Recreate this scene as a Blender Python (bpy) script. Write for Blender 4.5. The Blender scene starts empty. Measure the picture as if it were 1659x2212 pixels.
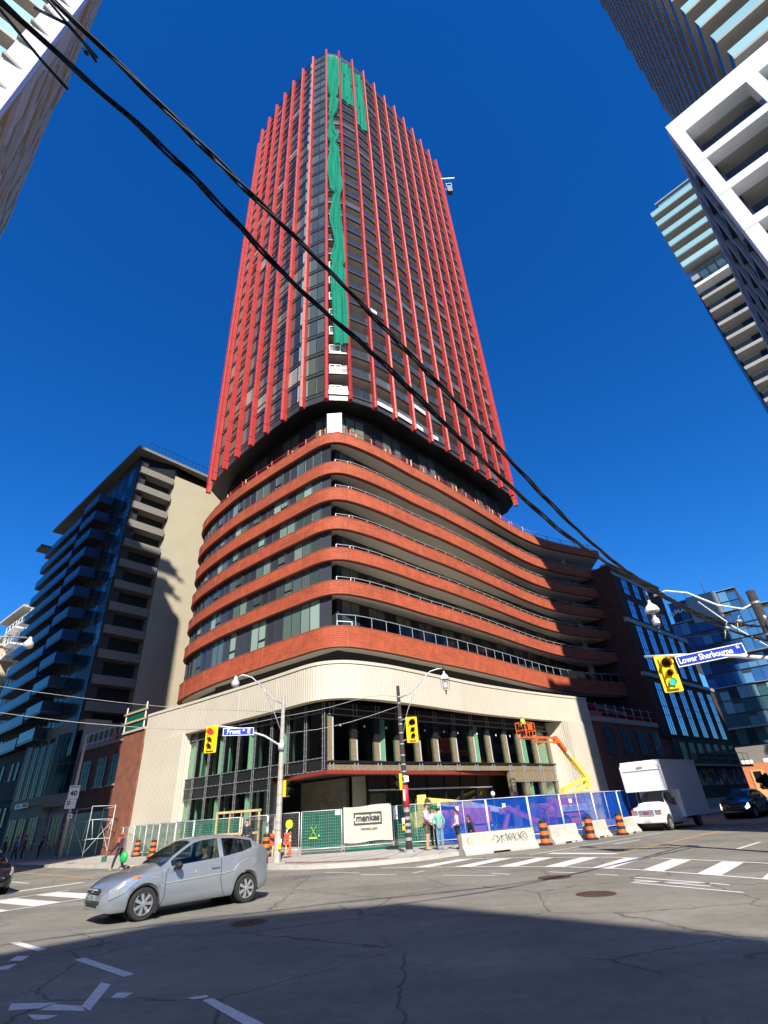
import bpy, bmesh, math, random
from math import sin, cos, tan, pi, radians as R, hypot, atan2, sqrt
from mathutils import Vector, Matrix
random.seed(7)
D = bpy.data
scene = bpy.context.scene
COL = scene.collection

# ------------------------------------------------------------------ camera
CH = 1.65
up = Vector((-125, 1789, -1081)).normalized()
fw = Vector((0, 0, -1)); yy = (fw - fw.dot(up)*up).normalized(); xx = yy.cross(up)
RW = Matrix((xx, yy, up))                    # camera space -> world
cam = D.cameras.new('camera'); camo = D.objects.new('camera', cam); COL.objects.link(camo)
cam.sensor_fit = 'HORIZONTAL'; cam.sensor_width = 36; cam.lens = 36*1081/1659
cam.clip_start = .1; cam.clip_end = 3000
camo.matrix_world = Matrix.Translation((0, 0, CH)) @ RW.to_4x4()
scene.camera = camo

# ------------------------------------------------------------------ light
SUN_EL, SUN_AZ = 39.0, 170.0                 # azimuth clockwise from +Y
wd = D.worlds.new('World'); scene.world = wd; wd.use_nodes = True
nt = wd.node_tree; nt.nodes.clear()
sky = nt.nodes.new('ShaderNodeTexSky'); sky.sky_type = 'NISHITA'; sky.sun_disc = False
sky.sun_elevation = R(SUN_EL); sky.sun_rotation = R(SUN_AZ)
sky.air_density = 1.25; sky.dust_density = .1; sky.ozone_density = 4.5; sky.altitude = 100
hs = nt.nodes.new('ShaderNodeHueSaturation'); hs.inputs['Saturation'].default_value = 1.32; hs.inputs['Value'].default_value = 1.0
bg = nt.nodes.new('ShaderNodeBackground'); bg.inputs[1].default_value = .088
wo = nt.nodes.new('ShaderNodeOutputWorld')
nt.links.new(sky.outputs[0], hs.inputs['Color']); ml = nt.nodes.new('ShaderNodeMixRGB'); ml.blend_type = 'MULTIPLY'; ml.inputs[0].default_value = 1; ml.inputs[2].default_value = (.36, .76, 1.16, 1)
nt.links.new(hs.outputs[0], ml.inputs[1]); nt.links.new(ml.outputs[0], bg.inputs[0]); nt.links.new(bg.outputs[0], wo.inputs[0])
sl = D.lights.new('sun', 'SUN'); sl.energy = 5.0; sl.angle = R(.53); sl.color = (1, .94, .84)
so = D.objects.new('sun', sl); COL.objects.link(so)
sd = Vector((sin(R(SUN_AZ))*cos(R(SUN_EL)), cos(R(SUN_AZ))*cos(R(SUN_EL)), sin(R(SUN_EL))))
so.rotation_euler = sd.to_track_quat('Z', 'Y').to_euler(); so.location = (0, -20, 120)
scene.view_settings.view_transform = 'Standard'; scene.view_settings.look = 'None'
scene.view_settings.exposure = 0.75; scene.view_settings.gamma = 1
scene.view_settings.use_curve_mapping = False
scene.render.engine = 'CYCLES'
scene.cycles.max_bounces = 8; scene.cycles.transparent_max_bounces = 24; scene.cycles.sample_clamp_indirect = 6

# ------------------------------------------------------------------ materials
M = {}
def nodes(name):
    m = D.materials.new(name); m.use_nodes = True; t = m.node_tree
    b = t.nodes['Principled BSDF']; M[name] = m
    return m, t, b
def mat(name, col, rough=.6, metal=0., var=.12, scale=3., bump=0., bscale=60., spec=.5, var2=0, emit=None, rnd=0.):
    m, t, b = nodes(name); L = t.links.new
    b.inputs['Roughness'].default_value = rough; b.inputs['Metallic'].default_value = metal
    b.inputs['Specular IOR Level'].default_value = spec
    tc = t.nodes.new('ShaderNodeTexCoord')
    n = t.nodes.new('ShaderNodeTexNoise'); n.inputs['Scale'].default_value = scale; n.inputs['Detail'].default_value = 6
    n.inputs['Roughness'].default_value = .65
    L(tc.outputs['Object'], n.inputs['Vector'])
    cr = t.nodes.new('ShaderNodeMapRange'); cr.inputs[1].default_value = .3; cr.inputs[2].default_value = .7
    cr.inputs[3].default_value = 1-var; cr.inputs[4].default_value = 1+var
    L(n.outputs[0], cr.inputs[0])
    mx = t.nodes.new('ShaderNodeVectorMath'); mx.operation = 'SCALE'; mx.inputs[0].default_value = col[:3]
    L(cr.outputs[0], mx.inputs['Scale'])
    out = mx.outputs[0]
    if rnd:
        oi = t.nodes.new('ShaderNodeObjectInfo'); r2 = t.nodes.new('ShaderNodeMapRange')
        r2.inputs[3].default_value = 1-rnd; r2.inputs[4].default_value = 1+rnd
        L(oi.outputs['Random'], r2.inputs[0])
        m2 = t.nodes.new('ShaderNodeVectorMath'); m2.operation = 'SCALE'; L(out, m2.inputs[0]); L(r2.outputs[0], m2.inputs['Scale']); out = m2.outputs[0]
    L(out, b.inputs['Base Color'])
    if bump:
        n2 = t.nodes.new('ShaderNodeTexNoise'); n2.inputs['Scale'].default_value = bscale; n2.inputs['Detail'].default_value = 4
        L(tc.outputs['Object'], n2.inputs['Vector'])
        bp = t.nodes.new('ShaderNodeBump'); bp.inputs['Strength'].default_value = bump; bp.inputs['Distance'].default_value = .02
        L(n2.outputs[0], bp.inputs['Height']); L(bp.outputs[0], b.inputs['Normal'])
    if emit:
        b.inputs['Emission Color'].default_value = (*emit[:3], 1); b.inputs['Emission Strength'].default_value = emit[3]
    return m
def brick(name, c1, c2, mortar, bw=.6, bh=.1, ms=.012, rough=.75, bump=.5, proud=0, panel=0):
    m, t, b = nodes(name); L = t.links.new
    b.inputs['Roughness'].default_value = rough
    uv = t.nodes.new('ShaderNodeUVMap')
    br = t.nodes.new('ShaderNodeTexBrick'); br.offset = .5; br.inputs['Scale'].default_value = 1
    br.inputs['Color1'].default_value = (*c1, 1); br.inputs['Color2'].default_value = (*c2, 1); br.inputs['Mortar'].default_value = (*mortar, 1)
    br.inputs['Brick Width'].default_value = bw; br.inputs['Row Height'].default_value = bh
    br.inputs['Mortar Size'].default_value = ms; br.inputs['Mortar Smooth'].default_value = .1
    L(uv.outputs[0], br.inputs['Vector'])
    n = t.nodes.new('ShaderNodeTexNoise'); n.inputs['Scale'].default_value = 1.3; n.inputs['Detail'].default_value = 8
    L(uv.outputs[0], n.inputs['Vector'])
    cr = t.nodes.new('ShaderNodeMapRange'); cr.inputs[1].default_value = .3; cr.inputs[2].default_value = .7; cr.inputs[3].default_value = .8; cr.inputs[4].default_value = 1.2
    L(n.outputs[0], cr.inputs[0])
    mx = t.nodes.new('ShaderNodeVectorMath'); mx.operation = 'SCALE'; L(br.outputs[0], mx.inputs[0]); L(cr.outputs[0], mx.inputs['Scale'])
    oi = t.nodes.new('ShaderNodeObjectInfo'); r2 = t.nodes.new('ShaderNodeMapRange'); r2.inputs[3].default_value = .92; r2.inputs[4].default_value = 1.08; L(oi.outputs['Random'], r2.inputs[0])
    m2 = t.nodes.new('ShaderNodeVectorMath'); m2.operation = 'SCALE'; L(mx.outputs[0], m2.inputs[0]); L(r2.outputs[0], m2.inputs['Scale']); L(m2.outputs[0], b.inputs['Base Color'])
    bp = t.nodes.new('ShaderNodeBump'); bp.inputs['Strength'].default_value = bump; bp.inputs['Distance'].default_value = .015; bp.invert = True
    L(br.outputs['Fac'], bp.inputs['Height']); L(bp.outputs[0], b.inputs['Normal'])
    return m
def glassy(name, ramp, rough=.03, spec=.9, coat=0, ripple=.02, metal=0.):
    """opaque window glass; the colour differs from pane to pane"""
    m, t, b = nodes(name); L = t.links.new
    b.inputs['Roughness'].default_value = rough; b.inputs['Specular IOR Level'].default_value = spec; b.inputs['IOR'].default_value = 1.52; b.inputs['Metallic'].default_value = metal
    oi = t.nodes.new('ShaderNodeObjectInfo'); cr = t.nodes.new('ShaderNodeValToRGB'); cr.color_ramp.interpolation = 'CONSTANT'
    e = cr.color_ramp.elements
    for i, (p, c) in enumerate(ramp):
        x = e[i] if i < len(e) else e.new(p)
        x.position = p; x.color = (*c, 1)
    L(oi.outputs['Random'], cr.inputs[0]); L(cr.outputs[0], b.inputs['Base Color'])
    tc = t.nodes.new('ShaderNodeTexCoord'); n = t.nodes.new('ShaderNodeTexNoise'); n.inputs['Scale'].default_value = .7
    L(tc.outputs['Object'], n.inputs[0])
    bp = t.nodes.new('ShaderNodeBump'); bp.inputs['Strength'].default_value = ripple; bp.inputs['Distance'].default_value = 1
    L(n.outputs[0], bp.inputs['Height']); L(bp.outputs[0], b.inputs['Normal'])
    return m
def clear(name, tint, refl=.9, rough=.0, dens=0., dcol=(0, 0, 0), weave=0.):
    """thin see-through sheet: clear or tinted glass, mesh cloth"""
    m, t, b = nodes(name); L = t.links.new; t.nodes.remove(b)
    out = t.nodes['Material Output']
    tr = t.nodes.new('ShaderNodeBsdfTransparent'); tr.inputs[0].default_value = (*tint, 1)
    cur = tr.outputs[0]
    if dens:
        df = t.nodes.new('ShaderNodeBsdfDiffuse'); tl = t.nodes.new('ShaderNodeBsdfTranslucent')
        df.inputs[0].default_value = (*dcol, 1); tl.inputs[0].default_value = (*dcol, 1)
        ad = t.nodes.new('ShaderNodeMixShader'); ad.inputs[0].default_value = .3; L(df.outputs[0], ad.inputs[1]); L(tl.outputs[0], ad.inputs[2])
        mx = t.nodes.new('ShaderNodeMixShader'); mx.inputs[0].default_value = dens
        if weave:
            tc = t.nodes.new('ShaderNodeTexCoord'); n = t.nodes.new('ShaderNodeTexNoise'); n.inputs['Scale'].default_value = 2.2; n.inputs['Detail'].default_value = 5
            L(tc.outputs['Object'], n.inputs[0]); mr = t.nodes.new('ShaderNodeMapRange'); mr.inputs[1].default_value = .3; mr.inputs[2].default_value = .7
            mr.inputs[3].default_value = dens-weave; mr.inputs[4].default_value = dens+weave; L(n.outputs[0], mr.inputs[0]); L(mr.outputs[0], mx.inputs[0])
        L(cur, mx.inputs[1]); L(ad.outputs[0], mx.inputs[2]); cur = mx.outputs[0]
    if refl:
        gl = t.nodes.new('ShaderNodeBsdfGlossy'); gl.inputs['Roughness'].default_value = rough
        fr = t.nodes.new('ShaderNodeFresnel'); ge = t.nodes.new('ShaderNodeNewGeometry'); io = t.nodes.new('ShaderNodeMapRange')
        io.inputs[3].default_value = 1.5; io.inputs[4].default_value = 1/1.5; L(ge.outputs['Backfacing'], io.inputs[0]); L(io.outputs[0], fr.inputs[0])
        mm = t.nodes.new('ShaderNodeMath'); mm.operation = 'MULTIPLY'; mm.inputs[1].default_value = refl; L(fr.outputs[0], mm.inputs[0])
        m3 = t.nodes.new('ShaderNodeMixShader'); L(mm.outputs[0], m3.inputs[0]); L(cur, m3.inputs[1]); L(gl.outputs[0], m3.inputs[2]); cur = m3.outputs[0]
    L(cur, out.inputs[0])
    return m

def asphalt_mat():
    m, t, b = nodes('asphalt'); L = t.links.new
    b.inputs['Roughness'].default_value = .88; b.inputs['Specular IOR Level'].default_value = .3
    tc = t.nodes.new('ShaderNodeTexCoord')
    def noise(s, d=4, r=.5):
        n = t.nodes.new('ShaderNodeTexNoise'); n.inputs['Scale'].default_value = s; n.inputs['Detail'].default_value = d; n.inputs['Roughness'].default_value = r
        L(tc.outputs['Object'], n.inputs[0]); return n.outputs[0]
    def mr(a, lo, hi, x0=.3, x1=.7):
        r = t.nodes.new('ShaderNodeMapRange'); r.inputs[1].default_value = x0; r.inputs[2].default_value = x1
        r.inputs[3].default_value = lo; r.inputs[4].default_value = hi; L(a, r.inputs[0]); return r.outputs[0]
    def mul(a, c):
        x = t.nodes.new('ShaderNodeMath'); x.operation = 'MULTIPLY'; L(a, x.inputs[0]); L(c, x.inputs[1]); return x.outputs[0]
    v = mul(mr(noise(60, 3, .8), .5, 1.55), mr(noise(.35, 6, .6), .76, 1.26))
    v = mul(v, mr(noise(4, 6, .7), .86, 1.14))
    # stretched along the traffic: oil and tyre tracks
    mp = t.nodes.new('ShaderNodeMapping'); mp.inputs['Rotation'].default_value = (0, 0, R(-45)); mp.inputs['Scale'].default_value = (.05, .9, 1)
    L(tc.outputs['Object'], mp.inputs[0]); n = t.nodes.new('ShaderNodeTexNoise'); n.inputs['Scale'].default_value = 1; n.inputs['Detail'].default_value = 3; L(mp.outputs[0], n.inputs[0])
    v = mul(v, mr(n.outputs[0], .84, 1.14))
    # cracks, kept to some places
    vo = t.nodes.new('ShaderNodeTexVoronoi'); vo.feature = 'DISTANCE_TO_EDGE'; vo.inputs['Scale'].default_value = .33
    nd = t.nodes.new('ShaderNodeTexNoise'); nd.inputs['Scale'].default_value = 3; nd.inputs['Detail'].default_value = 6; L(tc.outputs['Object'], nd.inputs[0])
    ad = t.nodes.new('ShaderNodeMixRGB'); ad.blend_type = 'LINEAR_LIGHT'; ad.inputs[0].default_value = .12
    L(tc.outputs['Object'], ad.inputs[1]); L(nd.outputs[1], ad.inputs[2]); L(ad.outputs[0], vo.inputs['Vector'])
    ck = mr(vo.outputs[0], .38, 1., 0, .009)
    mk = mr(noise(.16, 2, .5), 0., 1., .50, .56)
    mxk = t.nodes.new('ShaderNodeMath'); mxk.operation = 'MAXIMUM'; L(ck, mxk.inputs[0]); L(mk, mxk.inputs[1])
    v = mul(v, mxk.outputs[0])
    cm = t.nodes.new('ShaderNodeVectorMath'); cm.operation = 'SCALE'; cm.inputs[0].default_value = (.192, .180, .150); L(v, cm.inputs['Scale'])
    L(cm.outputs[0], b.inputs['Base Color'])
    bp = t.nodes.new('ShaderNodeBump'); bp.inputs['Strength'].default_value = .5; bp.inputs['Distance'].default_value = .012
    L(noise(90, 3, .7), bp.inputs['Height']); L(bp.outputs[0], b.inputs['Normal'])
asphalt_mat()
mat('concrete', (.42, .39, .34), .85, var=.14, scale=.8, bump=.3)
mat('sidewalk', (.40, .37, .32), .9, var=.12, scale=.6, bump=.3)
mat('kerb', (.45, .42, .37), .85, var=.15, scale=2)
mat('barrier_concrete', (.44, .42, .36), .85, var=.13, scale=2.5, bump=.2)
mat('pole_concrete', (.42, .39, .33), .85, var=.12, scale=6, bump=.4, bscale=90)
mat('paint_white', (.62, .61, .57), .75, var=.22, scale=14)
mat('paint_yellow', (.55, .30, .05), .75, var=.2, scale=14)
mat('paver_red', (.23, .13, .10), .85, var=.2, scale=12)
mat('iron', (.11, .065, .05), .6, .6, var=.3, scale=30, bump=.6, bscale=40)
mat('fin_red', (.37, .030, .026), .5, 0, var=.16, scale=.35, spec=.3)
mat('steel_red', (.26, .035, .022), .55, 0, var=.15, scale=3)
mat('black_metal', (.018, .019, .021), .35, .2, var=.1)
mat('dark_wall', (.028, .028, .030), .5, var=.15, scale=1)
mat('charcoal', (.045, .048, .054), .4, .1, var=.1)
mat('slate_panel', (.050, .057, .070), .28, .2, var=.12, rnd=.25)
mat('soffit', (.84, .80, .68), .8, var=.05, scale=.5)
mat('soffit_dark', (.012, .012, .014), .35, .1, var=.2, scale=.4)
mat('limestone', (.57, .515, .415), .8, var=.06, scale=.5)
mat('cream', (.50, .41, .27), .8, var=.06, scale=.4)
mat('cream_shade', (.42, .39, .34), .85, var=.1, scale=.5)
mat('beige_wall', (.42, .37, .265), .85, var=.06, scale=.3)
mat('tower_back', (.11, .098, .08), .7, var=.2, scale=.5)
mat('soffit_grey', (.36, .345, .31), .8, var=.08, scale=.4)
mat('end_grey', (.20, .185, .16), .85, var=.08)
mat('dark_stone', (.075, .068, .06), .85, var=.25, scale=1.2, bump=.3)
mat('white_paint', (.84, .84, .84), .4, var=.04)
mat('white_panel', (.76, .77, .79), .32, var=.04, scale=.4)
mat('grey_paint', (.30, .31, .33), .5, var=.08)
mat('galv', (.50, .51, .52), .42, .6, var=.15, scale=20)
mat('galv_light', (.62, .63, .64), .5, .2, var=.15, scale=20)
mat('galv_dark', (.26, .265, .27), .5, .3, var=.2, scale=20)
mat('insulation', (.20, .165, .10), .95, var=.35, scale=7, bump=.5)
mat('membrane', (.018, .018, .02), .3, 0, var=.5, scale=12, bump=.4, bscale=30)
mat('block', (.24, .225, .19), .9, var=.15, scale=2)
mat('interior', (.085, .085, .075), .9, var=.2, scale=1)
mat('interior_green', (.50, .62, .50), .8, var=.08)
mat('wood', (.50, .36, .18), .7, var=.2, scale=8)
mat('wood_pole', (.030, .025, .022), .85, var=.35, scale=7, bump=.6, bscale=25)
mat('rubber', (.018, .018, .018), .75, var=.2)
mat('cable', (.009, .009, .010), .55, var=.2, scale=30)
mat('cable_grey', (.33, .33, .32), .5, .3, var=.2)
mat('signal_yellow', (.86, .56, .008), .35, var=.04)
mat('sign_blue', (.008, .040, .42), .35, var=.03)
mat('sign_white', (.80, .80, .78), .4, var=.03)
mat('lens_dark', (.02, .012, .008), .15, var=.1)
mat('lens_red', (.5, .01, .01), .2, emit=(1, .03, .02, 1.3))
mat('lens_green', (.01, .3, .22), .2, emit=(.02, .75, .6, .9))
mat('lens_green_dim', (.01, .09, .07), .15, var=.1)
mat('orange', (.72, .13, .02), .45, var=.08, scale=5)
mat('orange_sign', (.75, .10, .03), .5, var=.06)
mat('lift_yellow', (.78, .58, .12), .45, var=.1, scale=3)
mat('lift_orange', (.70, .14, .025), .45, var=.1, scale=3)
mat('lift_pink', (.60, .10, .04), .45, var=.1, scale=3)
mat('hi_vis', (.45, .85, .12), .8)
mat('lime', (.40, .85, .05), .7)
mat('paddle_yellow', (.75, .88, .02), .5)
mat('banner', (.50, .47, .38), .8, var=.10, scale=2, bump=.2, bscale=6)
mat('ink', (.05, .05, .055), .8)
mat('red_rail', (.52, .03, .04), .5)
mat('car_silver', (.33, .36, .39), .27, .55, var=.03, spec=.6)
mat('car_dark', (.012, .014, .020), .15, .3, var=.03, spec=.7)
mat('car_black', (.012, .012, .013), .15, .2, var=.03, spec=.7)
mat('plastic_black', (.015, .015, .016), .5)
mat('chrome', (.7, .7, .7), .12, .95, var=.02)
mat('rim', (.50, .51, .52), .3, .7, var=.03)
mat('headlamp', (.40, .43, .46), .15, .5, var=.1, scale=20)
mat('headlamp_lit', (.8, .8, .78), .2, emit=(1, .97, .9, 1.2))
mat('tail_red', (.35, .01, .015), .15)
mat('amber', (.8, .16, .02), .2)
mat('rust', (.28, .10, .03), .9, var=.4, scale=20)
mat('car_interior', (.022, .022, .024), .8)
mat('skin_light', (.50, .29, .20), .6, var=.05)
mat('skin_tan', (.33, .18, .11), .6, var=.05)
mat('skin_brown', (.12, .06, .038), .6, var=.05)
mat('hair_dark', (.012, .010, .009), .6)
mat('hair_brown', (.05, .028, .016), .6)
mat('cloth_pink', (.78, .50, .62), .85, var=.05, scale=6)
mat('cloth_green', (.16, .40, .33), .85, var=.06, scale=6)
mat('cloth_white', (.75, .70, .70), .85, var=.05)
mat('cloth_black', (.014, .014, .017), .85)
mat('cloth_navy', (.020, .025, .045), .85)
mat('cloth_jeans', (.12, .24, .40), .85, var=.12, scale=10)
mat('cloth_olive', (.10, .085, .06), .85)
mat('cloth_orange', (.60, .12, .04), .85)
mat('cloth_blue', (.05, .22, .55), .85)
mat('bag_green', (.01, .36, .08), .45, var=.15, scale=8)
mat('shoe_tan', (.35, .27, .17), .8)
mat('orange_brick', (.55, .20, .085), .85, var=.1, scale=2)
mat('orange_light', (.70, .36, .14), .8, var=.06)
mat('roof_grey', (.20, .19, .17), .85, var=.1)
mat('foliage', (.035, .06, .02), .8, var=.5, scale=3)
mat('mural', (.3, .25, .2), .7)
mat('netting_tie', (.012, .16, .10), .7)
brick('brick_band', (.41, .070, .025), (.34, .056, .020), (.47, .125, .058), .92, .16, .022, .8, .8)
brick('brick_annex', (.27, .085, .042), (.20, .062, .034), (.19, .12, .085), .24, .085, .010, .85, .7)
brick('brick_brown', (.085, .033, .024), (.065, .026, .020), (.05, .028, .024), .24, .085, .010, .85, .5)
brick('block_wall', (.26, .24, .19), (.22, .20, .16), (.13, .12, .10), .4, .2, .012, .9, .4)
glassy('glass_tower', [(0, (.030, .028, .027)), (.30, (.045, .040, .036)), (.55, (.075, .070, .060)), (.78, (.13, .12, .095)), (.93, (.26, .25, .21))], .05)
glassy('glass_corner', [(0, (.050, .062, .056)), (.4, (.065, .08, .068)), (.7, (.085, .105, .085))], .03)
glassy('glass_slim', [(0, (.20, .36, .37)), (.5, (.34, .48, .47)), (.8, (.10, .16, .18))], .05)
glassy('glass_podium', [(0, (.10, .15, .13)), (.22, (.055, .075, .075)), (.45, (.28, .40, .34)), (.66, (.09, .12, .12)), (.85, (.20, .27, .24))], .03)
glassy('glass_back', [(0, (.11, .125, .095)), (.4, (.055, .062, .05)), (.7, (.16, .175, .13))], .06)
glassy('glass_sky_tint', [(0, (.30, .50, .80)), (.5, (.36, .56, .84)), (.8, (.22, .38, .62))], .04, 1., ripple=.01, metal=.85)  # blue of the reflected sky put into the base colour
glassy('glass_sky', [(0, (.03, .12, .32)), (.25, (.05, .18, .40)), (.45, (.02, .06, .14)), (.6, (.10, .27, .48)), (.8, (.025, .09, .24))], .04, 1.)
glassy('glass_teal', [(0, (.05, .12, .14)), (.3, (.12, .24, .27)), (.55, (.02, .04, .05)), (.75, (.20, .36, .40))], .04, 1.)
glassy('glass_dark', [(0, (.012, .016, .02)), (.5, (.02, .024, .028)), (.8, (.035, .04, .042))], .08, .35)
glassy('glass_balcony_blue', [(0, (.02, .055, .13)), (.5, (.03, .08, .19))], .22, .4)
glassy('glass_balcony_teal', [(0, (.30, .52, .54)), (.5, (.36, .58, .60))], .15, .6)
glassy('glass_rail', [(0, (.03, .038, .052)), (.5, (.045, .055, .072)), (.85, (.09, .10, .12))], .16, .4)
clear('glass_clear', (.74, .86, .80), 1.3)
clear('glass_car', (.42, .46, .47), 1.5)
clear('glass_lamp', (.85, .87, .88), 1.)
clear('glass_rail_clear', (.55, .60, .62), .55, rough=.08)
clear('screen_green', (1, 1, 1), 0, dens=.70, dcol=(.015, .17, .11), weave=.14)
clear('screen_blue', (1, 1, 1), 0, dens=.80, dcol=(.008, .075, .44), weave=.12)
clear('netting', (1, 1, 1), 0, dens=.84, dcol=(.025, .33, .21), weave=.12)
clear('screen_dark', (1, 1, 1), 0, dens=.35, dcol=(.03, .035, .03))
clear('screen_red', (1, 1, 1), 0, dens=.5, dcol=(.5, .02, .03))

for n_, i_ in (('glass_dark', 1.22), ('glass_balcony_blue', 1.3)): M[n_].node_tree.nodes['Principled BSDF'].inputs['IOR'].default_value = i_
for n_ in ('car_silver', 'car_dark', 'car_black', 'white_paint'): M[n_].node_tree.nodes['Principled BSDF'].inputs['Coat Weight'].default_value = .7; M[n_].node_tree.nodes['Principled BSDF'].inputs['Coat Roughness'].default_value = .04
def mural_mat():
    t = M['mural'].node_tree; b = t.nodes['Principled BSDF']
    tc = t.nodes.new('ShaderNodeTexCoord'); v = t.nodes.new('ShaderNodeTexVoronoi'); v.inputs['Scale'].default_value = 1.1
    n = t.nodes.new('ShaderNodeTexNoise'); n.inputs['Scale'].default_value = 1.2; n.inputs['Detail'].default_value = 4
    ad = t.nodes.new('ShaderNodeMixRGB'); ad.blend_type = 'LINEAR_LIGHT'; ad.inputs[0].default_value = .5
    t.links.new(tc.outputs['Object'], n.inputs[0]); t.links.new(tc.outputs['Object'], ad.inputs[1]); t.links.new(n.outputs[1], ad.inputs[2]); t.links.new(ad.outputs[0], v.inputs['Vector'])
    cr = t.nodes.new('ShaderNodeValToRGB'); cr.color_ramp.interpolation = 'CONSTANT'; sp = t.nodes.new('ShaderNodeSeparateColor')
    t.links.new(v.outputs['Color'], sp.inputs[0]); t.links.new(sp.outputs[0], cr.inputs[0])
    for i, c in enumerate([(.45, .33, .14), (.04, .12, .25), (.5, .42, .30), (.25, .07, .04), (.10, .09, .25), (.35, .5, .55), (.5, .35, .1)]):
        e = cr.color_ramp.elements; x = e[i] if i < 2 else e.new(i/7); x.position = i/7; x.color = (*c, 1)
    t.links.new(cr.outputs[0], b.inputs['Base Color'])
mural_mat()
mat('brick_joint', (.30, .085, .045), .8)
def fluted_mat():
    m = mat('fluted', (.57, .515, .415), .8, var=.05, scale=.5, rnd=.035); t = m.node_tree; b = t.nodes['Principled BSDF']
    uv = t.nodes.new('ShaderNodeUVMap'); w = t.nodes.new('ShaderNodeTexWave'); w.bands_direction = 'X'; w.inputs['Scale'].default_value = 1.55; w.inputs['Distortion'].default_value = 0
    t.links.new(uv.outputs[0], w.inputs['Vector']); bp = t.nodes.new('ShaderNodeBump'); bp.inputs['Strength'].default_value = .40; bp.inputs['Distance'].default_value = .05
    t.links.new(w.outputs['Fac'], bp.inputs['Height']); t.links.new(bp.outputs[0], b.inputs['Normal'])
fluted_mat()
mat('stone_b', (.52, .51, .50), .7, var=.08)
mat('stone_c', (.44, .38, .30), .8, var=.08)
mat('grey_light', (.30, .31, .31), .5, .3, var=.05)

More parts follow.
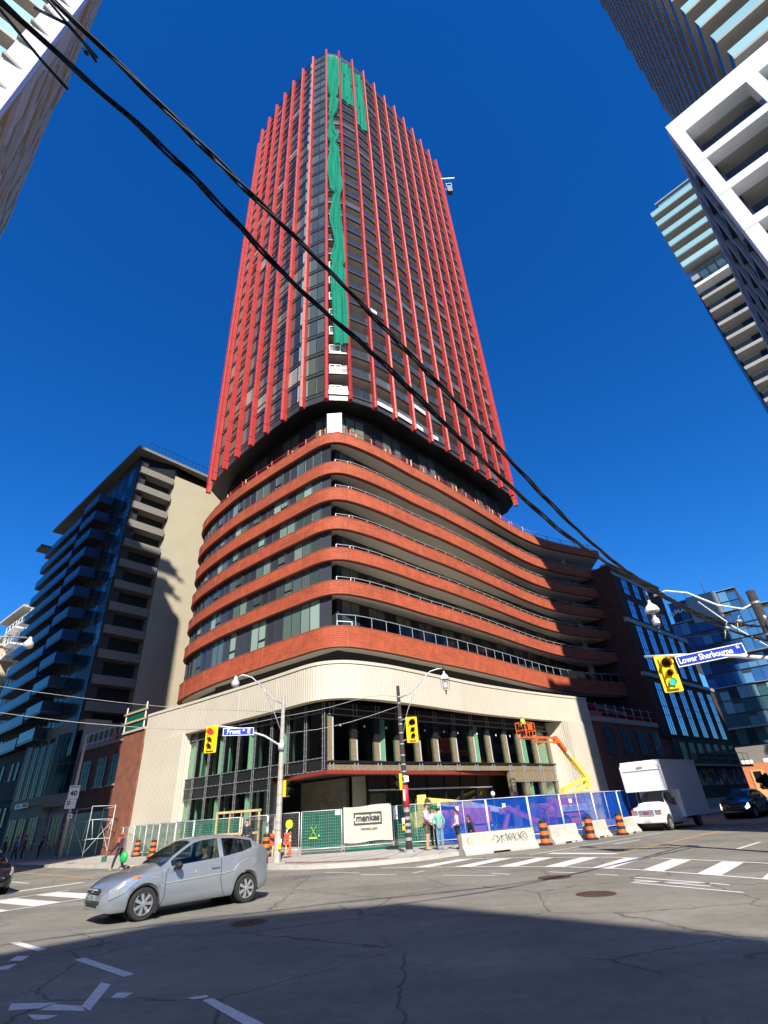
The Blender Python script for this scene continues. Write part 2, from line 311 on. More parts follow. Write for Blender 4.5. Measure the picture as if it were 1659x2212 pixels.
# ------------------------------------------------------------------ mesh helpers
class MB:
    def __init__(s): s.v = []; s.f = []; s.m = []; s.uv = []
    def face(s, pts, m=0, uv=None):
        i = len(s.v); s.v += [tuple(p) for p in pts]; s.f.append(tuple(range(i, i+len(pts)))); s.m.append(m); s.uv.append(uv)
    def hexa(s, p, m=0):            # p: 8 points, bottom 4 then top 4 (ccw from above)
        i = len(s.v); s.v += [tuple(q) for q in p]
        for f in ((3, 2, 1, 0), (4, 5, 6, 7), (0, 1, 5, 4), (1, 2, 6, 5), (2, 3, 7, 6), (3, 0, 4, 7)):
            s.f.append(tuple(i+k for k in f)); s.m.append(m); s.uv.append(None)
    def box(s, x0, x1, y0, y1, z0, z1, m=0):
        s.hexa([(x0, y0, z0), (x1, y0, z0), (x1, y1, z0), (x0, y1, z0), (x0, y0, z1), (x1, y0, z1), (x1, y1, z1), (x0, y1, z1)], m)
    def bar(s, a, b, w, d=None, m=0):  # rectangular bar
        a = Vector(a); b = Vector(b); d = d or w; t = (b-a).normalized()
        h = Vector((0, 0, 1)) if abs(t.z) < .95 else Vector((0, 1, 0))
        x = t.cross(h).normalized()*w/2; y = x.cross(t).normalized()*d/2
        s.hexa([a-x-y, a+x-y, a+x+y, a-x+y, b-x-y, b+x-y, b+x+y, b-x+y], m)
    def prism(s, poly, z0, z1, m=0, mt=None, mb=None, closed=True, caps=True):
        n = len(poly); i = len(s.v)
        s.v += [(p[0], p[1], z0) for p in poly]+[(p[0], p[1], z1) for p in poly]
        for k in range(n if closed else n-1):
            j = (k+1) % n; s.f.append((i+k, i+j, i+n+j, i+n+k)); s.m.append(m); s.uv.append(None)
        if caps:
            s.f.append(tuple(i+k for k in reversed(range(n)))); s.m.append(m if mb is None else mb); s.uv.append(None)
            s.f.append(tuple(i+n+k for k in range(n))); s.m.append(m if mt is None else mt); s.uv.append(None)
    def tube(s, pts, r, n=8, m=0, cap=True, r1=None):
        pts = [Vector(p) for p in pts]; N = len(pts); i0 = len(s.v); ref = None
        for k, p in enumerate(pts):
            t = (pts[min(k+1, N-1)]-pts[max(k-1, 0)]).normalized()
            if ref is None: ref = Vector((0, 0, 1)) if abs(t.z) < .9 else Vector((1, 0, 0))
            x = t.cross(ref).normalized(); y = x.cross(t).normalized(); ref = y if abs(y.dot(t)) < .9 else ref
            rr = r[k] if isinstance(r, (list, tuple)) else (r if r1 is None else r+(r1-r)*k/(N-1))
            for j in range(n):
                a = 2*pi*j/n; s.v.append(tuple(p+x*cos(a)*rr+y*sin(a)*rr))
        for k in range(N-1):
            for j in range(n):
                a = i0+k*n+j; b = i0+k*n+(j+1) % n
                s.f.append((a, b, b+n, a+n)); s.m.append(m); s.uv.append(None)
        if cap:
            s.f.append(tuple(i0+j for j in reversed(range(n)))); s.m.append(m); s.uv.append(None)
            s.f.append(tuple(i0+(N-1)*n+j for j in range(n))); s.m.append(m); s.uv.append(None)
    def lathe(s, prof, c=(0, 0, 0), n=16, m=0, axis='Z', caps=True):
        i0 = len(s.v); N = len(prof)
        for r, z in prof:
            for j in range(n):
                a = 2*pi*j/n
                p = (r*cos(a), r*sin(a), z) if axis == 'Z' else ((z, r*cos(a), r*sin(a)) if axis == 'X' else (r*sin(a), z, r*cos(a)))
                s.v.append((c[0]+p[0], c[1]+p[1], c[2]+p[2]))
        mm = m if isinstance(m, (list, tuple)) else [m]*(N-1)
        for k in range(N-1):
            for j in range(n):
                a = i0+k*n+j; b = i0+k*n+(j+1) % n
                s.f.append((a, b, b+n, a+n)); s.m.append(mm[k]); s.uv.append(None)
        for k, rev in ((0, True), (N-1, False)):
            if caps and prof[k][0] > 1e-4:
                q = [i0+k*n+j for j in range(n)]
                s.f.append(tuple(reversed(q)) if rev else tuple(q)); s.m.append(mm[0 if rev else -1]); s.uv.append(None)
    def grid(s, P, m=0, uvs=None):     # P[i][j] points
        i0 = len(s.v); a = len(P); b = len(P[0])
        for r in P: s.v += [tuple(q) for q in r]
        for i in range(a-1):
            for j in range(b-1):
                s.f.append((i0+i*b+j, i0+i*b+j+1, i0+(i+1)*b+j+1, i0+(i+1)*b+j)); s.m.append(m if not callable(m) else m(i, j))
                s.uv.append([uvs[i][j], uvs[i][j+1], uvs[i+1][j+1], uvs[i+1][j]] if uvs else None)
    def sphere(s, c, r, m=0, n=10, k=6):
        rx, ry, rz = r if isinstance(r, (tuple, list)) else (r, r, r)
        P = [[(c[0]+rx*sin(pi*i/k)*cos(2*pi*j/n), c[1]+ry*sin(pi*i/k)*sin(2*pi*j/n), c[2]-rz*cos(pi*i/k)) for j in range(n+1)] for i in range(k+1)]
        s.grid(P, m)
    def mesh(s, name, mats, smooth=False, weld=False):
        me = D.meshes.new(name); me.from_pydata(s.v, [], s.f)
        for m in (mats if isinstance(mats, (list, tuple)) else [mats]): me.materials.append(M[m])
        me.polygons.foreach_set('material_index', s.m)
        uvl = me.uv_layers.new(name='UVMap').data; me.update()
        li = 0
        for k, p in enumerate(me.polygons):
            u = s.uv[k]
            if u:
                for q, l in enumerate(p.loop_indices): uvl[l].uv = u[q]
            else:
                n = p.normal
                if abs(n.z) > .7:
                    for l in p.loop_indices: c = me.vertices[me.loops[l].vertex_index].co; uvl[l].uv = (c.x, c.y)
                else:
                    tx, ty = -n.y, n.x; q = hypot(tx, ty) or 1; tx /= q; ty /= q
                    for l in p.loop_indices: c = me.vertices[me.loops[l].vertex_index].co; uvl[l].uv = (c.x*tx+c.y*ty, c.z)
        if weld:
            bm = bmesh.new(); bm.from_mesh(me); bmesh.ops.remove_doubles(bm, verts=bm.verts, dist=1e-4); bmesh.ops.recalc_face_normals(bm, faces=bm.faces); bm.to_mesh(me); bm.free()
        if smooth:
            me.polygons.foreach_set('use_smooth', [True]*len(me.polygons))
            if smooth != 'all':
                try: me.set_sharp_from_angle(angle=R(38))
                except Exception: pass
        return me
    def build(s, name, mats, parent=None, smooth=False, weld=False, **kw):
        return put(s.mesh(name, mats, smooth, weld), name, parent, **kw)
def put(me, name, parent=None, loc=None, rot=None, scale=None, label=None, cat=None, group=None, kind=None):
    o = D.objects.new(name, me); COL.objects.link(o)
    if parent is not None: o.parent = parent
    if loc is not None: o.location = loc
    if rot is not None: o.rotation_euler = rot if hasattr(rot, '__len__') else (0, 0, rot)
    if scale is not None: o.scale = scale
    tag(o, label, cat, group, kind)
    return o
def tag(o, label=None, cat=None, group=None, kind=None):
    if label: o['label'] = label
    if cat: o['category'] = cat
    if group: o['group'] = group
    if kind: o['kind'] = kind
    return o
def root(name, label, cat, loc=(0, 0, 0), rz=0., group=None):
    o = D.objects.new(name, None); COL.objects.link(o); o.empty_display_size = .3
    o.location = loc if len(loc) == 3 else (*loc, 0); o.rotation_euler = (0, 0, rz)
    return tag(o, label, cat, group)
def az2(a): return R(90-a)                    # local x axis points along compass bearing a
KIDS = {}
def copy_tree(o, parent=None, top=True):
    c = o.copy(); COL.objects.link(c); c.parent = parent
    for ch in [x for x in list(o.children)]: copy_tree(ch, c, False)
    return c
def text_mesh(txt, size, mat_, extrude=.004, bold=0., align='CENTER', shear=0):
    cu = D.curves.new('lettering', 'FONT'); cu.body = txt; cu.size = size; cu.extrude = extrude; cu.offset = bold
    cu.align_x = align; cu.align_y = 'CENTER'; cu.shear = shear; cu.resolution_u = 3
    ob = D.objects.new('lettering', cu); COL.objects.link(ob)
    bpy.context.view_layer.update()
    me = D.meshes.new_from_object(ob.evaluated_get(bpy.context.evaluated_depsgraph_get()))
    D.objects.remove(ob); me.materials.clear(); me.materials.append(M[mat_])
    return me
def lettering(txt, size, mat_, parent, loc, rz=0., bold=0., width=None, name='lettering', rx=pi/2, **k):
    me = text_mesh(txt, size, mat_, bold=bold, **k)
    o = put(me, name, parent, loc=loc, rot=(rx, 0, rz))
    if width:
        w = max(v.co.x for v in me.vertices)-min(v.co.x for v in me.vertices); o.scale = (width/w, 1, 1)
    return o
def lerp(a, b, t): return tuple(a[i]+(b[i]-a[i])*t for i in range(len(a)))
def smooth_path(P, it=2):
    for _ in range(it):
        Q = [P[0]]
        for a, b in zip(P, P[1:]): Q += [lerp(a, b, .25), lerp(a, b, .75)]
        Q.append(P[-1]); P = Q
    return P
def resample(P, d):
    L = [0]
    for a, b in zip(P, P[1:]): L.append(L[-1]+hypot(b[0]-a[0], b[1]-a[1]))
    n = max(1, round(L[-1]/d)); out = []; k = 0
    for i in range(n+1):
        s = L[-1]*i/n
        while k < len(L)-2 and L[k+1] < s: k += 1
        t = (s-L[k])/(L[k+1]-L[k]) if L[k+1] > L[k] else 0; out.append(lerp(P[k], P[k+1], t))
    return out
def arclen(P):
    L = [0]
    for a, b in zip(P, P[1:]): L.append(L[-1]+hypot(b[0]-a[0], b[1]-a[1]))
    return L
def offset(P, d):                             # positive = to the left of travel
    out = []
    for i, p in enumerate(P):
        a = P[max(i-1, 0)]; b = P[min(i+1, len(P)-1)]; tx, ty = b[0]-a[0], b[1]-a[1]; q = hypot(tx, ty) or 1
        out.append((p[0]-ty/q*d, p[1]+tx/q*d))
    return out
def ribbon(mb, P, z0, z1, m=0, flip=False):    # vertical strip along a path, uv in metres
    L = arclen(P)
    for i in range(len(P)-1):
        a, b = P[i], P[i+1]
        mb.face([(*a, z0), (*b, z0), (*b, z1), (*a, z1)], m, [(L[i], z0), (L[i+1], z0), (L[i+1], z1), (L[i], z1)])
def flat(mb, A, B, z, m=0):                   # horizontal strip between two paths of equal length
    for i in range(len(A)-1): mb.face([(*A[i], z), (*B[i], z), (*B[i+1], z), (*A[i+1], z)], m)
def dirv(az): return (sin(R(az)), cos(R(az)))
# ================================================================== ground, road, pavements
g = MB(); g.box(-1500, 1500, -1500, 1500, -1.5, -.30); g.build('ground', 'asphalt', kind='structure')
road = MB(); n = 48
road.box(-90, 90, -60, 150, -.30, 0)
road = road.build('road', 'asphalt', kind='structure')
corner = smooth_path([(-60, 69.5), (-30, 44.5), (-16.3, 32.9), (-9.5, 27.8), (-6.6, 25.6), (-4.6, 23.9), (-2.2, 23.1), (-.3, 23.4), (1.4, 24.6), (3.2, 26.3), (9.0, 32.0), (30, 54.5), (70, 96)], 2)
def slab(name, edge, back, h=.14, m='sidewalk'):
    mb = MB(); k = offset(edge, .16)
    mb.prism([*k, *back], -.05, h, 0); o = mb.build(name, m, kind='structure')
    kb = MB(); P = edge; Q = offset(edge, .155)
    for i in range(len(P)-1):
        kb.hexa([(*P[i], -.05), (*P[i+1], -.05), (*Q[i+1], -.05), (*Q[i], -.05), (*P[i], h+.004), (*P[i+1], h+.004), (*Q[i+1], h+.004), (*Q[i], h+.004)])
    kb.build('kerb', 'kerb', kind='structure')
    return o
side = slab('sidewalk', corner, [(70, 150), (-60, 150)])
# joints and the reddish paver band on the corner
jm = MB()
inner = resample(offset(corner, 1.9), 1.5)
kk = offset(corner, .3); kr = resample(kk, 1.5); k2 = resample(offset(corner, 4.2), 1.5)
for a, b in zip(kr, k2[:len(kr)]):
    if abs(a[0]) < 34: jm.bar((*a, .142), (*b, .142), .03, .006)
jm.build('sidewalk_joint', 'charcoal', side, kind='stuff')
pb = MB(); A = [p for p in resample(offset(corner, .75), .8) if -5.5 < p[0] < -.2 and p[1] < 27]; B = [p for p in resample(offset(corner, 1.35), .8) if -5.5 < p[0] < -.2 and p[1] < 27]
k = min(len(A), len(B)); A = A[:k]; B = B[:k]
flat(pb, A, B, .146); pb.build('paver_band', 'paver_red', side)
# other three corners (mostly outside the picture, they carry the neighbouring buildings)
slab('sidewalk', smooth_path([(-70, 55), (-32, 22), (-22, 13.8), (-18.3, 9.5), (-20, 6), (-28, -1.5), (-60, -33)], 2)[::-1], [(-90, 50), (-90, -30)][::-1])
slab('sidewalk', smooth_path([(70, 76), (40, 47), (20, 25.5), (12.6, 17.6), (11.2, 14.4), (12.2, 11.5), (20, 5), (60, -30)], 2)[::-1], [(100, 76), (100, -30)])
# yellow / white markings, each painted piece a sheet of its own
def mark(pts, name='road_marking', m='paint_white', z=.004):
    mb = MB(); mb.face([(*p, z) for p in pts]); return mb.build(name, m, road)
def line(a, b, w, **k):
    t = Vector((b[0]-a[0], b[1]-a[1])).normalized(); s = Vector((-t.y, t.x))*w/2
    return mark([(a[0]-s.x, a[1]-s.y), (b[0]-s.x, b[1]-s.y), (b[0]+s.x, b[1]+s.y), (a[0]+s.x, a[1]+s.y)], **k)
bot = resample([(9.2, 10.0), (7.6, 13.0), (6.85, 14.7), (5.9, 16.6), (4.6, 18.25), (2.8, 19.7), (.8, 21.0), (-1.0, 22.0)], .32)
OFX, OFY = 1.8, 2.15
top = [(p[0]+OFX, p[1]+OFY) for p in bot]
for pl in (bot, [p for p in top if p[0] > 2.0]):
    mb = MB(); flat(mb, offset(pl, -.06), offset(pl, .06), .008); mb.build('crosswalk_line', 'paint_white', road)
for i in range(0, len(bot)-3, 5):
    if top[i][0] < .9: continue
    mark([bot[i], top[i], top[i+2], bot[i+2]], 'crosswalk_stripe')
line((5.4, 23.3), (7.2, 21.3), .45, name='stop_line')
line((7.1, 21.1), (12.0, 26.0), .13, m='paint_yellow', name='centre_line'); line((12.0, 26.0), (60, 74.5), .13, m='paint_yellow', name='centre_line')
line((4.6, 23.2), (13.1, 30.9), .10, name='edge_line'); line((8.7, 25.6), (10.4, 27.1), .12, name='lane_line')
for k in range(7):
    a = 10.7+k*6.2; line((a, 20.0+k*6.2), (a+1.9, 21.9+k*6.2), .13, name='lane_line')
# far-left crossing over the side of Front
def zebra(P, Q, n, w=.55):
    for i in range(n):
        t0 = i/n; t1 = t0+w/n; a, b, c, d = lerp(P[0], P[1], t0), lerp(P[0], P[1], t1), lerp(Q[0], Q[1], t1), lerp(Q[0], Q[1], t0)
        mark([a, b, c, d], 'crosswalk_stripe')
zebra([(-9.6, 19.5), (-14.2, 12.5)], [(-12.4, 21.6), (-16.8, 14.4)], 6)
line((-9.3, 19.8), (-14.6, 11.6), .14, name='crosswalk_line', z=.008); line((-12.2, 21.9), (-17.4, 13.8), .14, name='crosswalk_line', z=.008)
line((-13.4, 25.0), (-18.0, 17.8), .40, name='stop_line')
line((-13.8, 26.7), (-52, 63), .13, m='paint_yellow', name='centre_line')
for k in range(5): line((-16.6-k*6, 28.3-1.8+k*5.4), (-18.6-k*6, 29.5-1.2+k*5.4), .12, name='lane_line')
for pts in ([(-4.8, 7.9), (-4.2, 7.8), (-4.3, 7.62), (-4.65, 7.62)], [(-4.2, 7.75), (-3.8, 7.6), (-3.65, 7.4), (-4.25, 7.55)], [(-3.8, 7.6), (-4.1, 8.6), (-3.9, 8.45), (-3.6, 7.4)],
            [(-5.3, 10.1), (-5.2, 10.2), (-3.8, 8.9), (-3.9, 8.8)], [(-2.4, 7.5), (-2.3, 7.55), (-1.45, 6.55), (-1.6, 6.5)], [(-7.6, 12.0), (-7.45, 12.05), (-6.35, 11.1), (-6.45, 11.0)],
            [(-6.5, 10.35), (-6.6, 10.7), (-6.35, 10.65), (-6.25, 10.3)], [(-6.35, 9.7), (-6.35, 10.0), (-6.2, 10.1), (-6.1, 9.75)], [(-4.3, 7.42), (-3.9, 7.32), (-3.95, 7.2), (-4.1, 7.22)], [(-2.62, 7.62), (-2.42, 7.7), (-2.36, 7.6), (-2.5, 7.55)],
            [(-3.62, 8.05), (-3.4, 8.0), (-3.42, 7.8), (-3.6, 7.85)]):
    mark(pts)
# scattered white survey / detector marks near the crossing
for a, b in (((-3.0, 21.9), (-1.7, 20.9)), ((1.0, 18.3), (2.4, 17.4)), ((-1.6, 20.2), (-.4, 19.4)), ((-6.2, 23.4), (-5.2, 22.6)), ((3.9, 17.3), (4.5, 16.6)), ((4.8, 16.1), (5.2, 15.6)), ((.1, 19.5), (.5, 20.0)), ((2.4, 18.0), (2.8, 17.4)), ((5.0, 14.2), (6.2, 11.9)), ((5.4, 15.0), (6.5, 12.9)), ((5.1, 14.3), (6.3, 13.3)), ((5.2, 14.6), (6.1, 12.9))):
    line(a, b, .09)
def manhole(c, r, label):
    mb = MB(); mb.lathe([(r, -.01), (r, .006), (r*.9, .007), (r*.88, .003), (.001, .003)], n=32)
    for i in range(5):
        for j in range(8+i*5):
            a = 2*pi*j/(8+i*5); q = r*(.15+.16*i); mb.box(q*cos(a)-.014, q*cos(a)+.014, q*sin(a)-.014, q*sin(a)+.014, .003, .010)
    mb.build('manhole_cover', 'iron', loc=(*c, 0), label=label, cat='manhole cover')
manhole((3.72, 16.05), .42, 'rusty round manhole cover in the sunlit road nearer the crosswalk')
manhole((3.78, 12.95), .40, 'rusty round manhole cover in the sunlit road nearer the shadow edge')
manhole((-3.2, 12.4), .38, 'dark manhole cover lying in the shaded asphalt in front of the silver car')

# ================================================================== the red finned tower with its brick podium
BX, BY = -4., 46.
T = root('condo_tower', 'tall red finned glass tower on curving brick podium with pale stone base', 'tower', (BX, BY, 0))
TL = (-BX, -BY, 0)
def tp(mb, name, mats, parent=None, smooth=False, **k):
    return mb.build(name, mats, parent or T, smooth, loc=None if parent else TL, **k)
FIN = [(-22.6, 53.1), (-21.1, 50.45), (-19.0, 48.3), (-16.9, 46.15), (-14.75, 44.25), (-12.55, 42.3), (-10.25, 40.45), (-7.9, 38.7), (-5.1, 37.7), (-2.58, 38.1), (-.03, 39.6),
       (2.12, 41.5), (4.25, 43.65), (6.3, 45.95), (8.4, 47.85), (10.4, 50.1), (12.4, 52.3), (14.3, 54.55), (16.2, 56.75), (18.1, 58.95), (19.2, 61.8)]
BACK = [(18.6, 64.5), (15, 68), (4, 77), (0, 78.3), (-3, 76.5), (-20, 58), (-22.2, 55.8)]
Z0, ZT, FH = 38.4, 133.5, 3.12
NF = 30
def fz(k): return 39.6+FH*k
body = offset(FIN, .55)
def insetp(poly, d):
    c = (sum(p[0] for p in poly)/len(poly), sum(p[1] for p in poly)/len(poly)); out = []
    n = len(poly)
    for i, p in enumerate(poly):
        a = poly[i-1]; b = poly[(i+1) % n]; tx, ty = b[0]-a[0], b[1]-a[1]; q = hypot(tx, ty)
        out.append((p[0]-ty/q*d, p[1]+tx/q*d))
    return out
full = FIN+BACK
# fins -------------------------------------------------------------
for i, p in enumerate(FIN):
    a = FIN[max(i-1, 0)]; b = FIN[min(i+1, len(FIN)-1)]; ang = atan2(b[1]-a[1], b[0]-a[0])
    mb = MB(); prof = [(-.19, .5), (-.19, -.02), (-.05, -.14), (.19, .02), (.19, .5)]
    z = Z0
    levels = [Z0]+[fz(k) for k in range(0, NF+1)]+[ZT]
    for z0, z1 in zip(levels, levels[1:]):
        if z1-z0 < .3: continue
        mb.prism(prof, z0+.03, z1-.03)
    mb.box(-.15, .15, .02, .45, Z0+.1, ZT-.1, 1)
    me = mb.mesh('fin', ['fin_red', 'steel_red'])
    put(me, 'fin', T, loc=(p[0]-BX, p[1]-BY, 0), rot=ang)
# base ring, soffit, roof -------------------------------------------
mb = MB(); ring = insetp(full, .5)
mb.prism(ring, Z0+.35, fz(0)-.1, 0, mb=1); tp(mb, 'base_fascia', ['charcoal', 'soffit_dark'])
mb = MB(); mb.prism(insetp(full, .6), ZT-2.0, ZT-1.0, 0); tp(mb, 'roof_parapet', ['dark_wall'])
mb = MB(); r2 = insetp(full, 5); mb.prism(r2, ZT-1.0, ZT+.4, 0); tp(mb, 'penthouse', ['dark_wall'])
# core wall
right = FIN[8:]; leftp = FIN[:9]
mb = MB(); cw = offset(right, 2.3); cl = offset(leftp, .95)
core = cl[:-1]+[(-4.6, 39.6)]+cw[1:]+insetp(full, 1.2)[len(FIN):]
mb.prism(core, Z0+.5, ZT-1.5, 0); tp(mb, 'inner_wall', ['tower_back'])
# floor slabs
for k in range(NF+1):
    mb = MB(); s = insetp(full, .62); mb.prism(s, fz(k)-.22, fz(k)-.02, 0, mb=1); tp(mb, 'floor_slab', ['charcoal', 'soffit'])
# shared bay meshes, one metre wide, stretched to each bay
def win_meshes(kind):
    f = MB(); pn = MB(); p2 = MB(); H = FH-.02
    f.box(0, 1, -.02, .12, 0, .42, 1); f.box(0, .03, -.06, .12, .42, H); f.box(.97, 1, -.06, .12, .42, H); f.box(.03, .97, -.06, .10, .40, .47); f.box(.03, .97, -.06, .10, H-.09, H)
    if kind == 0:
        f.box(.60, .63, -.06, .10, .47, H-.09); pn.box(.03, .60, .02, .06, .47, H-.09); p2.box(.63, .97, .02, .06, .47, H-.09)
    elif kind == 1:
        f.box(.72, .745, -.06, .10, .47, H-.09); f.box(.03, .72, -.05, .08, 1.35, 1.42); pn.box(.03, .72, .02, .06, .47, H-.09); p2.box(.745, .97, .02, .06, .47, H-.09)
    else:
        f.box(.49, .51, -.06, .10, .47, H-.09); pn.box(.03, .49, .02, .06, .47, H-.09); p2.box(.51, .97, .02, .06, .47, H-.09)
    return f.mesh('window', ['black_metal', 'charcoal']), pn.mesh('pane', 'glass_corner' if kind == 2 else 'glass_tower'), p2.mesh('pane', 'glass_corner' if kind == 2 else 'glass_slim')
WM = [win_meshes(0), win_meshes(1), win_meshes(2)]
cg = [lerp(offset(leftp, .5)[7], offset(leftp, .5)[8], t) for t in (0, .5, 1)]
for i in range(8):
    a, b = offset(leftp, .5)[i], offset(leftp, .5)[i+1]
    w = hypot(b[0]-a[0], b[1]-a[1]); ang = atan2(b[1]-a[1], b[0]-a[0])
    kind = 2 if i == 7 else (1 if i in (4, 2, 5) else 0)
    for k in range(NF):
        o = put(WM[kind][0], 'window', T, loc=(a[0]-BX, a[1]-BY, fz(k)), rot=ang, scale=(w, 1, 1))
        put(WM[kind][1], 'pane', o); put(WM[kind][2], 'pane', o)
# balcony bays: glass rail, fascia, doors
rf = MB(); rf.box(0, 1, -.03, .03, 1.05, 1.10, 0); rf.box(0, .015, -.03, .03, 0, 1.1, 0); rf.box(.985, 1, -.03, .03, 0, 1.1, 0); rf.box(.48, .495, -.03, .03, 0, 1.1, 0); rf.box(0, 1, -.05, .10, -.24, -.0, 0)
RFM = rf.mesh('railing', 'charcoal'); rg = MB(); rg.box(.015, .985, -.01, .01, .04, 1.05); RGM = rg.mesh('glass', 'glass_rail')
dm = MB(); dm.box(.50, .92, -.1, .0, .05, 2.45, 0); dm.box(.08, .44, -.1, .0, .05, 2.45, 1); DM = dm.mesh('patio_door', ['cream_shade', 'glass_tower'])
rest = MB(); restd = MB()
oR = offset(right, .45)
for k in range(NF):
    for i in range(len(oR)-2):
        a, b = oR[i], oR[i+1]; w = hypot(b[0]-a[0], b[1]-a[1]); ang = atan2(b[1]-a[1], b[0]-a[0])
        if k < 27 and i < 11:
            o = put(RFM, 'railing', T, loc=(a[0]-BX, a[1]-BY, fz(k)), rot=ang, scale=(w, 1, 1)); put(RGM, 'glass', o)
        else:
            rest.bar((*a, fz(k)+1.07), (*b, fz(k)+1.07), .05); rest.bar((*a, fz(k)+.5), (*b, fz(k)+.5), .02, 1.0, 1)
            rest.bar((*a, fz(k)-.12), (*b, fz(k)-.12), .12, .24)
        c, d = cw[i], cw[i+1]
        if i == 0: c = (-4.6, 39.6)
        w2 = hypot(d[0]-c[0], d[1]-c[1]); an2 = atan2(d[1]-c[1], d[0]-c[0])
        if k < 27 and 0 < i < 11: put(DM, 'patio_door', T, loc=(c[0]-BX, c[1]-BY, fz(k)), rot=an2, scale=(w2, 1, 1))
tp(rest, 'railing', ['charcoal', 'glass_rail'], kind='stuff')
# white fascia patches left by the builders, white corner balcony rails
for (i, k, t0, t1) in ((8, 0, .02, .98), (10, 0, 0, 1), (11, 0, .2, 1), (12, 1, .05, .9), (10, 5, .1, .5), (12, 0, 0, .6), (13, 0, .1, .5)):
    a, b = offset(FIN, .36)[i], offset(FIN, .36)[i+1]; p, q = lerp(a, b, t0), lerp(a, b, t1)
    mb = MB(); mb.bar((*p, fz(k)+.1), (*q, fz(k)+.1), .05, .55); tp(mb, 'fascia_wrap', ['white_panel'])
a, b = offset(FIN, .40)[8], offset(FIN, .40)[9]
for k in range(8):
    mb = MB(); p, q = lerp(a, b, .12), lerp(a, b, .62)
    for z in (.06, 1.08): mb.bar((*p, fz(k)+z), (*q, fz(k)+z), .07)
    for t in (0, .5, 1): c = lerp(p, q, t); mb.bar((*c, fz(k)+.05), (*c, fz(k)+1.1), .07)
    tp(mb, 'white_railing', ['white_paint'])
# green netting: one tied sheet down the corner bay, wide sheets at the top
def net(name, cx, cy, ang, keys, label=None):
    mb = MB(); P = []; z0 = keys[0][0]; z1 = keys[-1][0]; n = int((z1-z0)/.5); ux, uy = cos(ang), sin(ang)
    for i in range(n+1):
        z = z0+(z1-z0)*i/n; k = 0
        while k < len(keys)-2 and keys[k+1][0] < z: k += 1
        t = (z-keys[k][0])/(keys[k+1][0]-keys[k][0]); t = t*t*(3-2*t)
        c = keys[k][1]+(keys[k+1][1]-keys[k][1])*t; w = keys[k][2]+(keys[k+1][2]-keys[k][2])*t
        row = []
        for j in range(25):
            u = j/24-.5; fo = .12*sin(u*11+z*.10)+.05*sin(u*23-z*.3)+.05*sin(z*.7+u*5)
            row.append((cx+ux*(c+u*w*1.15)+uy*fo*1.3, cy+uy*(c+u*w*1.15)-ux*fo*1.3, z))
        P.append(row)
    mb.grid(P); return mb.build(name, 'netting', T, 'all', loc=TL, label=label)
a, b = FIN[8], FIN[9]; ang = atan2(b[1]-a[1], b[0]-a[0]); mx, my = (a[0]+b[0])/2+.1, (a[1]+b[1])/2-.22
net('debris_netting', mx, my, ang, [(46.5, .35, 1.5), (52, .3, 1.6), (60.6, .1, 1.7), (61.2, .1, .9), (61.9, .1, 1.6), (66, .4, 1.2), (72, -.1, 1.4), (77.6, .1, 1.0), (78.4, .35, .7), (79.5, .1, 1.7), (86, -.2, 1.7), (92, -.1, 1.3), (94, -.25, .8), (96, -.2, 1.6), (98, -.5, .9), (102.5, -.5, .6), (106, -.1, 1.3), (109.5, .0, 1.5), (110.8, -.1, .9), (112.5, -.1, 1.5), (120, 0, 2.0), (129.5, 0, 2.1)], 'long green netting tied at intervals down the corner')
for i, (z0, z1) in ((9, (111.6, 129.6)), (10, (105.8, 129.0))):
    a, b = offset(FIN, .25)[i], offset(FIN, .25)[i+1]; net('debris_netting', (a[0]+b[0])/2, (a[1]+b[1])/2, atan2(b[1]-a[1], b[0]-a[0]), [(z0, 0, 2.3), (z1, 0, 2.35)], 'green netting sheet hung across the top balconies')
net('debris_netting', -22.9, 54.3, R(100), [(63, 0, .5), (70, .0, 1.4), (79, .1, 1.2), (84, .2, .3)], 'green netting blowing round the far left edge')
# suspended swing stage at the roof edge
sw = root('swing_stage', 'small work platform hanging from a white beam at the right edge of the tower top', 'work platform', (19.6, 61.6, 125.5))
mb = MB(); mb.box(-1.1, 2.6, -.1, .1, 4.2, 4.5); mb.build('beam', 'white_paint', sw)
mb = MB(); mb.box(.2, 1.4, -.5, .5, 0, .1); [mb.bar((x, y, 0), (x, y, 1.2), .06) for x in (.2, 1.4) for y in (-.5, .5)]; mb.box(.2, 1.4, -.5, -.45, 1.1, 1.2); mb.build('cage', 'white_paint', sw)
mb = MB(); mb.box(.25, 1.35, -.52, .45, -2.2, .0); mb.build('tarpaulin', 'charcoal', sw)
mb = MB(); [mb.tube([(x, 0, 1.1), (x, 0, 4.2)], .02, 5) for x in (.3, 1.3)]; mb.build('rope', 'black_metal', sw)

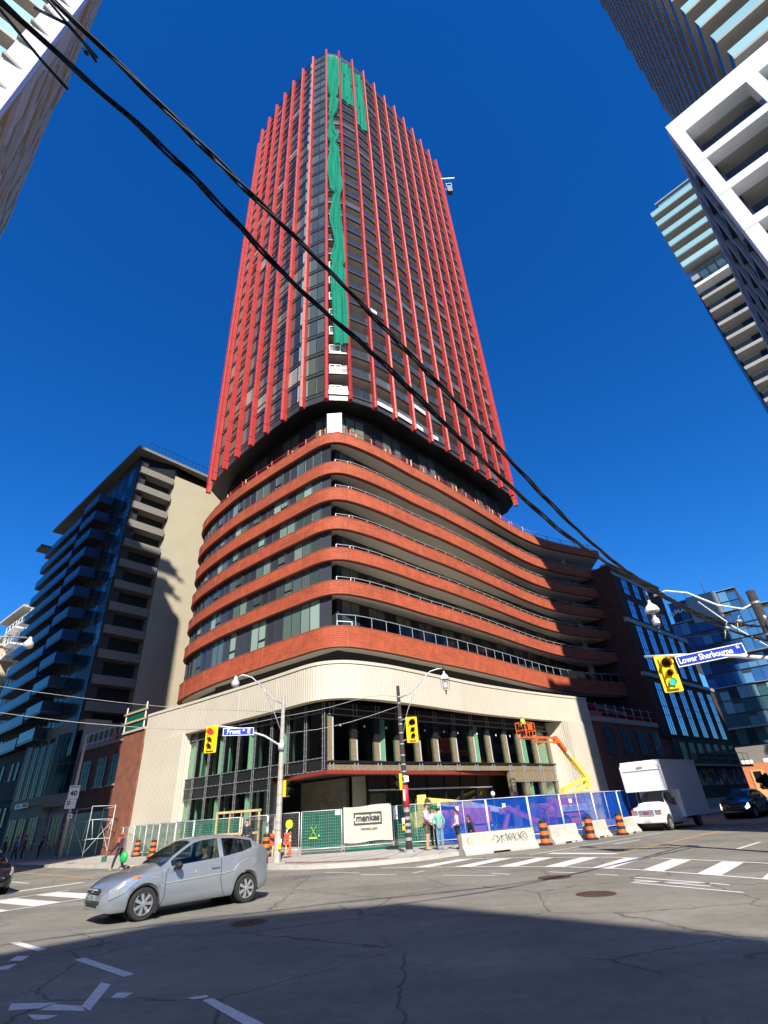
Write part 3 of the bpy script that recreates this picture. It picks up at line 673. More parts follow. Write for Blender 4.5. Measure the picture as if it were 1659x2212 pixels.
# recessed terrace storey -------------------------------------------
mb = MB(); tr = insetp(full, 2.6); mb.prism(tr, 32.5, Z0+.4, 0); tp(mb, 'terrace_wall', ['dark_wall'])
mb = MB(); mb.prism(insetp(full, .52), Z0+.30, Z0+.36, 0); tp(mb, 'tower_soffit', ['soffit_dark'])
trv = tr[:len(FIN)]
wmb = MB(); wmb.box(.04, .46, -.06, 0, .2, 5.2); wmb.box(.54, .96, -.06, 0, .2, 5.2); TW = wmb.mesh('window', 'glass_back')
for i in range(1, len(trv)-1):
    a, b = trv[i], trv[i+1]; w = hypot(b[0]-a[0], b[1]-a[1]); ang = atan2(b[1]-a[1], b[0]-a[0])
    if i in (7, 8) or i % 2 == 1: put(TW, 'window', T, loc=(a[0]-BX, a[1]-BY, 32.9), rot=ang, scale=(w, 1, 1))
mb = MB(); mb.box(-.75, .75, -.1, .1, 32.8, 34.9); mb.box(-.75, .75, -.12, .08, 34.95, 37.3); o = tp(mb, 'door_wrap', ['white_panel']); o.location = (-4.4-BX, 38.9-BY, 0)

# podium ------------------------------------------------------------
PC = [(-20.5, 58), (-21.9, 55.6), (-22.3, 53.6), (-22.0, 51.8), (-21.2, 50.6), (-19.8, 48.8), (-17.6, 46.55), (-15.4, 44.4), (-12.7, 42.2), (-9.6, 39.75), (-7.4, 38.1), (-5.9, 36.95), (-4.7, 36.4), (-3.6, 36.45), (-2.6, 37.05),
      (-1.4, 38.0), (-.2, 39.1), (1.3, 40.6), (3.2, 42.7), (5.6, 45.0), (7.8, 47.4), (10.1, 49.95), (12.6, 52.8), (15.9, 56.6), (18.8, 59.6), (21.5, 61.8), (24, 63.4), (27, 65.0), (30.9, 66.9)]
P = resample(smooth_path(PC, 2), .5)
L = arclen(P)
ic = min(range(len(P)), key=lambda i: hypot(P[i][0]+4.55, P[i][1]-36.4))      # index of the glass corner
BANDS = [(32.75, 31.6), (29.35, 28.1), (26.55, 25.25), (23.55, 22.35), (20.6, 19.5), (17.7, 16.55), (14.0, 12.4)]
back_pts = [(31, 72), (20, 84), (-10, 80), (-19, 62)]
Qa, Qb = (-4.2, 37.6), (27.5, 71.0)
for z1, z0 in BANDS:
    inn = offset(P, .45)
    step = 9; i = 0; segs = []
    while i < len(P)-1:
        j = min(i+step, len(P)-1)
        if len(P)-1-j < 3: j = len(P)-1
        segs.append((i, j)); i = j
    band = MB()
    flat(band, P, inn, z1-.03, 1); flat(band, inn, P, z0+.02, 1); ribbon(band, inn, z0+.02, z1-.03, 1)
    bo = tp(band, 'brick_band', ['brick_band', 'steel_red'], smooth=True)
    for i, j in segs:
        bp_ = MB(); Pz = P[i:j+1]; L0 = L[i]
        for q in range(len(Pz)-1): a, b = Pz[q], Pz[q+1]; u0, u1 = L[i+q], L[i+q+1]; bp_.face([(*a, z0+.02), (*b, z0+.02), (*b, z1-.03), (*a, z1-.03)], 0, [(u0, z0), (u1, z0), (u1, z1), (u0, z1)])
        bp_.build('brick_panel', 'brick_band', bo, 'all')
    tr_ = MB(); Pe = offset(P, -.025); Pi = offset(P, .3)
    for za, zb in ((z0-.02, z0+.05), (z1-.06, z1)):
        ribbon(tr_, Pe, za, zb); flat(tr_, Pe, Pi, zb); flat(tr_, Pi, Pe, za)
    for i, j in segs[1:]:
        a = P[i]; b = P[i+1]; t = (Vector(b)-Vector(a)).normalized()
        tr_.hexa([(a[0]-t.y*q*-1+t.x*w, a[1]-t.x*q+t.y*w, z) for z in (z0, z1) for q, w in ((.035, -.02), (.035, .02), (-.02, .02), (-.02, -.02))])
    tp(tr_, 'trim', ['brick_joint'] if 'brick_joint' in M else ['steel_red'], kind='stuff')
# slabs with pale soffits
def podium_plan(d): return offset(P, d)+back_pts
for z1, z0 in BANDS:
    mb = MB(); mb.prism(podium_plan(.42), z0+.06, z0+.32, 0); tp(mb, 'floor_slab', ['soffit'])
# left glazing, between bands
WP = offset(P, .38)
lw = resample([WP[i] for i in range(6, ic+1)], 1.06)
def pmesh(kind):
    f = MB(); 
    f.box(0, .05, -.07, .05, 0, 1, 0); f.box(0, 1, -.07, .05, 0, .02, 0); f.box(0, 1, -.07, .05, .97, 1, 0)
    p = MB()
    if kind == 'vent': f.box(.05, 1, -.09, .0, .30, .335, 0); f.box(.93, 1, -.09, .0, 0, 1, 0)
    p.box(.05, 1, -.01, .02, .02, .97, 0)
    return f.mesh('window', 'charcoal'), p.mesh('pane', 'slate_panel' if kind == 'slate' else 'glass_podium'), 
KM = {k: pmesh(k) for k in ('slate', 'glass', 'vent')}
levels = [(BANDS[i+1][0], BANDS[i][1]) for i in range(6)]
rr = random.Random(3)
for li, (z0, z1) in enumerate(levels):
    n = len(lw)-1; pat = ['slate', 'glass', 'vent', 'slate', 'slate', 'glass', 'glass', 'slate', 'vent', 'slate']
    for i in range(n):
        a, b = lw[i], lw[i+1]; w = hypot(b[0]-a[0], b[1]-a[1])
        k = n-1-i
        kind = 'slate' if k == 0 else ('glass' if k in (1, 2, 3) else pat[(i+li*3) % 10])
        o = put(KM[kind][0], 'window', T, loc=(a[0]-BX, a[1]-BY, z0), rot=atan2(b[1]-a[1], b[0]-a[0]), scale=(w, 1, z1-z0))
        put(KM[kind][1], 'pane', o)
# right: recessed wall, railings, windows
qd = Vector((Qb[0]-Qa[0], Qb[1]-Qa[1])); qa = atan2(qd.y, qd.x); ql = qd.length; qd.normalize()
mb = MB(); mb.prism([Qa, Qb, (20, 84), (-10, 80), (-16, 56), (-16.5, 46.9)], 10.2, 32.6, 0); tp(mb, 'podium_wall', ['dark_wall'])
bw = MB(); bw.box(0, .85, -.05, 0, 0, 1); bw.box(.95, 1.8, -.05, 0, 0, 1); BW = bw.mesh('window', 'glass_back')
for z0, z1 in levels:
    s = .5; q = 0
    while s < ql-4:
        put(BW, 'window', T, loc=(Qa[0]+qd.x*s-BX, Qa[1]+qd.y*s-BY, z0-.3 if q % 3 else z0+.3), rot=qa, scale=(1, 1, (z1-z0+.25) if q % 3 else (z1-z0-.35)))
        s += 3.3 if q % 2 else 2.9; q += 1
RP = offset(P, .22)[ic+1:]
for li, (z1, z0) in enumerate(BANDS[1:]):
    h = .95 if li == 5 else .38
    rp = resample(RP, 1.5)
    f = MB()
    for a, b in zip(rp, rp[1:]):
        f.bar((*a, z1+h), (*b, z1+h), .05); f.bar((*a, z1-.05), (*a, z1+h), .045)
    o = tp(f, 'balcony_railing', ['grey_paint'])
    gl = MB()
    for a, b in zip(rp, rp[1:]): gl.bar((*a, z1+h/2), (*b, z1+h/2), .02, h-.06)
    o2 = gl.build('glass', 'glass_rail_clear', o)
    if li < 6:
        mb = MB(); a, b = rp[0], lerp(rp[0], rp[1], .8)
        for z in (.06, min(h, .4)): mb.bar((*a, z1+z), (*b, z1+z), .05)
        for c in (a, b): mb.bar((*c, z1), (*c, z1+min(h, .4)), .05)
        tp(mb, 'white_railing', ['white_paint'])
for z0, z1 in levels+[(9.6, 12.4)]:
    for x, y in ((25.2, 66.6),):
        mb = MB(); mb.lathe([(.38, z0-1.2), (.38, z1)], (x, y, 0), 16); tp(mb, 'column', ['concrete'], smooth=True)
# dark storey between the last band and the stone base
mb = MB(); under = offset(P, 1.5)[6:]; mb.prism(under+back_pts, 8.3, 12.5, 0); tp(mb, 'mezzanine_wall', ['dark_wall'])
un = resample(under, 2.9)
uw = MB(); uw.box(.10, .36, -.05, 0, 0, 1); uw.box(.42, .68, -.05, 0, 0, 1); UW = uw.mesh('window', 'glass_back')
for i, (a, b) in enumerate(zip(un[3:-4], un[4:-3])):
    w = hypot(b[0]-a[0], b[1]-a[1]); put(UW, 'window', T, loc=(a[0]-BX, a[1]-BY, 10.0), rot=atan2(b[1]-a[1], b[0]-a[0]), scale=(w, 1, 1.75))
# terrace rail in red and the builders' posts
tr_p = resample(offset(P, .5), 1.3)
rm = MB(); rs = MB(); rb = MB()
for i, (a, b) in enumerate(zip(tr_p, tr_p[1:])):
    m_ = 1 if b[0] > 19 else 0
    for z in (.55, 1.05): rm.bar((*a, 32.7+z), (*b, 32.7+z), .05, m=m_)
    if i % 2 == 0: rm.bar((*a, 32.6), (*a, 32.6+1.35), .08, m=m_)
    if not m_: rs.bar((*a, 33.0), (*b, 33.0), .03, .5)
    if i % 3 == 0 and not m_: rb.bar((*lerp(a, b, .5), 32.6), (*lerp(a, b, .5), 32.6+rr.uniform(.9, 1.5)), .12)
tp(rm, 'guard_rail', ['red_rail', 'grey_paint']); tp(rs, 'guard_mesh', ['screen_red']); tp(rb, 'guard_post', ['wood'], kind='stuff')
mb = MB()
for t in (.42, .50, .56, .63, .70): p = offset(P, 1.3)[int(len(P)*t)]; mb.box(p[0]-.5, p[0]+.4, p[1]-.05, p[1]+.05, 32.7, 33.2+t)
tp(mb, 'board_stack', ['white_panel'])

# stone base --------------------------------------------------------
WC = [(-22.1, 46.6), (-20.6, 45.4), (-17.2, 42.9), (-13.9, 40.25), (-9.7, 36.9), (-7.2, 34.75), (-6, 33.7), (-5, 33.1), (-4, 32.95), (-3, 33.15), (-1.7, 34.0), (-.4, 35.1), (1.5, 37.2), (3.9, 39.95), (6.6, 43), (10.7, 46.9), (14.2, 49.9), (18.9, 53.5)]
W = resample(smooth_path(WC, 2), .4)
zl, zh = 8.1, 10.35
lin = MB(); WI = offset(W, .6)
flat(lin, WI, W, zl, 1); ribbon(lin, offset(W, -.06), zh-.08, zh+.12, 1)
flat(lin, offset(W, -.06), offset(W, 1.6), zh+.12, 1); ribbon(lin, WI, zl, zh, 1); flat(lin, offset(W, -.06), W, zh-.08, 1)
for e in (0, -1):
    a, b = W[e], WI[e]; lin.face([(*a, zl), (*b, zl), (*b, zh), (*a, zh)], 1)
tp(lin, 'stone_lintel', ['fluted', 'limestone'] if 'fluted' in M else ['limestone', 'limestone'])
mb = MB(); mb.prism(offset(W, .5)+[(27, 64), (10, 75), (-18, 58), (-23, 50)], 9.9, 10.25, 0); tp(mb, 'terrace_roof', ['roof_grey'])
for i in range(0, len(W)-1, 11):
    j = min(i+11, len(W)-1); sp_ = MB(); Lw = arclen(W)
    for q in range(i, j): sp_.face([(*W[q], zl), (*W[q+1], zl), (*W[q+1], zh-.08), (*W[q], zh-.08)], 0, [(Lw[q], zl), (Lw[q+1], zl), (Lw[q+1], zh), (Lw[q], zh)])
    tp(sp_, 'stone_panel', ['fluted'], smooth='all')
# joints between stone panels
js = MB()
for i in range(0, len(W), 11):
    a = W[i]; b = W[min(i+1, len(W)-1)]; t = (Vector(b)-Vector(a)).normalized() if a != b else Vector((1, 0)); n = (t.y, -t.x)
    js.bar((a[0]+n[0]*.002, a[1]+n[1]*.002, zl+.02), (a[0]+n[0]*.002, a[1]+n[1]*.002, zh-.1), .025, .012)
tp(js, 'stone_joint', ['cream_shade'], kind='stuff')
# piers, local frames along the two fronts
def pier(name, p0, az, u0, u1, jam, side):
    """front face u0..u1, curved jamb going in on the open side"""
    o = root_part(name, p0, az)
    mb = MB()
    if side > 0: poly = [(u0, 0), (u1, 0)]+[(u1+jam*(1-cos(a)), 2.6*sin(a)) for a in [pi/2*k/8 for k in range(1, 9)]]+[(u0, 2.6)]
    else: poly = [(u0-jam*(1-cos(a)), 2.6*sin(a)) for a in [pi/2*k/8 for k in range(8, 0, -1)]]+[(u0, 0), (u1, 0), (u1, 2.6)]
    mb.prism(poly, 0, zl+.002, 0)
    me = mb.mesh(name, ['fluted'])
    return put(me, name, T, loc=(p0[0]-BX, p0[1]-BY, 0), rot=az2(az))
def root_part(*a): return None
pier('stone_pier', (-22.05, 46.55), 129.2, 0, 6.2, 1.2, 1)
pier('stone_pier', (18.9, 53.5), 47, -4.6, 0, 1.9, -1)

# shop front glazing --------------------------------------------------
GC = (-4.55, 33.8)
def wallframe(az): return dict(loc=(GC[0]-BX, GC[1]-BY, 0), rot=az2(az))
azL, azR = 127.6, 46.35
def shop(mb, name, mats, az, **k):
    me = mb.mesh(name, mats); return put(me, name, T, **wallframe(az), **k)
# left wall: u runs negative from the corner (local x = bearing 130)
PL = [-.15, -1.8, -3.5, -5.2, -7.0, -8.85, -10.6, -12.4, -14.2, -16.2]
for i, (a, b) in enumerate(zip(PL[1:], PL)):
    low = b < -5.0
    f = MB()
    for x in (a, b-.0):
        f.box(x-.10, x+.10, -.02, .25, .3 if low else 4.15, 8.1, 0)
    f.box(a+.13, b-.13, -.0, .2, 4.15, 4.85, 1); f.box(a+.13, b-.13, -.0, .2, 7.45, 8.1, 1)
    if low: f.box(a+.13, b-.13, 0, .2, 3.45, 4.15, 1); f.box(a+.13, b-.13, 0, .2, .14, .5, 1)
    o = shop(f, 'window', ['black_metal', 'membrane'], azL)
    gl = MB(); gl.box(a+.13, b-.13, .1, .13, 4.85, 7.45); gl.build('pane', 'glass_clear', o)
    if low: gl = MB(); gl.box(a+.13, b-.13, .1, .13, .5, 3.45); gl.build('pane', 'glass_clear', o)
    cl = MB()
    for x in (b-.16, b+.02):
        cl.bar((x, -.05, .3 if low else 4.2), (x, -.05, 8.0), .035, m=0)
        for z in [4.2+.42*k for k in range(10)]+([.4+.42*k for k in range(9)] if low else []): cl.box(x-.035, x+.035, -.08, -.03, z, z+.07)
    for z in [4.85, 4.15, 7.5]+([3.45, 1.9, .5] if low else []):
        cl.bar((a, -.06, z), (b, -.06, z), .03)
        for q in range(4): x = a+(b-a)*(q+.5)/4; cl.box(x-.04, x+.04, -.08, -.03, z-.035, z+.035)
    cl.build('clip_rail', 'galv_dark', o, kind='stuff')
# right wall
PR = [.1, 2.03, 4.0, 5.9, 7.87, 9.75, 11.87, 14.0, 16.1, 18.4, 20.4, 22.8, 25.1, 27.3, 28.6]
rr = random.Random(5)
for i, (a, b) in enumerate(zip(PR, PR[1:])):
    zt = 7.3-.0*i
    zd = zt-(zt-4.62)*[.02, .5, .55, .48, .45, .40, .34, .28, .22, .16, .12, .1, .1, .1][i]
    f = MB(); f.box(a, a+.44, -.02, .3, zd, zt, 1); f.box(a, a+.34, 0, .3, 4.62, zd, 0); f.box(a+.34, a+.42, -.03, .25, 4.62, zd-.05, 2)
    f.box(a+.46, b, .08, .3, 4.45, 4.62, 1); f.box(a, b, -.02, .3, 4.12, 4.45, 0)
    f.box(a, b, .02, .3, zt, 8.12, 1)
    for x in (a+.08, a+.36): f.bar((x, -.08, 4.1), (x, -.08, 4.75), .07, m=3)
    f.bar((a, -.1, 4.62), (b, -.1, 4.62), .09, m=4)
    for z in (zt+.05, zt+.42): f.bar((a, -.05, z), (b, -.05, z), .035, m=3)
    f.bar((a+.1, -.06, zt), (a+.1, -.06, 8.1), .03, m=3); f.bar((a+.4, -.06, zt), (a+.4, -.06, 8.1), .03, m=3)
    o = shop(f, 'window', ['insulation', 'membrane', 'galv_light', 'galv', 'black_metal'], azR)
    gl = MB(); gl.box(a+.46, b, .14, .17, 4.62, zt); gl.build('pane', 'glass_clear', o)
    st = MB(); x = (a+b)/2+rr.uniform(-.3, .3); st.box(x, x+.10, .12, .135, 6.7, 6.85); st.build('sticker', 'sign_white', o)
    if a > 18.3:
        f = MB(); solid = i in (12, 13)
        f.box(a, a+.5, -.02, .3, .14, 4.12, 0)
        if solid: f.box(a+.5, b, 0, .3, .14, 4.12, 0)
        f.box(a+.5, b, .0, .3, 3.35, 4.12, 0); f.box(a+.5, b, .05, .3, .14, .5, 1)
        for x in (a+.02, a+.48): f.bar((x, -.06, .2), (x, -.06, 4.1), .05, m=3)
        f.bar((a, -.07, 1.9), (b, -.07, 1.9), .045, m=3); f.bar((a, -.07, 3.3), (b, -.07, 3.3), .045, m=3)
        o = shop(f, 'storefront_bay', ['insulation', 'black_metal', 'galv_light', 'galv'], azR)
        if not solid: gl = MB(); gl.box(a+.5, b, .12, .15, .5, 3.35); gl.build('pane', 'glass_clear', o)
# set-back entrance storefront under the canopy
f = MB(); f.box(4.2, 17.3, 1.2, 1.35, 3.1, 4.1, 1)
for k in range(8):
    x = 4.2+k*1.87; f.box(x, x+.08, 1.1, 1.3, .14, 4.1, 0)
f.box(4.2, 17.3, 1.08, 1.2, 3.02, 3.10, 2); f.box(4.2, 6.0, 1.1, 1.2, 2.2, 2.26, 2)
o = shop(f, 'entrance_storefront', ['black_metal', 'membrane', 'galv_light'], azR)
gl = MB(); gl.box(4.2, 17.3, 1.24, 1.26, .14, 3.02); gl.build('pane', 'glass_clear', o)
# red steel canopy
cp = MB(); A = [(-9.9, 39.1), (-4.4, 32.7), (9.3, 47.9)]; B = [(-9.4, 39.6), (-4.4, 33.9), (8.7, 48.6)]
for i in range(2): cp.hexa([(*A[i], 3.88), (*A[i+1], 3.88), (*B[i+1], 3.88), (*B[i], 3.88), (*A[i], 4.08), (*A[i+1], 4.08), (*B[i+1], 4.08), (*B[i], 4.08)])
tp(cp, 'steel_canopy', ['steel_red'])
# inside: floors, ceiling, columns, back walls
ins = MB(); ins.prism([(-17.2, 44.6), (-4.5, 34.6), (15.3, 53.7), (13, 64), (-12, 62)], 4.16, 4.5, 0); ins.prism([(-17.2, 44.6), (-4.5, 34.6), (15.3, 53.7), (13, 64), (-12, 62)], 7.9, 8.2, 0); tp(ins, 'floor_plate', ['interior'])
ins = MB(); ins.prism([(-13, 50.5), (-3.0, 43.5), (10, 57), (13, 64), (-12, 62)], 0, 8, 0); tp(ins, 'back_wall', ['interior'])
for u, az_ in ((-4.4, azL), (-7.9, azL), (-11.4, azL), (-14.9, azL), (5.0, azR), (15.1, azR), (21.7, azR)):
    ux, uy = dirv(az_); x, y = GC[0]+ux*u-cos(R(az_))*.72, GC[1]+uy*u+sin(R(az_))*.72
    mb = MB(); mb.box(x-.40, x+.40, y-.40, y+.40, .1 if abs(u) > 6 and u < 14 or u > 20 else 4.5, 8); o = tp(mb, 'column', ['interior_green'])
for x, y in ((-3.05, 39.5), (-9.15, 39.7)):
    mb = MB(); mb.box(x-.45, x+.45, y-.4, y+.4, .1, 4.0); tp(mb, 'entrance_column', ['concrete'])
mb = MB(); mb.hexa([(-7.6, 42.4, .1), (-4.0, 39.6, .1), (-3.8, 39.9, .1), (-7.4, 42.7, .1), (-7.6, 42.4, 4), (-4.0, 39.6, 4), (-3.8, 39.9, 4), (-7.4, 42.7, 4)]); tp(mb, 'block_wall', ['block_wall'])
for (x, y, w, h, c, l) in ((-6.6, 37.4, .8, .35, 'sign_blue', 'flat blue supply box behind the upper window right of the pale lamp pole'), (-5.6, 36.8, .5, .35, 'white_paint', 'white stack of boards behind the last upper window before the glass corner'), (-11.3, 41.6, .9, .55, 'wood', 'heap of brown cardboard boxes behind the upper left windows'), (-3.4, 36.9, .9, .22, 'amber', 'low orange box behind the first window right of the glass corner'), (-3.2, 37.2, .3, .5, 'white_paint', 'small white tub standing behind the low orange box'), (-7.3, 37.9, .3, .6, 'wood', 'brown cardboard box standing behind the flat blue box')):
    mb = MB(); mb.box(-w/2, w/2, -.2, .2, 0, h*.6); mb.box(-w/3, w/4, -.15, .15, h*.6, h)
    mb.build('supply_box', c, loc=(x, y+.3, 4.505), label=l, cat='box', group='building supplies behind the upper windows')
# ================================================================== neighbouring buildings
def bld(name, label, P0, az, cat='building'):
    o = root(name, label, cat, (P0[0], P0[1], 0), az2(az)); return o
def part(mb, name, mats, par, **k): return mb.build(name, mats, par, **k)

# --- brick annex on the right of the stone base (frame: bearing 47)
A0 = (18.9, 53.5)
B = bld('brick_annex', 'low red brick annex with concrete ledge between the stone base and dark brown building', A0, 47)
f = MB(); f.box(.02, 17.6, .05, 12, 0, 8.35)
part(f, 'wall', ['brick_annex'], B)
f = MB(); f.box(-.1, 17.5, -.05, 3, 8.35, 8.85); part(f, 'ledge', ['concrete'], B)
wm = MB(); wm.box(0, 1.75, -.04, .03, 0, 2.4, 0); [wm.bar((x, -.06, 0), (x, -.06, 2.4), .05, m=1) for x in (0, .58, 1.17, 1.75)]; [wm.bar((0, -.06, z), (1.75, -.06, z), .05, m=1) for z in (0, .8, 1.6, 2.4)]
AWM = wm.mesh('window', ['glass_sky_tint', 'black_metal'])
for u in (1.9, 5.6, 9.1, 12.7): put(AWM, 'window', B, loc=(u, 0, 5.4))
f = MB()
for u in range(0, 18, 2): f.bar((u, .1, 8.85), (u, .1, 10.2), .045)
for z in (9.3, 10.0): f.bar((0, .1, z), (17.4, .1, z), .02)
part(f, 'guard_post', ['galv'], B, kind='stuff')
f = MB(); f.bar((0, .12, 9.1), (17.4, .12, 9.1), .02, .35, 0); f.bar((0, .13, 9.6), (2.2, .13, 9.6), .02, .8, 0); part(f, 'guard_mesh', ['screen_red'], B)
f = MB(); f.box(0, 2.5, -.04, -.02, 8.9, 9.25); part(f, 'red_tarpaulin', ['red_rail'], B)
# railing + gate by the entrance to the side
# --- dark brown brick block
B = bld('brown_brick_building', 'dark brown brick block with tall blue reflecting windows stepping down along the street', A0, 47)
w = MB()
for u0, u1, z in ((15.4, 31.2, 29.2), (31.2, 35.0, 21.3), (35.0, 38.4, 14.4)):
    w.box(u0, u1, -.25, 16, 7.4, z); 
part(w, 'wall', ['brick_brown'], B)
w = MB(); w.box(17.6, 38.4, -.2, 16, 0, 7.4); part(w, 'ground_floor', ['dark_stone'], B)
w = MB()
for u0, u1, z in ((15.3, 31.3, 29.2), (31.3, 35.1, 21.3), (35.1, 38.5, 14.4)): w.box(u0, u1, -.35, 1, z, z+.25)
w.box(15.3, 38.5, -.38, 0, 14.3, 14.75); w.box(15.3, 35.1, -.38, 0, 21.1, 21.7); w.box(15.4, 31.2, -.33, 0, 27.7, 28.2)
part(w, 'cornice', ['grey_paint'], B)
def tallwin(wd, h, cols, rows, gl='glass_sky_tint'):
    f = MB(); n = len(rows)
    for x in [i*wd/cols for i in range(cols+1)]: f.box(x-.03, x+.03, -.05, -.015, 0, h, 0)
    for z in [0, *rows, h]: f.box(0, wd, -.048, -.016, z-.03, z+.03, 0)
    p = MB(); p.box(0, wd, -.02, .04, 0, h); return f.mesh('window', 'black_metal'), p.mesh('pane', gl)
rows = [(25.4, 2.8, [17.6, 20.9, 24.3], [.9, 2.2]), (22.0, 2.5, [17.6, 20.9, 24.3, 27.7], [.8, 2.0]), (15.2, 5.8, [17.6, 20.9, 24.3, 27.7, 31.3], [1.6, 2.6, 4.9]), (7.7, 6.0, [17.6, 21.1, 24.5, 27.8, 31.3, 34.7], [2.2, 3.2, 5.1])]
for z, h, us, rw in rows:
    a, b = tallwin(1.75, h, 3, rw)
    for u in us: o = put(a, 'window', B, loc=(u, -.27, z)); put(b, 'pane', o)
a, b = tallwin(1.5, 2.0, 3, [1.], 'glass_dark')
for u in (19.2, 21.9, 24.6, 27.4, 30.2, 33.0, 35.8): o = put(a, 'window', B, loc=(u, -.23, 4.9)); put(b, 'pane', o)
m = MB(); m.box(17.9, 37.6, -.32, -.22, 2.3, 4.1); part(m, 'mural_panel', ['mural'], B)
m = MB(); m.box(17.6, 38.6, -1.6, -.2, 4.25, 4.5); [m.bar((u, -1.5, 4.5), (u, -1.5, 5.9), .05) for u in range(18, 39, 2)]; [m.bar((18, -1.5, z), (38.4, -1.5, z), .05) for z in (5.1, 5.9)]
part(m, 'sidewalk_shed', ['black_metal'], B)
m = MB(); m.box(17.8, 37, -1.5, -.9, 0, 1.0); part(m, 'low_barrier', ['barrier_concrete'], B)

# --- brick annex on the left
C0 = (-22.1, 46.6)
B = bld('brick_annex', 'red brick annex behind scaffolding, left of the stone base, with guard rails on its roof', C0, 129.2)
f = MB(); f.box(-13.8, -.02, .1, 12, 0, 8.9); f.box(-4.0, -.02, -.12, .1, 0, 9.3); f.box(-1.35, -1.25, -.14, -.1, 0, 9.2); part(f, 'wall', ['brick_annex'], B)
f = MB(); f.box(-4.1, 0, -.25, .2, 9.3, 9.5); f.box(-13.9, -4.1, -.05, .3, 8.9, 9.05); part(f, 'coping', ['concrete'], B)
a, b = tallwin(1.9, 2.4, 3, [.8, 1.6], 'glass_dark'); sm = MB(); sm.box(-.12, 2.02, -.16, 0, -.14, 0); SM = sm.mesh('sill', 'concrete')
for u in (-5.9, -8.8, -12.2): o = put(a, 'window', B, loc=(u, .08, 5.4)); put(b, 'pane', o); put(SM, 'sill', o)
f = MB(); f.box(-12.6, -4.4, -.02, .1, .1, 3.4); part(f, 'hoarding', ['black_metal'], B)
f = MB(); 
for k in range(9): f.bar((-13.5+k*1.15, .1, 8.9), (-13.5+k*1.15, .1, 10.6), .07, m=0)
for z in (9.5, 10.4): f.bar((-13.6, .1, z), (-4.2, .1, z), .05, m=0)
part(f, 'guard_rail', ['galv'], B)
f = MB(); f.bar((-13.6, .14, 9.9), (-4.4, .14, 9.9), .02, .9); part(f, 'guard_mesh', ['screen_dark'], B)
f = MB(); f.bar((-13, .1, 9.2), (-5, .1, 9.3), .04, .25); f.box(-6.6, -5.7, -.06, .0, 9.1, 9.8); part(f, 'red_tarpaulin', ['red_rail'], B)
f = MB()
for x in (-3.9, -.2): f.bar((x, -.2, 9.4), (x, -.2, 11.6), .09, m=1)
for z in (10.1, 10.9): f.box(-4.3, .2, -.3, -.24, z, z+.16, 0)
part(f, 'timber_rail', ['wood', 'cloth_white'], B)
f = MB(); f.box(-3.8, -.3, -.2, -.17, 9.6, 11.2); part(f, 'green_screen', ['screen_green'], B)

# --- cream stone shop building, left
B = bld('cream_shop_building', 'low cream stone shop building with tall narrow windows below the dark condo block', C0, 129.2)
w = MB(); w.box(-28.6, -14.6, .3, 14, 0, 12.0); w.box(-28.6, -19, -.5, .3, 4.6, 12.2); w.box(-28.6, -19, -.35, .3, 0, 4.6)
w.hexa([(-19, -.5, 4.3), (-14.7, .3, 4.3), (-14.7, 3, 4.3), (-19, 3, 4.3), (-19, -.5, 5.4), (-14.7, .3, 5.4), (-14.7, 3, 5.4), (-19, 3, 5.4)])
w.hexa([(-19, -.5, 11.2), (-14.7, .3, 11.2), (-14.7, 3, 11.2), (-19, 3, 11.2), (-19, -.5, 12.3), (-14.7, .3, 12.3), (-14.7, 3, 12.3), (-19, 3, 12.3)])
part(w, 'wall', ['cream'], B)
a, b = tallwin(1.35, 5.6, 2, [1.8, 3.7], 'glass_dark')
for u in (-21.2, -23.4, -25.5, -27.7): o = put(a, 'window', B, loc=(u, -.52, 5.4)); put(b, 'pane', o)
a, b = tallwin(4.2, 5.8, 4, [2.8], 'glass_dark'); o = put(a, 'window', B, loc=(-19, -.46, 5.4), rot=R(10.5)); put(b, 'pane', o)
a, b = tallwin(2.4, 2.8, 3, [2.0], 'glass_dark')
for u in (-17.2, -21.6, -25.0, -27.9): o = put(a, 'window', B, loc=(u, -.4 if u < -19 else .2, .7)); put(b, 'pane', o)
f = MB(); f.box(-26.6, -22.9, -.62, -.5, 4.55, 5.0); sg = part(f, 'shop_sign', ['white_paint'], B)
lettering('OMAA', .5, 'sign_blue', sg, (-25.6, -.63, 4.78), bold=.01); f = MB(); f.box(-24.5, -23.0, -.64, -.62, 4.62, 4.95); f.build('red_panel', 'red_rail', sg)
# dark old stone house beyond
B = bld('dark_stone_building', 'dark weathered stone building with small windows at the far left edge', C0, 129.2)
w = MB(); w.box(-60, -28.7, -.1, 14, 0, 11.6); w.box(-60, -28.6, -.35, .2, 11.4, 12.0); w.box(-60, -28.7, -.2, 0, 5.6, 5.9); part(w, 'wall', ['dark_stone'], B)
a, b = tallwin(.9, 1.9, 1, [.95], 'glass_dark')
for z in (7.8, 3.0):
    for u in range(8): o = put(a, 'window', B, loc=(-31.8-u*1.9-(u//2)*1.6, -.13, z)); put(b, 'pane', o)

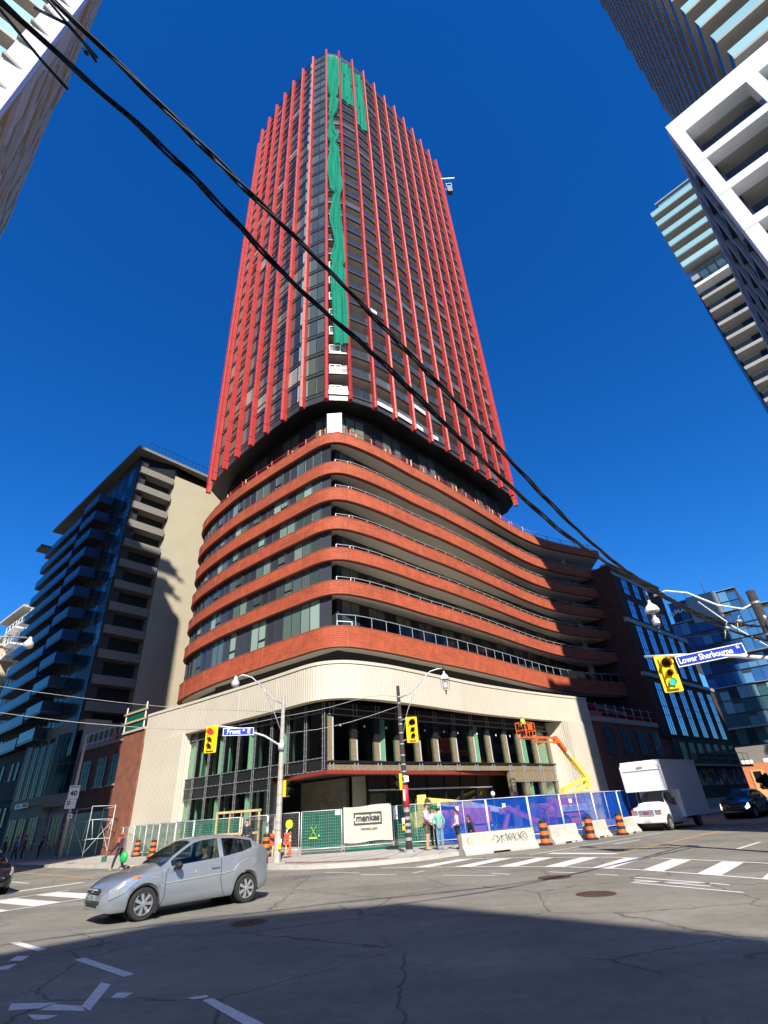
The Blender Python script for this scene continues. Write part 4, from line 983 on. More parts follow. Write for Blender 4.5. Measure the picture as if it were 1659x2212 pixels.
# --- dark balconied condominium block, left
B = bld('balcony_condo_block', 'dark sixteen storey condo block with stacked balconies and a tan end wall', (-34.2, 56.4), 131)
NFB = 12
w = MB(); w.box(-32, -.25, 0, 1.2, 10, 47.2); w.box(-32, -6.5, 1.2, 9, 10, 47.2); w.box(-35, -32, 0, 9, 10, 44); part(w, 'core', ['dark_wall'], B)
w = MB(); w.box(.04, 5.0, 6.0, 16, 10, 46.6)                       # side wall, sun-catching tan
SB = root_side = D.objects.new('side', None)
D.objects.remove(SB)
sa = R(131-40)                                                     # the end wall runs on bearing 40
cx, sx = cos(sa), sin(sa)
def sp(u, d=0.): return (cx*u+sx*d, sx*u-cx*d)                      # along the end wall, d outward (to the right)
mb = MB(); mb.prism([sp(5.25, 0), sp(13, 0), sp(13, -8), sp(5.25, -8)], 10, 46.9); part(mb, 'end_wall', ['beige_wall'], B)
mb = MB(); mb.prism([sp(0, -1.3), sp(5.25, -1.3), sp(5.25, -6), sp(0, -6)], 10, 46.6); part(mb, 'recess_wall', ['glass_dark'], B)
mb = MB(); mb.prism([sp(0.1, -.9), sp(15, -.9), sp(15, -6), (0, 5)], 46.4, 48.4); part(mb, 'top_floor', ['glass_dark'], B)
mb = MB(); mb.prism([(-32.5, -1.4), sp(-1.0, .8), sp(15, .8), sp(15, -8), (-32.5, 8)], 48.5, 48.9); mb.prism([(-35.4, -2.4), (-32.5, -2.4), (-32.5, 8), (-35.4, 8)], 45.4, 45.8); part(mb, 'roof', ['end_grey'], B)
mb = MB(); 
for k in range(24): p = sp(.5+k*.6, .8); mb.bar((*p, 49.1), (*p, 50.1), .04)
mb.bar((*sp(.5, .8), 50.1), (*sp(14.5, .8), 50.1), .05); part(mb, 'roof_railing', ['black_metal'], B)
for k in range(NFB):
    z = 46.0-2.89*k
    mb = MB(); q = [sp(.15, .35), sp(5.0, .35), sp(5.25, -1.2), sp(.15, -1.2)]; mb.prism(q, z-1.0, z, 0); part(mb, 'end_balcony', ['end_grey'], B)
    # short and long balconies of the street side
    for u0, u1, d, nm in ((-13.0, -7.4, 2.0, 'short'), (-31.6, -15.6, 1.5, 'long')):
        zz = z-2.9; sl_ = MB(); sl_.box(u0, u1, -d, 0, zz-.25, zz-.03); o = part(sl_, 'balcony', ['charcoal'], B)
        gl = MB(); gl.box(u0, u1, -d-.03, -d, zz, zz+1.12); gl.box(u1, u1+.03, -d, 0, zz, zz+1.12)
        gl.build('glass', 'glass_balcony_blue' if k < 9 or nm == 'long' else 'glass_rail', o)
    z = 46-2.89*k-2.4
a, b = tallwin(1.45, 2.85, 2, [.7, 2.2], 'glass_sky'); a2, b2 = tallwin(1.45, 2.85, 2, [.7], 'glass_dark')
for k in range(NFB+1):
    for i in range(5): 
        z = 46.2-2.89*(k+.9); hot = i >= 2 and (k*5+i*2) % 3 == 0
        o = put(a if hot else a2, 'window', B, loc=(-7.4+i*1.48, -.05, z)); put(b if hot and k < 9 else b2, 'pane', o)
wr = MB()
for k in range(NFB+1):
    for i in range(14): u = -31.4+i*1.75; wr.box(u, u+1.2, -.06, 0, 43.7-2.89*k, 45.9-2.89*k)
part(wr, 'back_window', ['glass_dark'], B, kind='stuff')
# --- cream condo far behind on the left
B = bld('cream_condo_block', 'pale cream apartment block with green glass bays at the far left edge behind balconies', (-75, 100), 129)
w = MB(); w.box(-22, 3, 0, 20, 0, 46); w.box(-22, 3, 0, 20, 0, 0.1); w.box(-30, -8, -3, 10, 0, 37); w.box(-60, -22, 2, 20, 0, 44); w.box(-2, 6, -1.5, 8, 0, 30); part(w, 'wall', ['cream'], B)
w = MB(); w.box(-23, -7, -1.6, 4, 46, 46.5); w.box(-61, -22, .6, 4, 44, 44.5); w.box(-31, -7.6, -3.5, 2, 37, 37.5); part(w, 'cornice', ['cream_shade'], B)
a, b = tallwin(3.4, 2.7, 3, [.7], 'glass_podium'); wf = MB(); 
for z in range(9, 45, 3):
    for u in (-19, -14.5, -10) if z > 37 else (-27, -22.5, -18, -13.5): o = put(a, 'window', B, loc=(u, -.06 if z > 37 else -3.06, z)); put(b, 'pane', o)
for z in range(8, 44, 3):
    for u in (-3.5, .6): o = put(a, 'window', B, loc=(u, -.06 if z > 29 else -1.56, z)); put(b, 'pane', o)
for z in (43.6, 40.2, 37.4):
    for u in (-10, -2.6):
        mb = MB(); mb.box(u, u+6, -2.6, 0, z-3.4, z-3.1, 0); [mb.bar((u+q, -2.5, z-3.1), (u+q, -2.5, z-2), .1) for q in (0, 2, 4, 6)]; mb.bar((u, -2.5, z-2), (u+6, -2.5, z-2), .1); part(mb, 'balcony', ['white_paint'], B)

# --- tower over the left corner of the picture
B = bld('corner_tower', 'pale panelled tower leaning into the top left corner with sunlit white edge and balconies', (-20.7*.92, 12.2*.92), 131); B.scale = (.92,)*3
HT = 74.5
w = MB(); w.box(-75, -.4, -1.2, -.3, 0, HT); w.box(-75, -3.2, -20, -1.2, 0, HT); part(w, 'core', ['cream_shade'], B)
w = MB(); w.box(-60, -5, -20, -5.5, HT+.02, HT+20); part(w, 'unseen_shade_core', ['cream_shade'], B)  # unseen block above the roof, added only to shade the condo balconies
# staggered stone panels on the shaded north face: every floor a row
pr = random.Random(11)
pm = {}
for c in range(3):
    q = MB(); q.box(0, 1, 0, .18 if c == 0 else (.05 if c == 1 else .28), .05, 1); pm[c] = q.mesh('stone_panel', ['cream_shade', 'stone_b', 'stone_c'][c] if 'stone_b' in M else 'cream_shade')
npan = 0; stuffp = MB()
for r in range(30):
    z = 9.0+2.18*r; u = -.9-pr.random()*2
    while u > -74:
        wd = pr.choice((2.4, 3.4, 4.6)); c = pr.randrange(3)
        if npan < 295 and z > 26: put(pm[c], 'stone_panel', B, loc=(u-wd, -.3, z), scale=(wd-.06, 1, 2.1)); npan += 1
        else: stuffp.box(u-wd, u-.06, -.3, [-.12, -.25, -.02][c], z, z+2.1)
        u -= wd+pr.choice((0, 0, .9))
part(stuffp, 'stone_panel', ['cream_shade'], B, kind='stuff')
# east face runs on bearing 224: in this frame along -y
ea = R(131-223.8); ecx, esx = cos(ea), sin(ea)
def ep(u, d=0.): return (ecx*u-esx*d, esx*u+ecx*d)                  # d > 0 = towards the street (right)
mb = MB(); mb.prism([ep(0, 0), ep(0, .35), ep(1.3, .35), ep(1.3, -.6), ep(0, -.6)][::-1], 0, HT); part(mb, 'corner_pier', ['white_paint'], B)
mb = MB(); mb.prism([ep(1.3, -1.9), ep(30, -1.9), ep(30, -6), ep(1.3, -6)], 0, HT); part(mb, 'east_wall', ['cream'], B)
for k in range(26):
    z = 8.3+2.9*k
    mb = MB(); mb.prism([ep(1.25, .15), ep(26, .15), ep(26, -1.95), ep(1.25, -1.95)], z-.3, z); mb.prism([ep(.3, .35), ep(1.35, .6), ep(1.35, .0)], z-.3, z); o = part(mb, 'balcony_slab', ['cream_shade'], B)
    gl = MB(); gl.bar((*ep(1.4, .1), z+.55), (*ep(26, .1), z+.55), .03, 1.05); gl.build('glass', 'glass_balcony_teal', o)
    mb = MB(); mb.bar((*ep(1.3, .1), z+1.12), (*ep(26, .1), z+1.12), .05); mb.build('handrail', 'black_metal', o)
mb = MB(); mb.bar((-10.4, -.35, 73.3), (-10.4, .5, 73.3), .06); mb.lathe([(.05, -.3), (.25, -.22), (.2, -.05), (.1, 0)], (-10.4, .45, 73.3), 10); part(mb, 'wall_floodlight', ['black_metal'], B)

# --- white framed block, right edge
s = 25/31
W0 = (24.4*s*1.2, 19.1*s*1.2)
B = bld('white_frame_building', 'bright white gridded apartment building with deep loggias at the right edge', W0, 133.8); B.scale = (1.2,)*3
w = MB(); w.box(0.9, 30, 3.4, 30, 0, 36.2); w.box(.62, 30, .9, 3.4, 36.05, 36.2); part(w, 'core', ['soffit_grey'], B)
HW = 37.9
f = MB(); 
cols = [(0, .62), (3.95, 4.55), (8, 8.6), (12, 12.6)]
FL = [36.2-3.36*k for k in range(11)]
mf = MB(); mf.box(0, 13, 0, .9, FL[0], HW, 0); part(mf, 'cornice', ['white_panel'], B)
for u0, u1 in cols:
    mf = MB()
    for k in range(10): mf.box(u0, u1, -.02, .9, FL[k+1]+.02, FL[k]-.02, 0)
    part(mf, 'pier', ['white_panel'], B)
for k in range(1, 11):
    mf = MB(); z = FL[k]
    for (a0, a1), (b0, b1) in zip(cols, cols[1:]): mf.box(a1+.01, b0-.01, 0, .85, z+.02, z+.62, 0)
    part(mf, 'spandrel', ['white_panel'], B)
    mf = MB(); mf.box(.62, 13, .85, 3.4, z+.02, z+.25); part(mf, 'loggia_slab', ['soffit_grey'], B)
    gl = MB()
    for (a0, a1), (b0, b1) in zip(cols, cols[1:]): gl.box(a1+.02, b0-.02, .10, .13, z+.64, z+1.3)
    part(gl, 'loggia_glass', ['glass_rail_clear'], B)
    mf = MB(); mf.box(1.0, 13, 3.3, 3.38, z+.3, z+2.5, 0); part(mf, 'loggia_window', ['glass_dark'], B)
# west face runs along +y of this frame: slanted dark piers over windows
mf = MB(); mf.box(.05, .9, .9, 31, 0, 35.6); part(mf, 'west_wall', ['dark_wall'], B)
mf = MB(); mf.box(-.05, .9, .9, 31, 36.4, HW-.3); mf.box(-.03, .6, 25, 31, 0, HW-2); part(mf, 'west_cornice', ['grey_paint'], B)
pier_ = MB(); pier_.box(-.14, .05, 0, .34, 0, 1)
PM = pier_.mesh('west_pier', 'grey_paint'); gm = MB(); gm.box(.0, .04, .1, 1.9, 0, 1); GM = gm.mesh('window', 'glass_dark'); hm = MB(); hm.box(-.12, .05, 0, 30, 0, .45); HM = hm.mesh('west_band', 'charcoal')
for k in range(10):
    z = FL[k+1]+.5
    for i in range(12):
        y = 1.0+i*2.45+(.6 if k % 2 else 0)
        put(PM, 'west_pier', B, loc=(0, y, z), scale=(1, 1, 2.9)); put(GM, 'window', B, loc=(0, y+.36, z), scale=(1, 1, 2.8))
    put(HM, 'west_band', B, loc=(-.02, .95, z-.5))
mf = MB(); mf.box(.3, 3, 12, 16, HW, HW+1.8); part(mf, 'roof_screen', ['white_paint'], B)

# --- tall balcony tower behind it
T0 = (28.05, 15.3)
B = bld('stacked_balcony_tower', 'very tall tower of stacked balconies with turquoise glass at the top right', T0, 133.8)
w = MB(); w.box(1.9, 9, 1.9, 29, 20, 111); part(w, 'core', ['cream_shade'], B)
for k in range(24):
    z = 38.4+3.22*k if False else 35.0+3.22*k
    mb = MB(); ye = 29.3-(.0 if k < 19 else (k-18)*2.2); mb.box(0, 9, 0, ye, z-.28, z); o = part(mb, 'balcony_slab', ['soffit_grey'], B)
    gl = MB(); gl.box(.04, 9, .03, .06, z+.02, z+1.15); gl.build('glass', 'glass_balcony_teal', o)
    gl = MB(); gl.box(.03, .06, .08, ye-.1, z+.02, z+1.15); gl.build('glass', 'glass_rail', o)
    dk = MB(); dk.box(1.2, 1.9, 2.6, ye-1, z, z+2.9); [dk.box(.7, 1.9, 3.0+q*3.1, 3.3+q*3.1, z, z+2.9) for q in range(int((ye-4)/3.1))]; dk.build('window', 'dark_wall', o)
for k in range(20):
    z = 35.0+3.22*k
    mb = MB(); mb.box(4.2, 9.5, 1.78, 1.9, z+.1, z+2.6); [mb.bar((x, 1.75, z+.1), (x, 1.75, z+2.6), .12, m=1) for x in (4.2, 6, 7.8, 9.5)]; part(mb, 'window', ['glass_dark', 'black_metal'], B)

# --- stepped tower with turquoise balconies, right middle
B = bld('turquoise_balcony_tower', 'stepped tower with six turquoise balcony fronts above plain grey balconies, near right edge', (67.5, 67.1), 133.8); B.scale = (1.35,)*3; B.location.z = 1.65*(1-1.35)
w = MB(); w.box(.9, 16, 1.8, 18, 1, 85.5); w.box(.2, 16, 1.5, 18, 1, 68.6); part(w, 'core', ['soffit_grey'], B)
w = MB(); w.box(1.5, 16, .6, 12, 87.4, 90.0, 0); part(w, 'glazed_penthouse', ['glass_teal'], B)
w = MB(); w.box(1.2, 17, 0.3, 12, 90.0, 90.3); w.box(.2, 16, 1.2, 18, 70.2, 71.5); part(w, 'roof', ['grey_paint'], B)
tops = [88.5, 85.7, 82.75, 79.75, 76.85, 74.1]
for z in tops:
    mb = MB(); mb.box(.05, 16, .05, 1.9, z-1.25, z-1.1); o = part(mb, 'balcony_slab', ['soffit_grey'], B)
    gl = MB(); gl.box(0, 16, 0, .05, z-1.12, z, 0); gl.box(0, .05, .05, 12, z-1.12, z, 0); gl.build('glass', 'glass_balcony_teal', o)
    mb = MB(); mb.box(1.6, 14, 1.74, 1.8, z-1, z+1.1); mb.build('window', 'glass_dark', o)
mb = MB(); mb.box(1.4, 6.4, 1.2, 1.5, 68.9, 71.9); [mb.bar((1.4+q, 1.15, 68.9), (1.4+q, 1.15, 71.9), .1, m=1) for q in (0, 1.2, 2.4, 3.6, 5)]; part(mb, 'bay_window', ['glass_teal', 'charcoal'], B)
for k in range(16):
    z = 68.2-2.95*k
    mb = MB(); mb.box(0, 16, -.1, 1.9, z-.55, z, 0); o = part(mb, 'balcony_slab', ['white_paint' if k == 0 else 'soffit_grey'], B)
    gl = MB(); gl.box(.1, 16, 0, .04, z, z+.85); gl.build('glass', 'glass_rail_clear', o)
    mb = MB(); mb.box(2.4, 7.0, 1.40, 1.5, z+.2, z+2.1); mb.build('window', 'glass_dark', o)
mb = MB(); mb.box(-.1, .4, 2, 18, 0, 68); part(mb, 'west_wall', ['black_metal'], B)

# --- stepped glass office block (far right)
B = bld('glass_office_block', 'stepped blue glass office tower with white lettering near its roof, beyond the brown building', (100, 125), 129)
tiers = [(-24.5, -2, 0, 14, 15.2), (-24.0, 6, 15.2, 24.0, 0), ]
bx = [(-27.5, 12, 1.0, 0, 14.6, 'glass_teal'), (-25.4, 12, -1.2, 14.8, 24.2, 'glass_teal'), (-23.2, 14, .6, 24.6, 31.6, 'glass_sky'), (-26.4, 14, -.8, 31.8, 42.6, 'glass_sky'), (-25.6, -8.4, 1.5, 42.8, 49.0, 'glass_sky')]
for u0, u1, y, z0, z1, gm_ in bx:
    w = MB(); w.box(u0, u1, y, 25, z0, z1); part(w, 'tier', ['charcoal'], B)
    w = MB(); w.box(u0-.2, u1, y-.4, 20, z0-.15, z0, 0); w.box(u0-.2, u1, y-.4, 20, z1, z1+.15, 0); part(w, 'tier_edge', ['galv'], B)
    nfl = max(1, round((z1-z0)/3.4)); fh = (z1-z0)/nfl
    q = MB(); q.box(.03, .97, -.06, 0, .03, .97); pmz = q.mesh('pane', gm_); 
    for k in range(nfl):
        nu = int((min(u1, -1)-u0)/2.1)
        for i in range(nu): put(pmz, 'pane', B, loc=(u0+i*2.1, y, z0+k*fh), scale=(2.1, 1, fh*(.95 if (i+k) % 4 else .7)))
    w = MB(); [w.bar((u0, y-.1, z0+k*fh), (u1, y-.1, z0+k*fh), .12) for k in range(nfl+1)]; part(w, 'mullion', ['charcoal'], B)
w = MB(); w.box(-20.5, -13.2, -1.0, 10, 41.5, 48.9); part(w, 'penthouse', ['grey_light'], B)
w = MB(); w.bar((-15.5, 0, 49), (-15.5, 0, 52.5), .3); w.bar((-20.5, 0, 48), (-20.5, 0, 50.5), .25); w.bar((-23, 0, 48), (-23, 0, 50.5), .25); part(w, 'mast', ['white_paint'], B)
lettering('MAIL', 1.7, 'sign_white', B, (-22.6, 1.2, 46.4), bold=.05, width=4.2); lettering('D', 1.7, 'sign_white', B, (-25.5, 1.2, 45.9), bold=.05)
w = MB(); w.box(-20.3, -19.7, 1.1, 1.2, 47.1, 47.7); part(w, 'red_emblem', ['red_rail'], B)

# --- orange brick house at the right edge, far
B = bld('orange_brick_house', 'low orange brick house with pale bays and rooftop units at the right edge', (70, 88), 129)
w = MB(); w.box(-18.5, 6, 0, 12, 0, 5.3); part(w, 'wall', ['orange_brick'], B)
for u in (-14.6, -11.4, -8): w = MB(); w.box(u, u+1.9, -.12, 0, .3, 4.3); o = part(w, 'bay', ['orange_light'], B); w = MB(); w.box(u+.35, u+1.5, -.16, -.12, 3.0, 4.1); w.build('window', 'glass_dark', o)
w = MB(); w.box(-18.5, 6, 2, 12, 5.3, 8.0); part(w, 'upper_floor', ['roof_grey'], B)
w = MB(); [w.box(u, u+1.6, .6, 1.6, 5.3, 5.9) for u in (-18, -15.4, -12.2)]; part(w, 'rooftop_unit', ['white_paint'], B, kind='stuff')
# street tree by the orange house
def tree(x, y, h, r, label):
    t = root('street_tree', label, 'tree', (x, y, 0)); q = random.Random(int(x*7))
    mb = MB(); mb.tube([(0, 0, 0), (.1, 0, h*.4), (.05, .1, h*.62)], .13, 7, r1=.07)
    for k in range(6): a = k*1.1; mb.tube([(.05, .05, h*.45), (cos(a)*r*.6, sin(a)*r*.6, h*.75)], .05, 5, r1=.02)
    mb.build('trunk', 'wood_pole', t)
    mb = MB()
    for i in range(1500):
        a = q.uniform(0, 2*pi); e = q.uniform(-1, 1); rr_ = r*(.55+.5*q.random())*(.75+.25*sin(3*a)+.15*sin(7*e)); s_ = sqrt(1-e*e)
        c = Vector((rr_*s_*cos(a), rr_*s_*sin(a), h*.7+rr_*e*.9)); n = Vector((q.uniform(-1, 1), q.uniform(-1, 1), q.uniform(-1, 1))).normalized(); t1 = n.orthogonal()*.14; t2 = n.cross(t1)
        mb.face([c-t1, c-t2*.6, c+t1, c+t2*.6])
    mb.build('crown', 'foliage', t); return t
tree(50.0, 80.0, 3.4, 1.1, 'small dark street tree in front of the orange brick house')
B = bld('unseen_corner_block', 'unseen flat-roofed corner block, added to shade the truck, at the foot of the white gridded building', (17.9, 13.2), 133.8)  # out of view; placed and sized for the shade it casts on the truck
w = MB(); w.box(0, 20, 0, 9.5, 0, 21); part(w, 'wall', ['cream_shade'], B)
w = MB(); [w.box(1+3*i, 3+3*i, -.08, 0, 4+3.3*k, 6+3.3*k) for i in range(6) for k in range(5)]; [w.box(-.08, 0, 1+3*i, 3+3*i, 4+3.3*k, 6+3.3*k) for i in range(3) for k in range(5)]; part(w, 'window', ['glass_dark'], B, kind='stuff')
B = bld('unseen_shade_block', 'unseen mid-rise block, added for its shade, along the right-hand side of the street', (49.5, 46.5), 133.8)  # out of view; added to darken the street and the brick walls opposite
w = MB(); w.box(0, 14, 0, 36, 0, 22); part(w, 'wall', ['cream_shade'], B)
w = MB(); [w.box(-.08, 0, 1+3*i, 3+3*i, 4+3.3*k, 6+3.3*k) for i in range(11) for k in range(5)]; part(w, 'window', ['glass_dark'], B, kind='stuff')
# building behind the photographer: throws the shade across the foreground
B = bld('shading_corner_building', 'tall flat-roofed corner building standing behind the camera', (6.3, -23.0), 90)
SH = [(6.35, -23.0), (11.0, -28.0), (45, -66), (10, -110), (-60, -60), (-34, -34), (-2.6, -28.6), (-.7, -25.5), (1.5, -23.4), (4.5, -23.05)]
w = MB(); w.prism([(x-6.3, y+23.0) for x, y in reversed(SH)], 0, 30); part(w, 'wall', ['cream_shade'], B)
# ================================================================== vehicles
def interp(tab, x):
    if x <= tab[0][0]: return tab[0][1]
    for (a, u), (b, v) in zip(tab, tab[1:]):
        if x <= b:
            t = (x-a)/(b-a); return u+(v-u)*t
    return tab[-1][1]
def wheel_mesh(r, w, spokes=7):
    t = MB(); t.lathe([(r*.70, -w/2), (r*.93, -w/2), (r, -w*.36), (r, w*.36), (r*.93, w/2), (r*.70, w/2)], n=28, axis='Y', caps=False)
    tyre = t.mesh('tyre', 'rubber', smooth=True)
    m = MB(); m.lathe([(r*.71, -w*.42), (r*.66, -w*.46), (r*.62, -w*.30), (.02, -w*.24)], n=28, m=[0, 0, 1], axis='Y', caps=False)
    for k in range(spokes):
        a = 2*pi*k/spokes; ca, sa_ = cos(a), sin(a); q = []
        for rad, hw, y in ((r*.14, r*.07, -w*.44), (r*.66, r*.115, -w*.42)):
            for s_ in (-1, 1): q.append((rad*ca-s_*hw*sa_, y, rad*sa_+s_*hw*ca)); 
        q2 = [(p[0], p[1]+.03, p[2]) for p in q]
        m.hexa([q2[0], q2[2], q2[3], q2[1], q[0], q[2], q[3], q[1]])
    m.lathe([(r*.17, -w*.50), (r*.15, -w*.53), (.001, -w*.54)], n=14, axis='Y')
    return tyre, m.mesh('rim', ['rim', 'plastic_black'])
def car(spec, name, label, cat, loc, heading, paint):
    c = root(name, label, cat, (*loc, 0), az2(heading)); S = spec
    hw = S['w']/2; R0, R1 = S['rear'], S['front']; wx = S['wheels']; wr = S['r']; ra = wr*1.17
    xs = sorted(set([round(R0+(R1-R0)*i/72, 3) for i in range(73)]+[round(x+s*q, 3) for x in wx for s in (-1, 1) for q in (ra, ra*.985, ra*.93, ra*.82, ra*.6)]))
    rows = []
    for x in xs:
        zt = interp(S['top'], x); zb = interp(S['bot'], x); w = hw*interp(S['taper'], x)
        for q in wx:
            d = abs(x-q)
            if d < ra: zb = max(zb, wr+sqrt(max(ra*ra-d*d, 0))-.02)
        belt = min(interp(S['belt'], x), zt-.035); gb = max(0, min(1, (zt-belt-.04)/.20))
        lo = [(w*.93, zb), (w*.985, zb+.05), (w, zb+(.05 if zb > .5 else .16)), (w, zb+(belt-zb)*.45), (w*.995, zb+(belt-zb)*.60), (w*.975, zb+(belt-zb)*.86), (w*.945, belt)]
        hood = [(w*.90, belt+.012), (w*.84, belt+.022), (w*.76, belt+.028), (w*.45, zt-.004), (0, zt)]
        tum = min(.30, .52*(zt-belt)); yr = w*.93-tum
        gh = [(w*.935, belt+.025), (yr+.035, zt-.085), (yr-.02, zt-.035), (yr*.62, zt-.008), (0, zt)]
        rows.append(lo+[lerp(a, b, gb) for a, b in zip(hood, gh)])
    n = len(rows[0]); full_ = []
    for x, r in zip(xs, rows):
        full_.append([(x, -y, z) for y, z in r]+[(x, y, z) for y, z in reversed(r[:-1])])
    N = len(full_[0]); bins = {'body': MB(), 'windscreen': MB(), 'side_window': MB(), 'rear_window': MB()}
    def surf(x, idx, side=1):
        k = min(range(len(xs)), key=lambda i: abs(xs[i]-x)); y, z = rows[k][idx]; return (xs[k], side*y, z)
    for i in range(len(xs)-1):
        xm = (xs[i]+xs[i+1])/2; zt = interp(S['top'], xm); belt = min(interp(S['belt'], xm), zt-.035)
        for j in range(N-1):
            jj = j if j < n-1 else N-2-j
            kind = 'body'
            if jj >= 9 and S['ws'][0] < xm < S['ws'][1]: kind = 'windscreen'
            elif jj >= 9 and S['rw'][0] < xm < S['rw'][1]: kind = 'rear_window'
            elif jj == 7 and S['sw'][0] < xm < S['sw'][1] and zt-belt > .13 and not any(a < xm < b for a, b in S['pillars']): kind = 'side_window'
            a, b, c_, d = full_[i][j], full_[i+1][j], full_[i+1][j+1], full_[i][j+1]
            if min(abs(a[2]-b[2])+abs(a[0]-b[0]), 9) < 1e-6: continue
            bins[kind].face([a, b, c_, d])
    bins['body'].face(list(reversed(full_[0]))); bins['body'].face(full_[-1])
    body_ = bins['body'].build('body', paint, c, smooth=True, weld=True)
    for k in ('windscreen', 'side_window', 'rear_window'):
        if bins[k].f: bins[k].build(k, 'glass_car', c, smooth=True, weld=True)
    # dark core so that nothing shows through the arches and cabin floor
    q = MB(); q.box(R0+.3, R1-.35, -hw*.80, hw*.80, .22, min(.62, interp(S['belt'], 0)-.1))
    for x in wx: pass
    q.box(S['sw'][0]+.2, S['ws'][0]+.3, -hw*.78, hw*.78, .3, interp(S['belt'], 0)-.22); q.build('cabin_floor', 'car_interior', c)
    q = MB(); xf = S['ws'][0]-.55
    for dx in (0, -.85):
        for s_ in (-1, 1):
            q.hexa([(xf+dx-.25, s_*.37-.22, .45), (xf+dx+.25, s_*.37-.22, .45), (xf+dx+.25, s_*.37+.22, .45), (xf+dx-.25, s_*.37+.22, .45)]+[(xf+dx-.30, s_*.37-.22, .62), (xf+dx+.22, s_*.37-.22, .62), (xf+dx+.22, s_*.37+.22, .62), (xf+dx-.30, s_*.37+.22, .62)])
            zt = S['seat']; q.hexa([(xf+dx-.34, s_*.37-.21, .5), (xf+dx-.20, s_*.37-.21, .5), (xf+dx-.20, s_*.37+.21, .5), (xf+dx-.34, s_*.37+.21, .5), (xf+dx-.46, s_*.37-.19, zt), (xf+dx-.36, s_*.37-.19, zt), (xf+dx-.36, s_*.37+.19, zt), (xf+dx-.46, s_*.37+.19, zt)])
            q.box(xf+dx-.47, xf+dx-.38, s_*.37-.11, s_*.37+.11, zt, zt+.16)
    q.build('seat', 'car_interior', c, kind='stuff')
    ty, rim = wheel_mesh(wr, S.get('tw', .2))
    for x in wx:
        for s_ in (-1, 1):
            o = root_child('wheel', c, (x, s_*(hw-.11), wr), 0 if s_ < 0 else pi); put(ty, 'tyre', o); put(rim, 'rim', o)
        q = MB(); q.lathe([(ra*.97, -hw+.28), (ra*.97, hw-.28)], (x, 0, wr), 20, axis='Y'); q.build('wheel_well', 'plastic_black', c)
    return c, surf, interp, xs, rows
def root_child(name, par, loc, rz=0.):
    o = D.objects.new(name, None); COL.objects.link(o); o.parent = par; o.location = loc; o.rotation_euler = (0, 0, rz); o.empty_display_size = .1; return o

HB = dict(w=1.70, rear=-1.98, front=2.06, wheels=(-1.25, 1.25), r=.295, seat=1.05,
          top=[(-1.98, .78), (-1.96, .92), (-1.91, 1.03), (-1.80, 1.14), (-1.62, 1.27), (-1.38, 1.37), (-.9, 1.45), (-.4, 1.475), (-.05, 1.455), (.15, 1.415), (.40, 1.29), (.70, 1.12), (.95, .985), (1.2, .93), (1.5, .86), (1.75, .775), (1.92, .69), (2.02, .60), (2.06, .50)],
          bot=[(-1.98, .42), (-1.85, .28), (-1.6, .22), (-1.2, .2), (1.6, .2), (1.9, .2), (2.06, .26)], belt=[(-1.98, 1.02), (-1.62, 1.16), (-1.4, 1.12), (-1.1, 1.04), (-.6, .975), (0, .935), (.9, .885), (1.3, .84), (1.7, .74), (2.06, .5)],
          taper=[(-1.98, .62), (-1.93, .78), (-1.8, .89), (-1.5, .96), (-1, 1), (1.1, 1), (1.5, .985), (1.75, .94), (1.92, .85), (2.02, .70), (2.06, .56)],
          ws=(.20, .92), rw=(-1.90, -1.60), sw=(-1.34, .72), pillars=[(-.56, -.46), (-1.62, -1.50)])
CC = (-5.52, 15.0)
c, surf, *_r = car(HB, 'silver_hatchback', 'silver two-door hatchback crossing the junction with its driver window open', 'car', CC, 225, 'car_silver')
def seam(c, surf, pts, side=1, r=.006, mat_='plastic_black', name='seam'):
    mb = MB(); P = []
    for x, i in pts: p = surf(x, i, side); P.append((p[0], p[1]+side*.003, p[2]))
    mb.tube(P, r, 5); return mb.build(name, mat_, c)
for s_ in (1, -1):
    seam(c, surf, [(.86, 1), (.84, 2), (.84, 3), (.84, 4), (.80, 5), (.76, 6)], s_, name='door_seam'); seam(c, surf, [(-.50, 6), (-.50, 5), (-.50, 4), (-.52, 3), (-.58, 2), (-.62, 1)], s_, name='door_seam')
    seam(c, surf, [(1.15-.1*k, 4) for k in range(0, 25)], s_, .010, 'grey_paint', name='side_moulding')
    mb = MB(); p = surf(-.36, 5, s_); mb.bar((p[0]-.11, p[1]+s_*.03, p[2]-.03), (p[0]+.09, p[1]+s_*.03, p[2]-.035), .03, .045); mb.build('door_handle', 'car_silver', c)
    mb = MB(); mb.sphere((.62, s_*.98, .93), (.08, .12, .085)); mb.bar((.66, s_*.84, .88), (.62, s_*.92, .9), .05); mb.build('door_mirror', 'plastic_black', c, smooth=True)
    # lamps laid on the wings
    mb = MB(); mb.grid([[Vector(surf(x, i, s_))+Vector((.012, s_*.012, .006)) for i in (4, 5, 6, 7, 8)] for x in (1.45, 1.56, 1.68, 1.80, 1.88, 1.95)]); mb.build('headlight', 'headlamp', c, smooth=True)
    mb = MB(); mb.grid([[Vector(surf(x, i, s_))+Vector((.016, s_*.018, .010)) for i in (5, 6)] for x in (1.40, 1.46, 1.52)]); mb.build('turn_signal', 'amber', c)
    mb = MB(); mb.grid([[Vector(surf(x, i, s_))+Vector((-.012, s_*.012, 0)) for i in (4, 5, 6)] for x in (-1.95, -1.91, -1.86)]); mb.build('tail_light', 'tail_red', c)
    mb = MB(); mb.bar((1.02, s_*.84, .12), (.96, s_*.84, .34), .02, .22); mb.build('mud_flap', 'rubber', c)
mb = MB(); mb.lathe([(.001, .012), (.085, .012), (.09, .0), (.08, -.01)], (-1.42, .815, .84), 20, axis='Y'); mb.build('fuel_flap', 'car_silver', c)
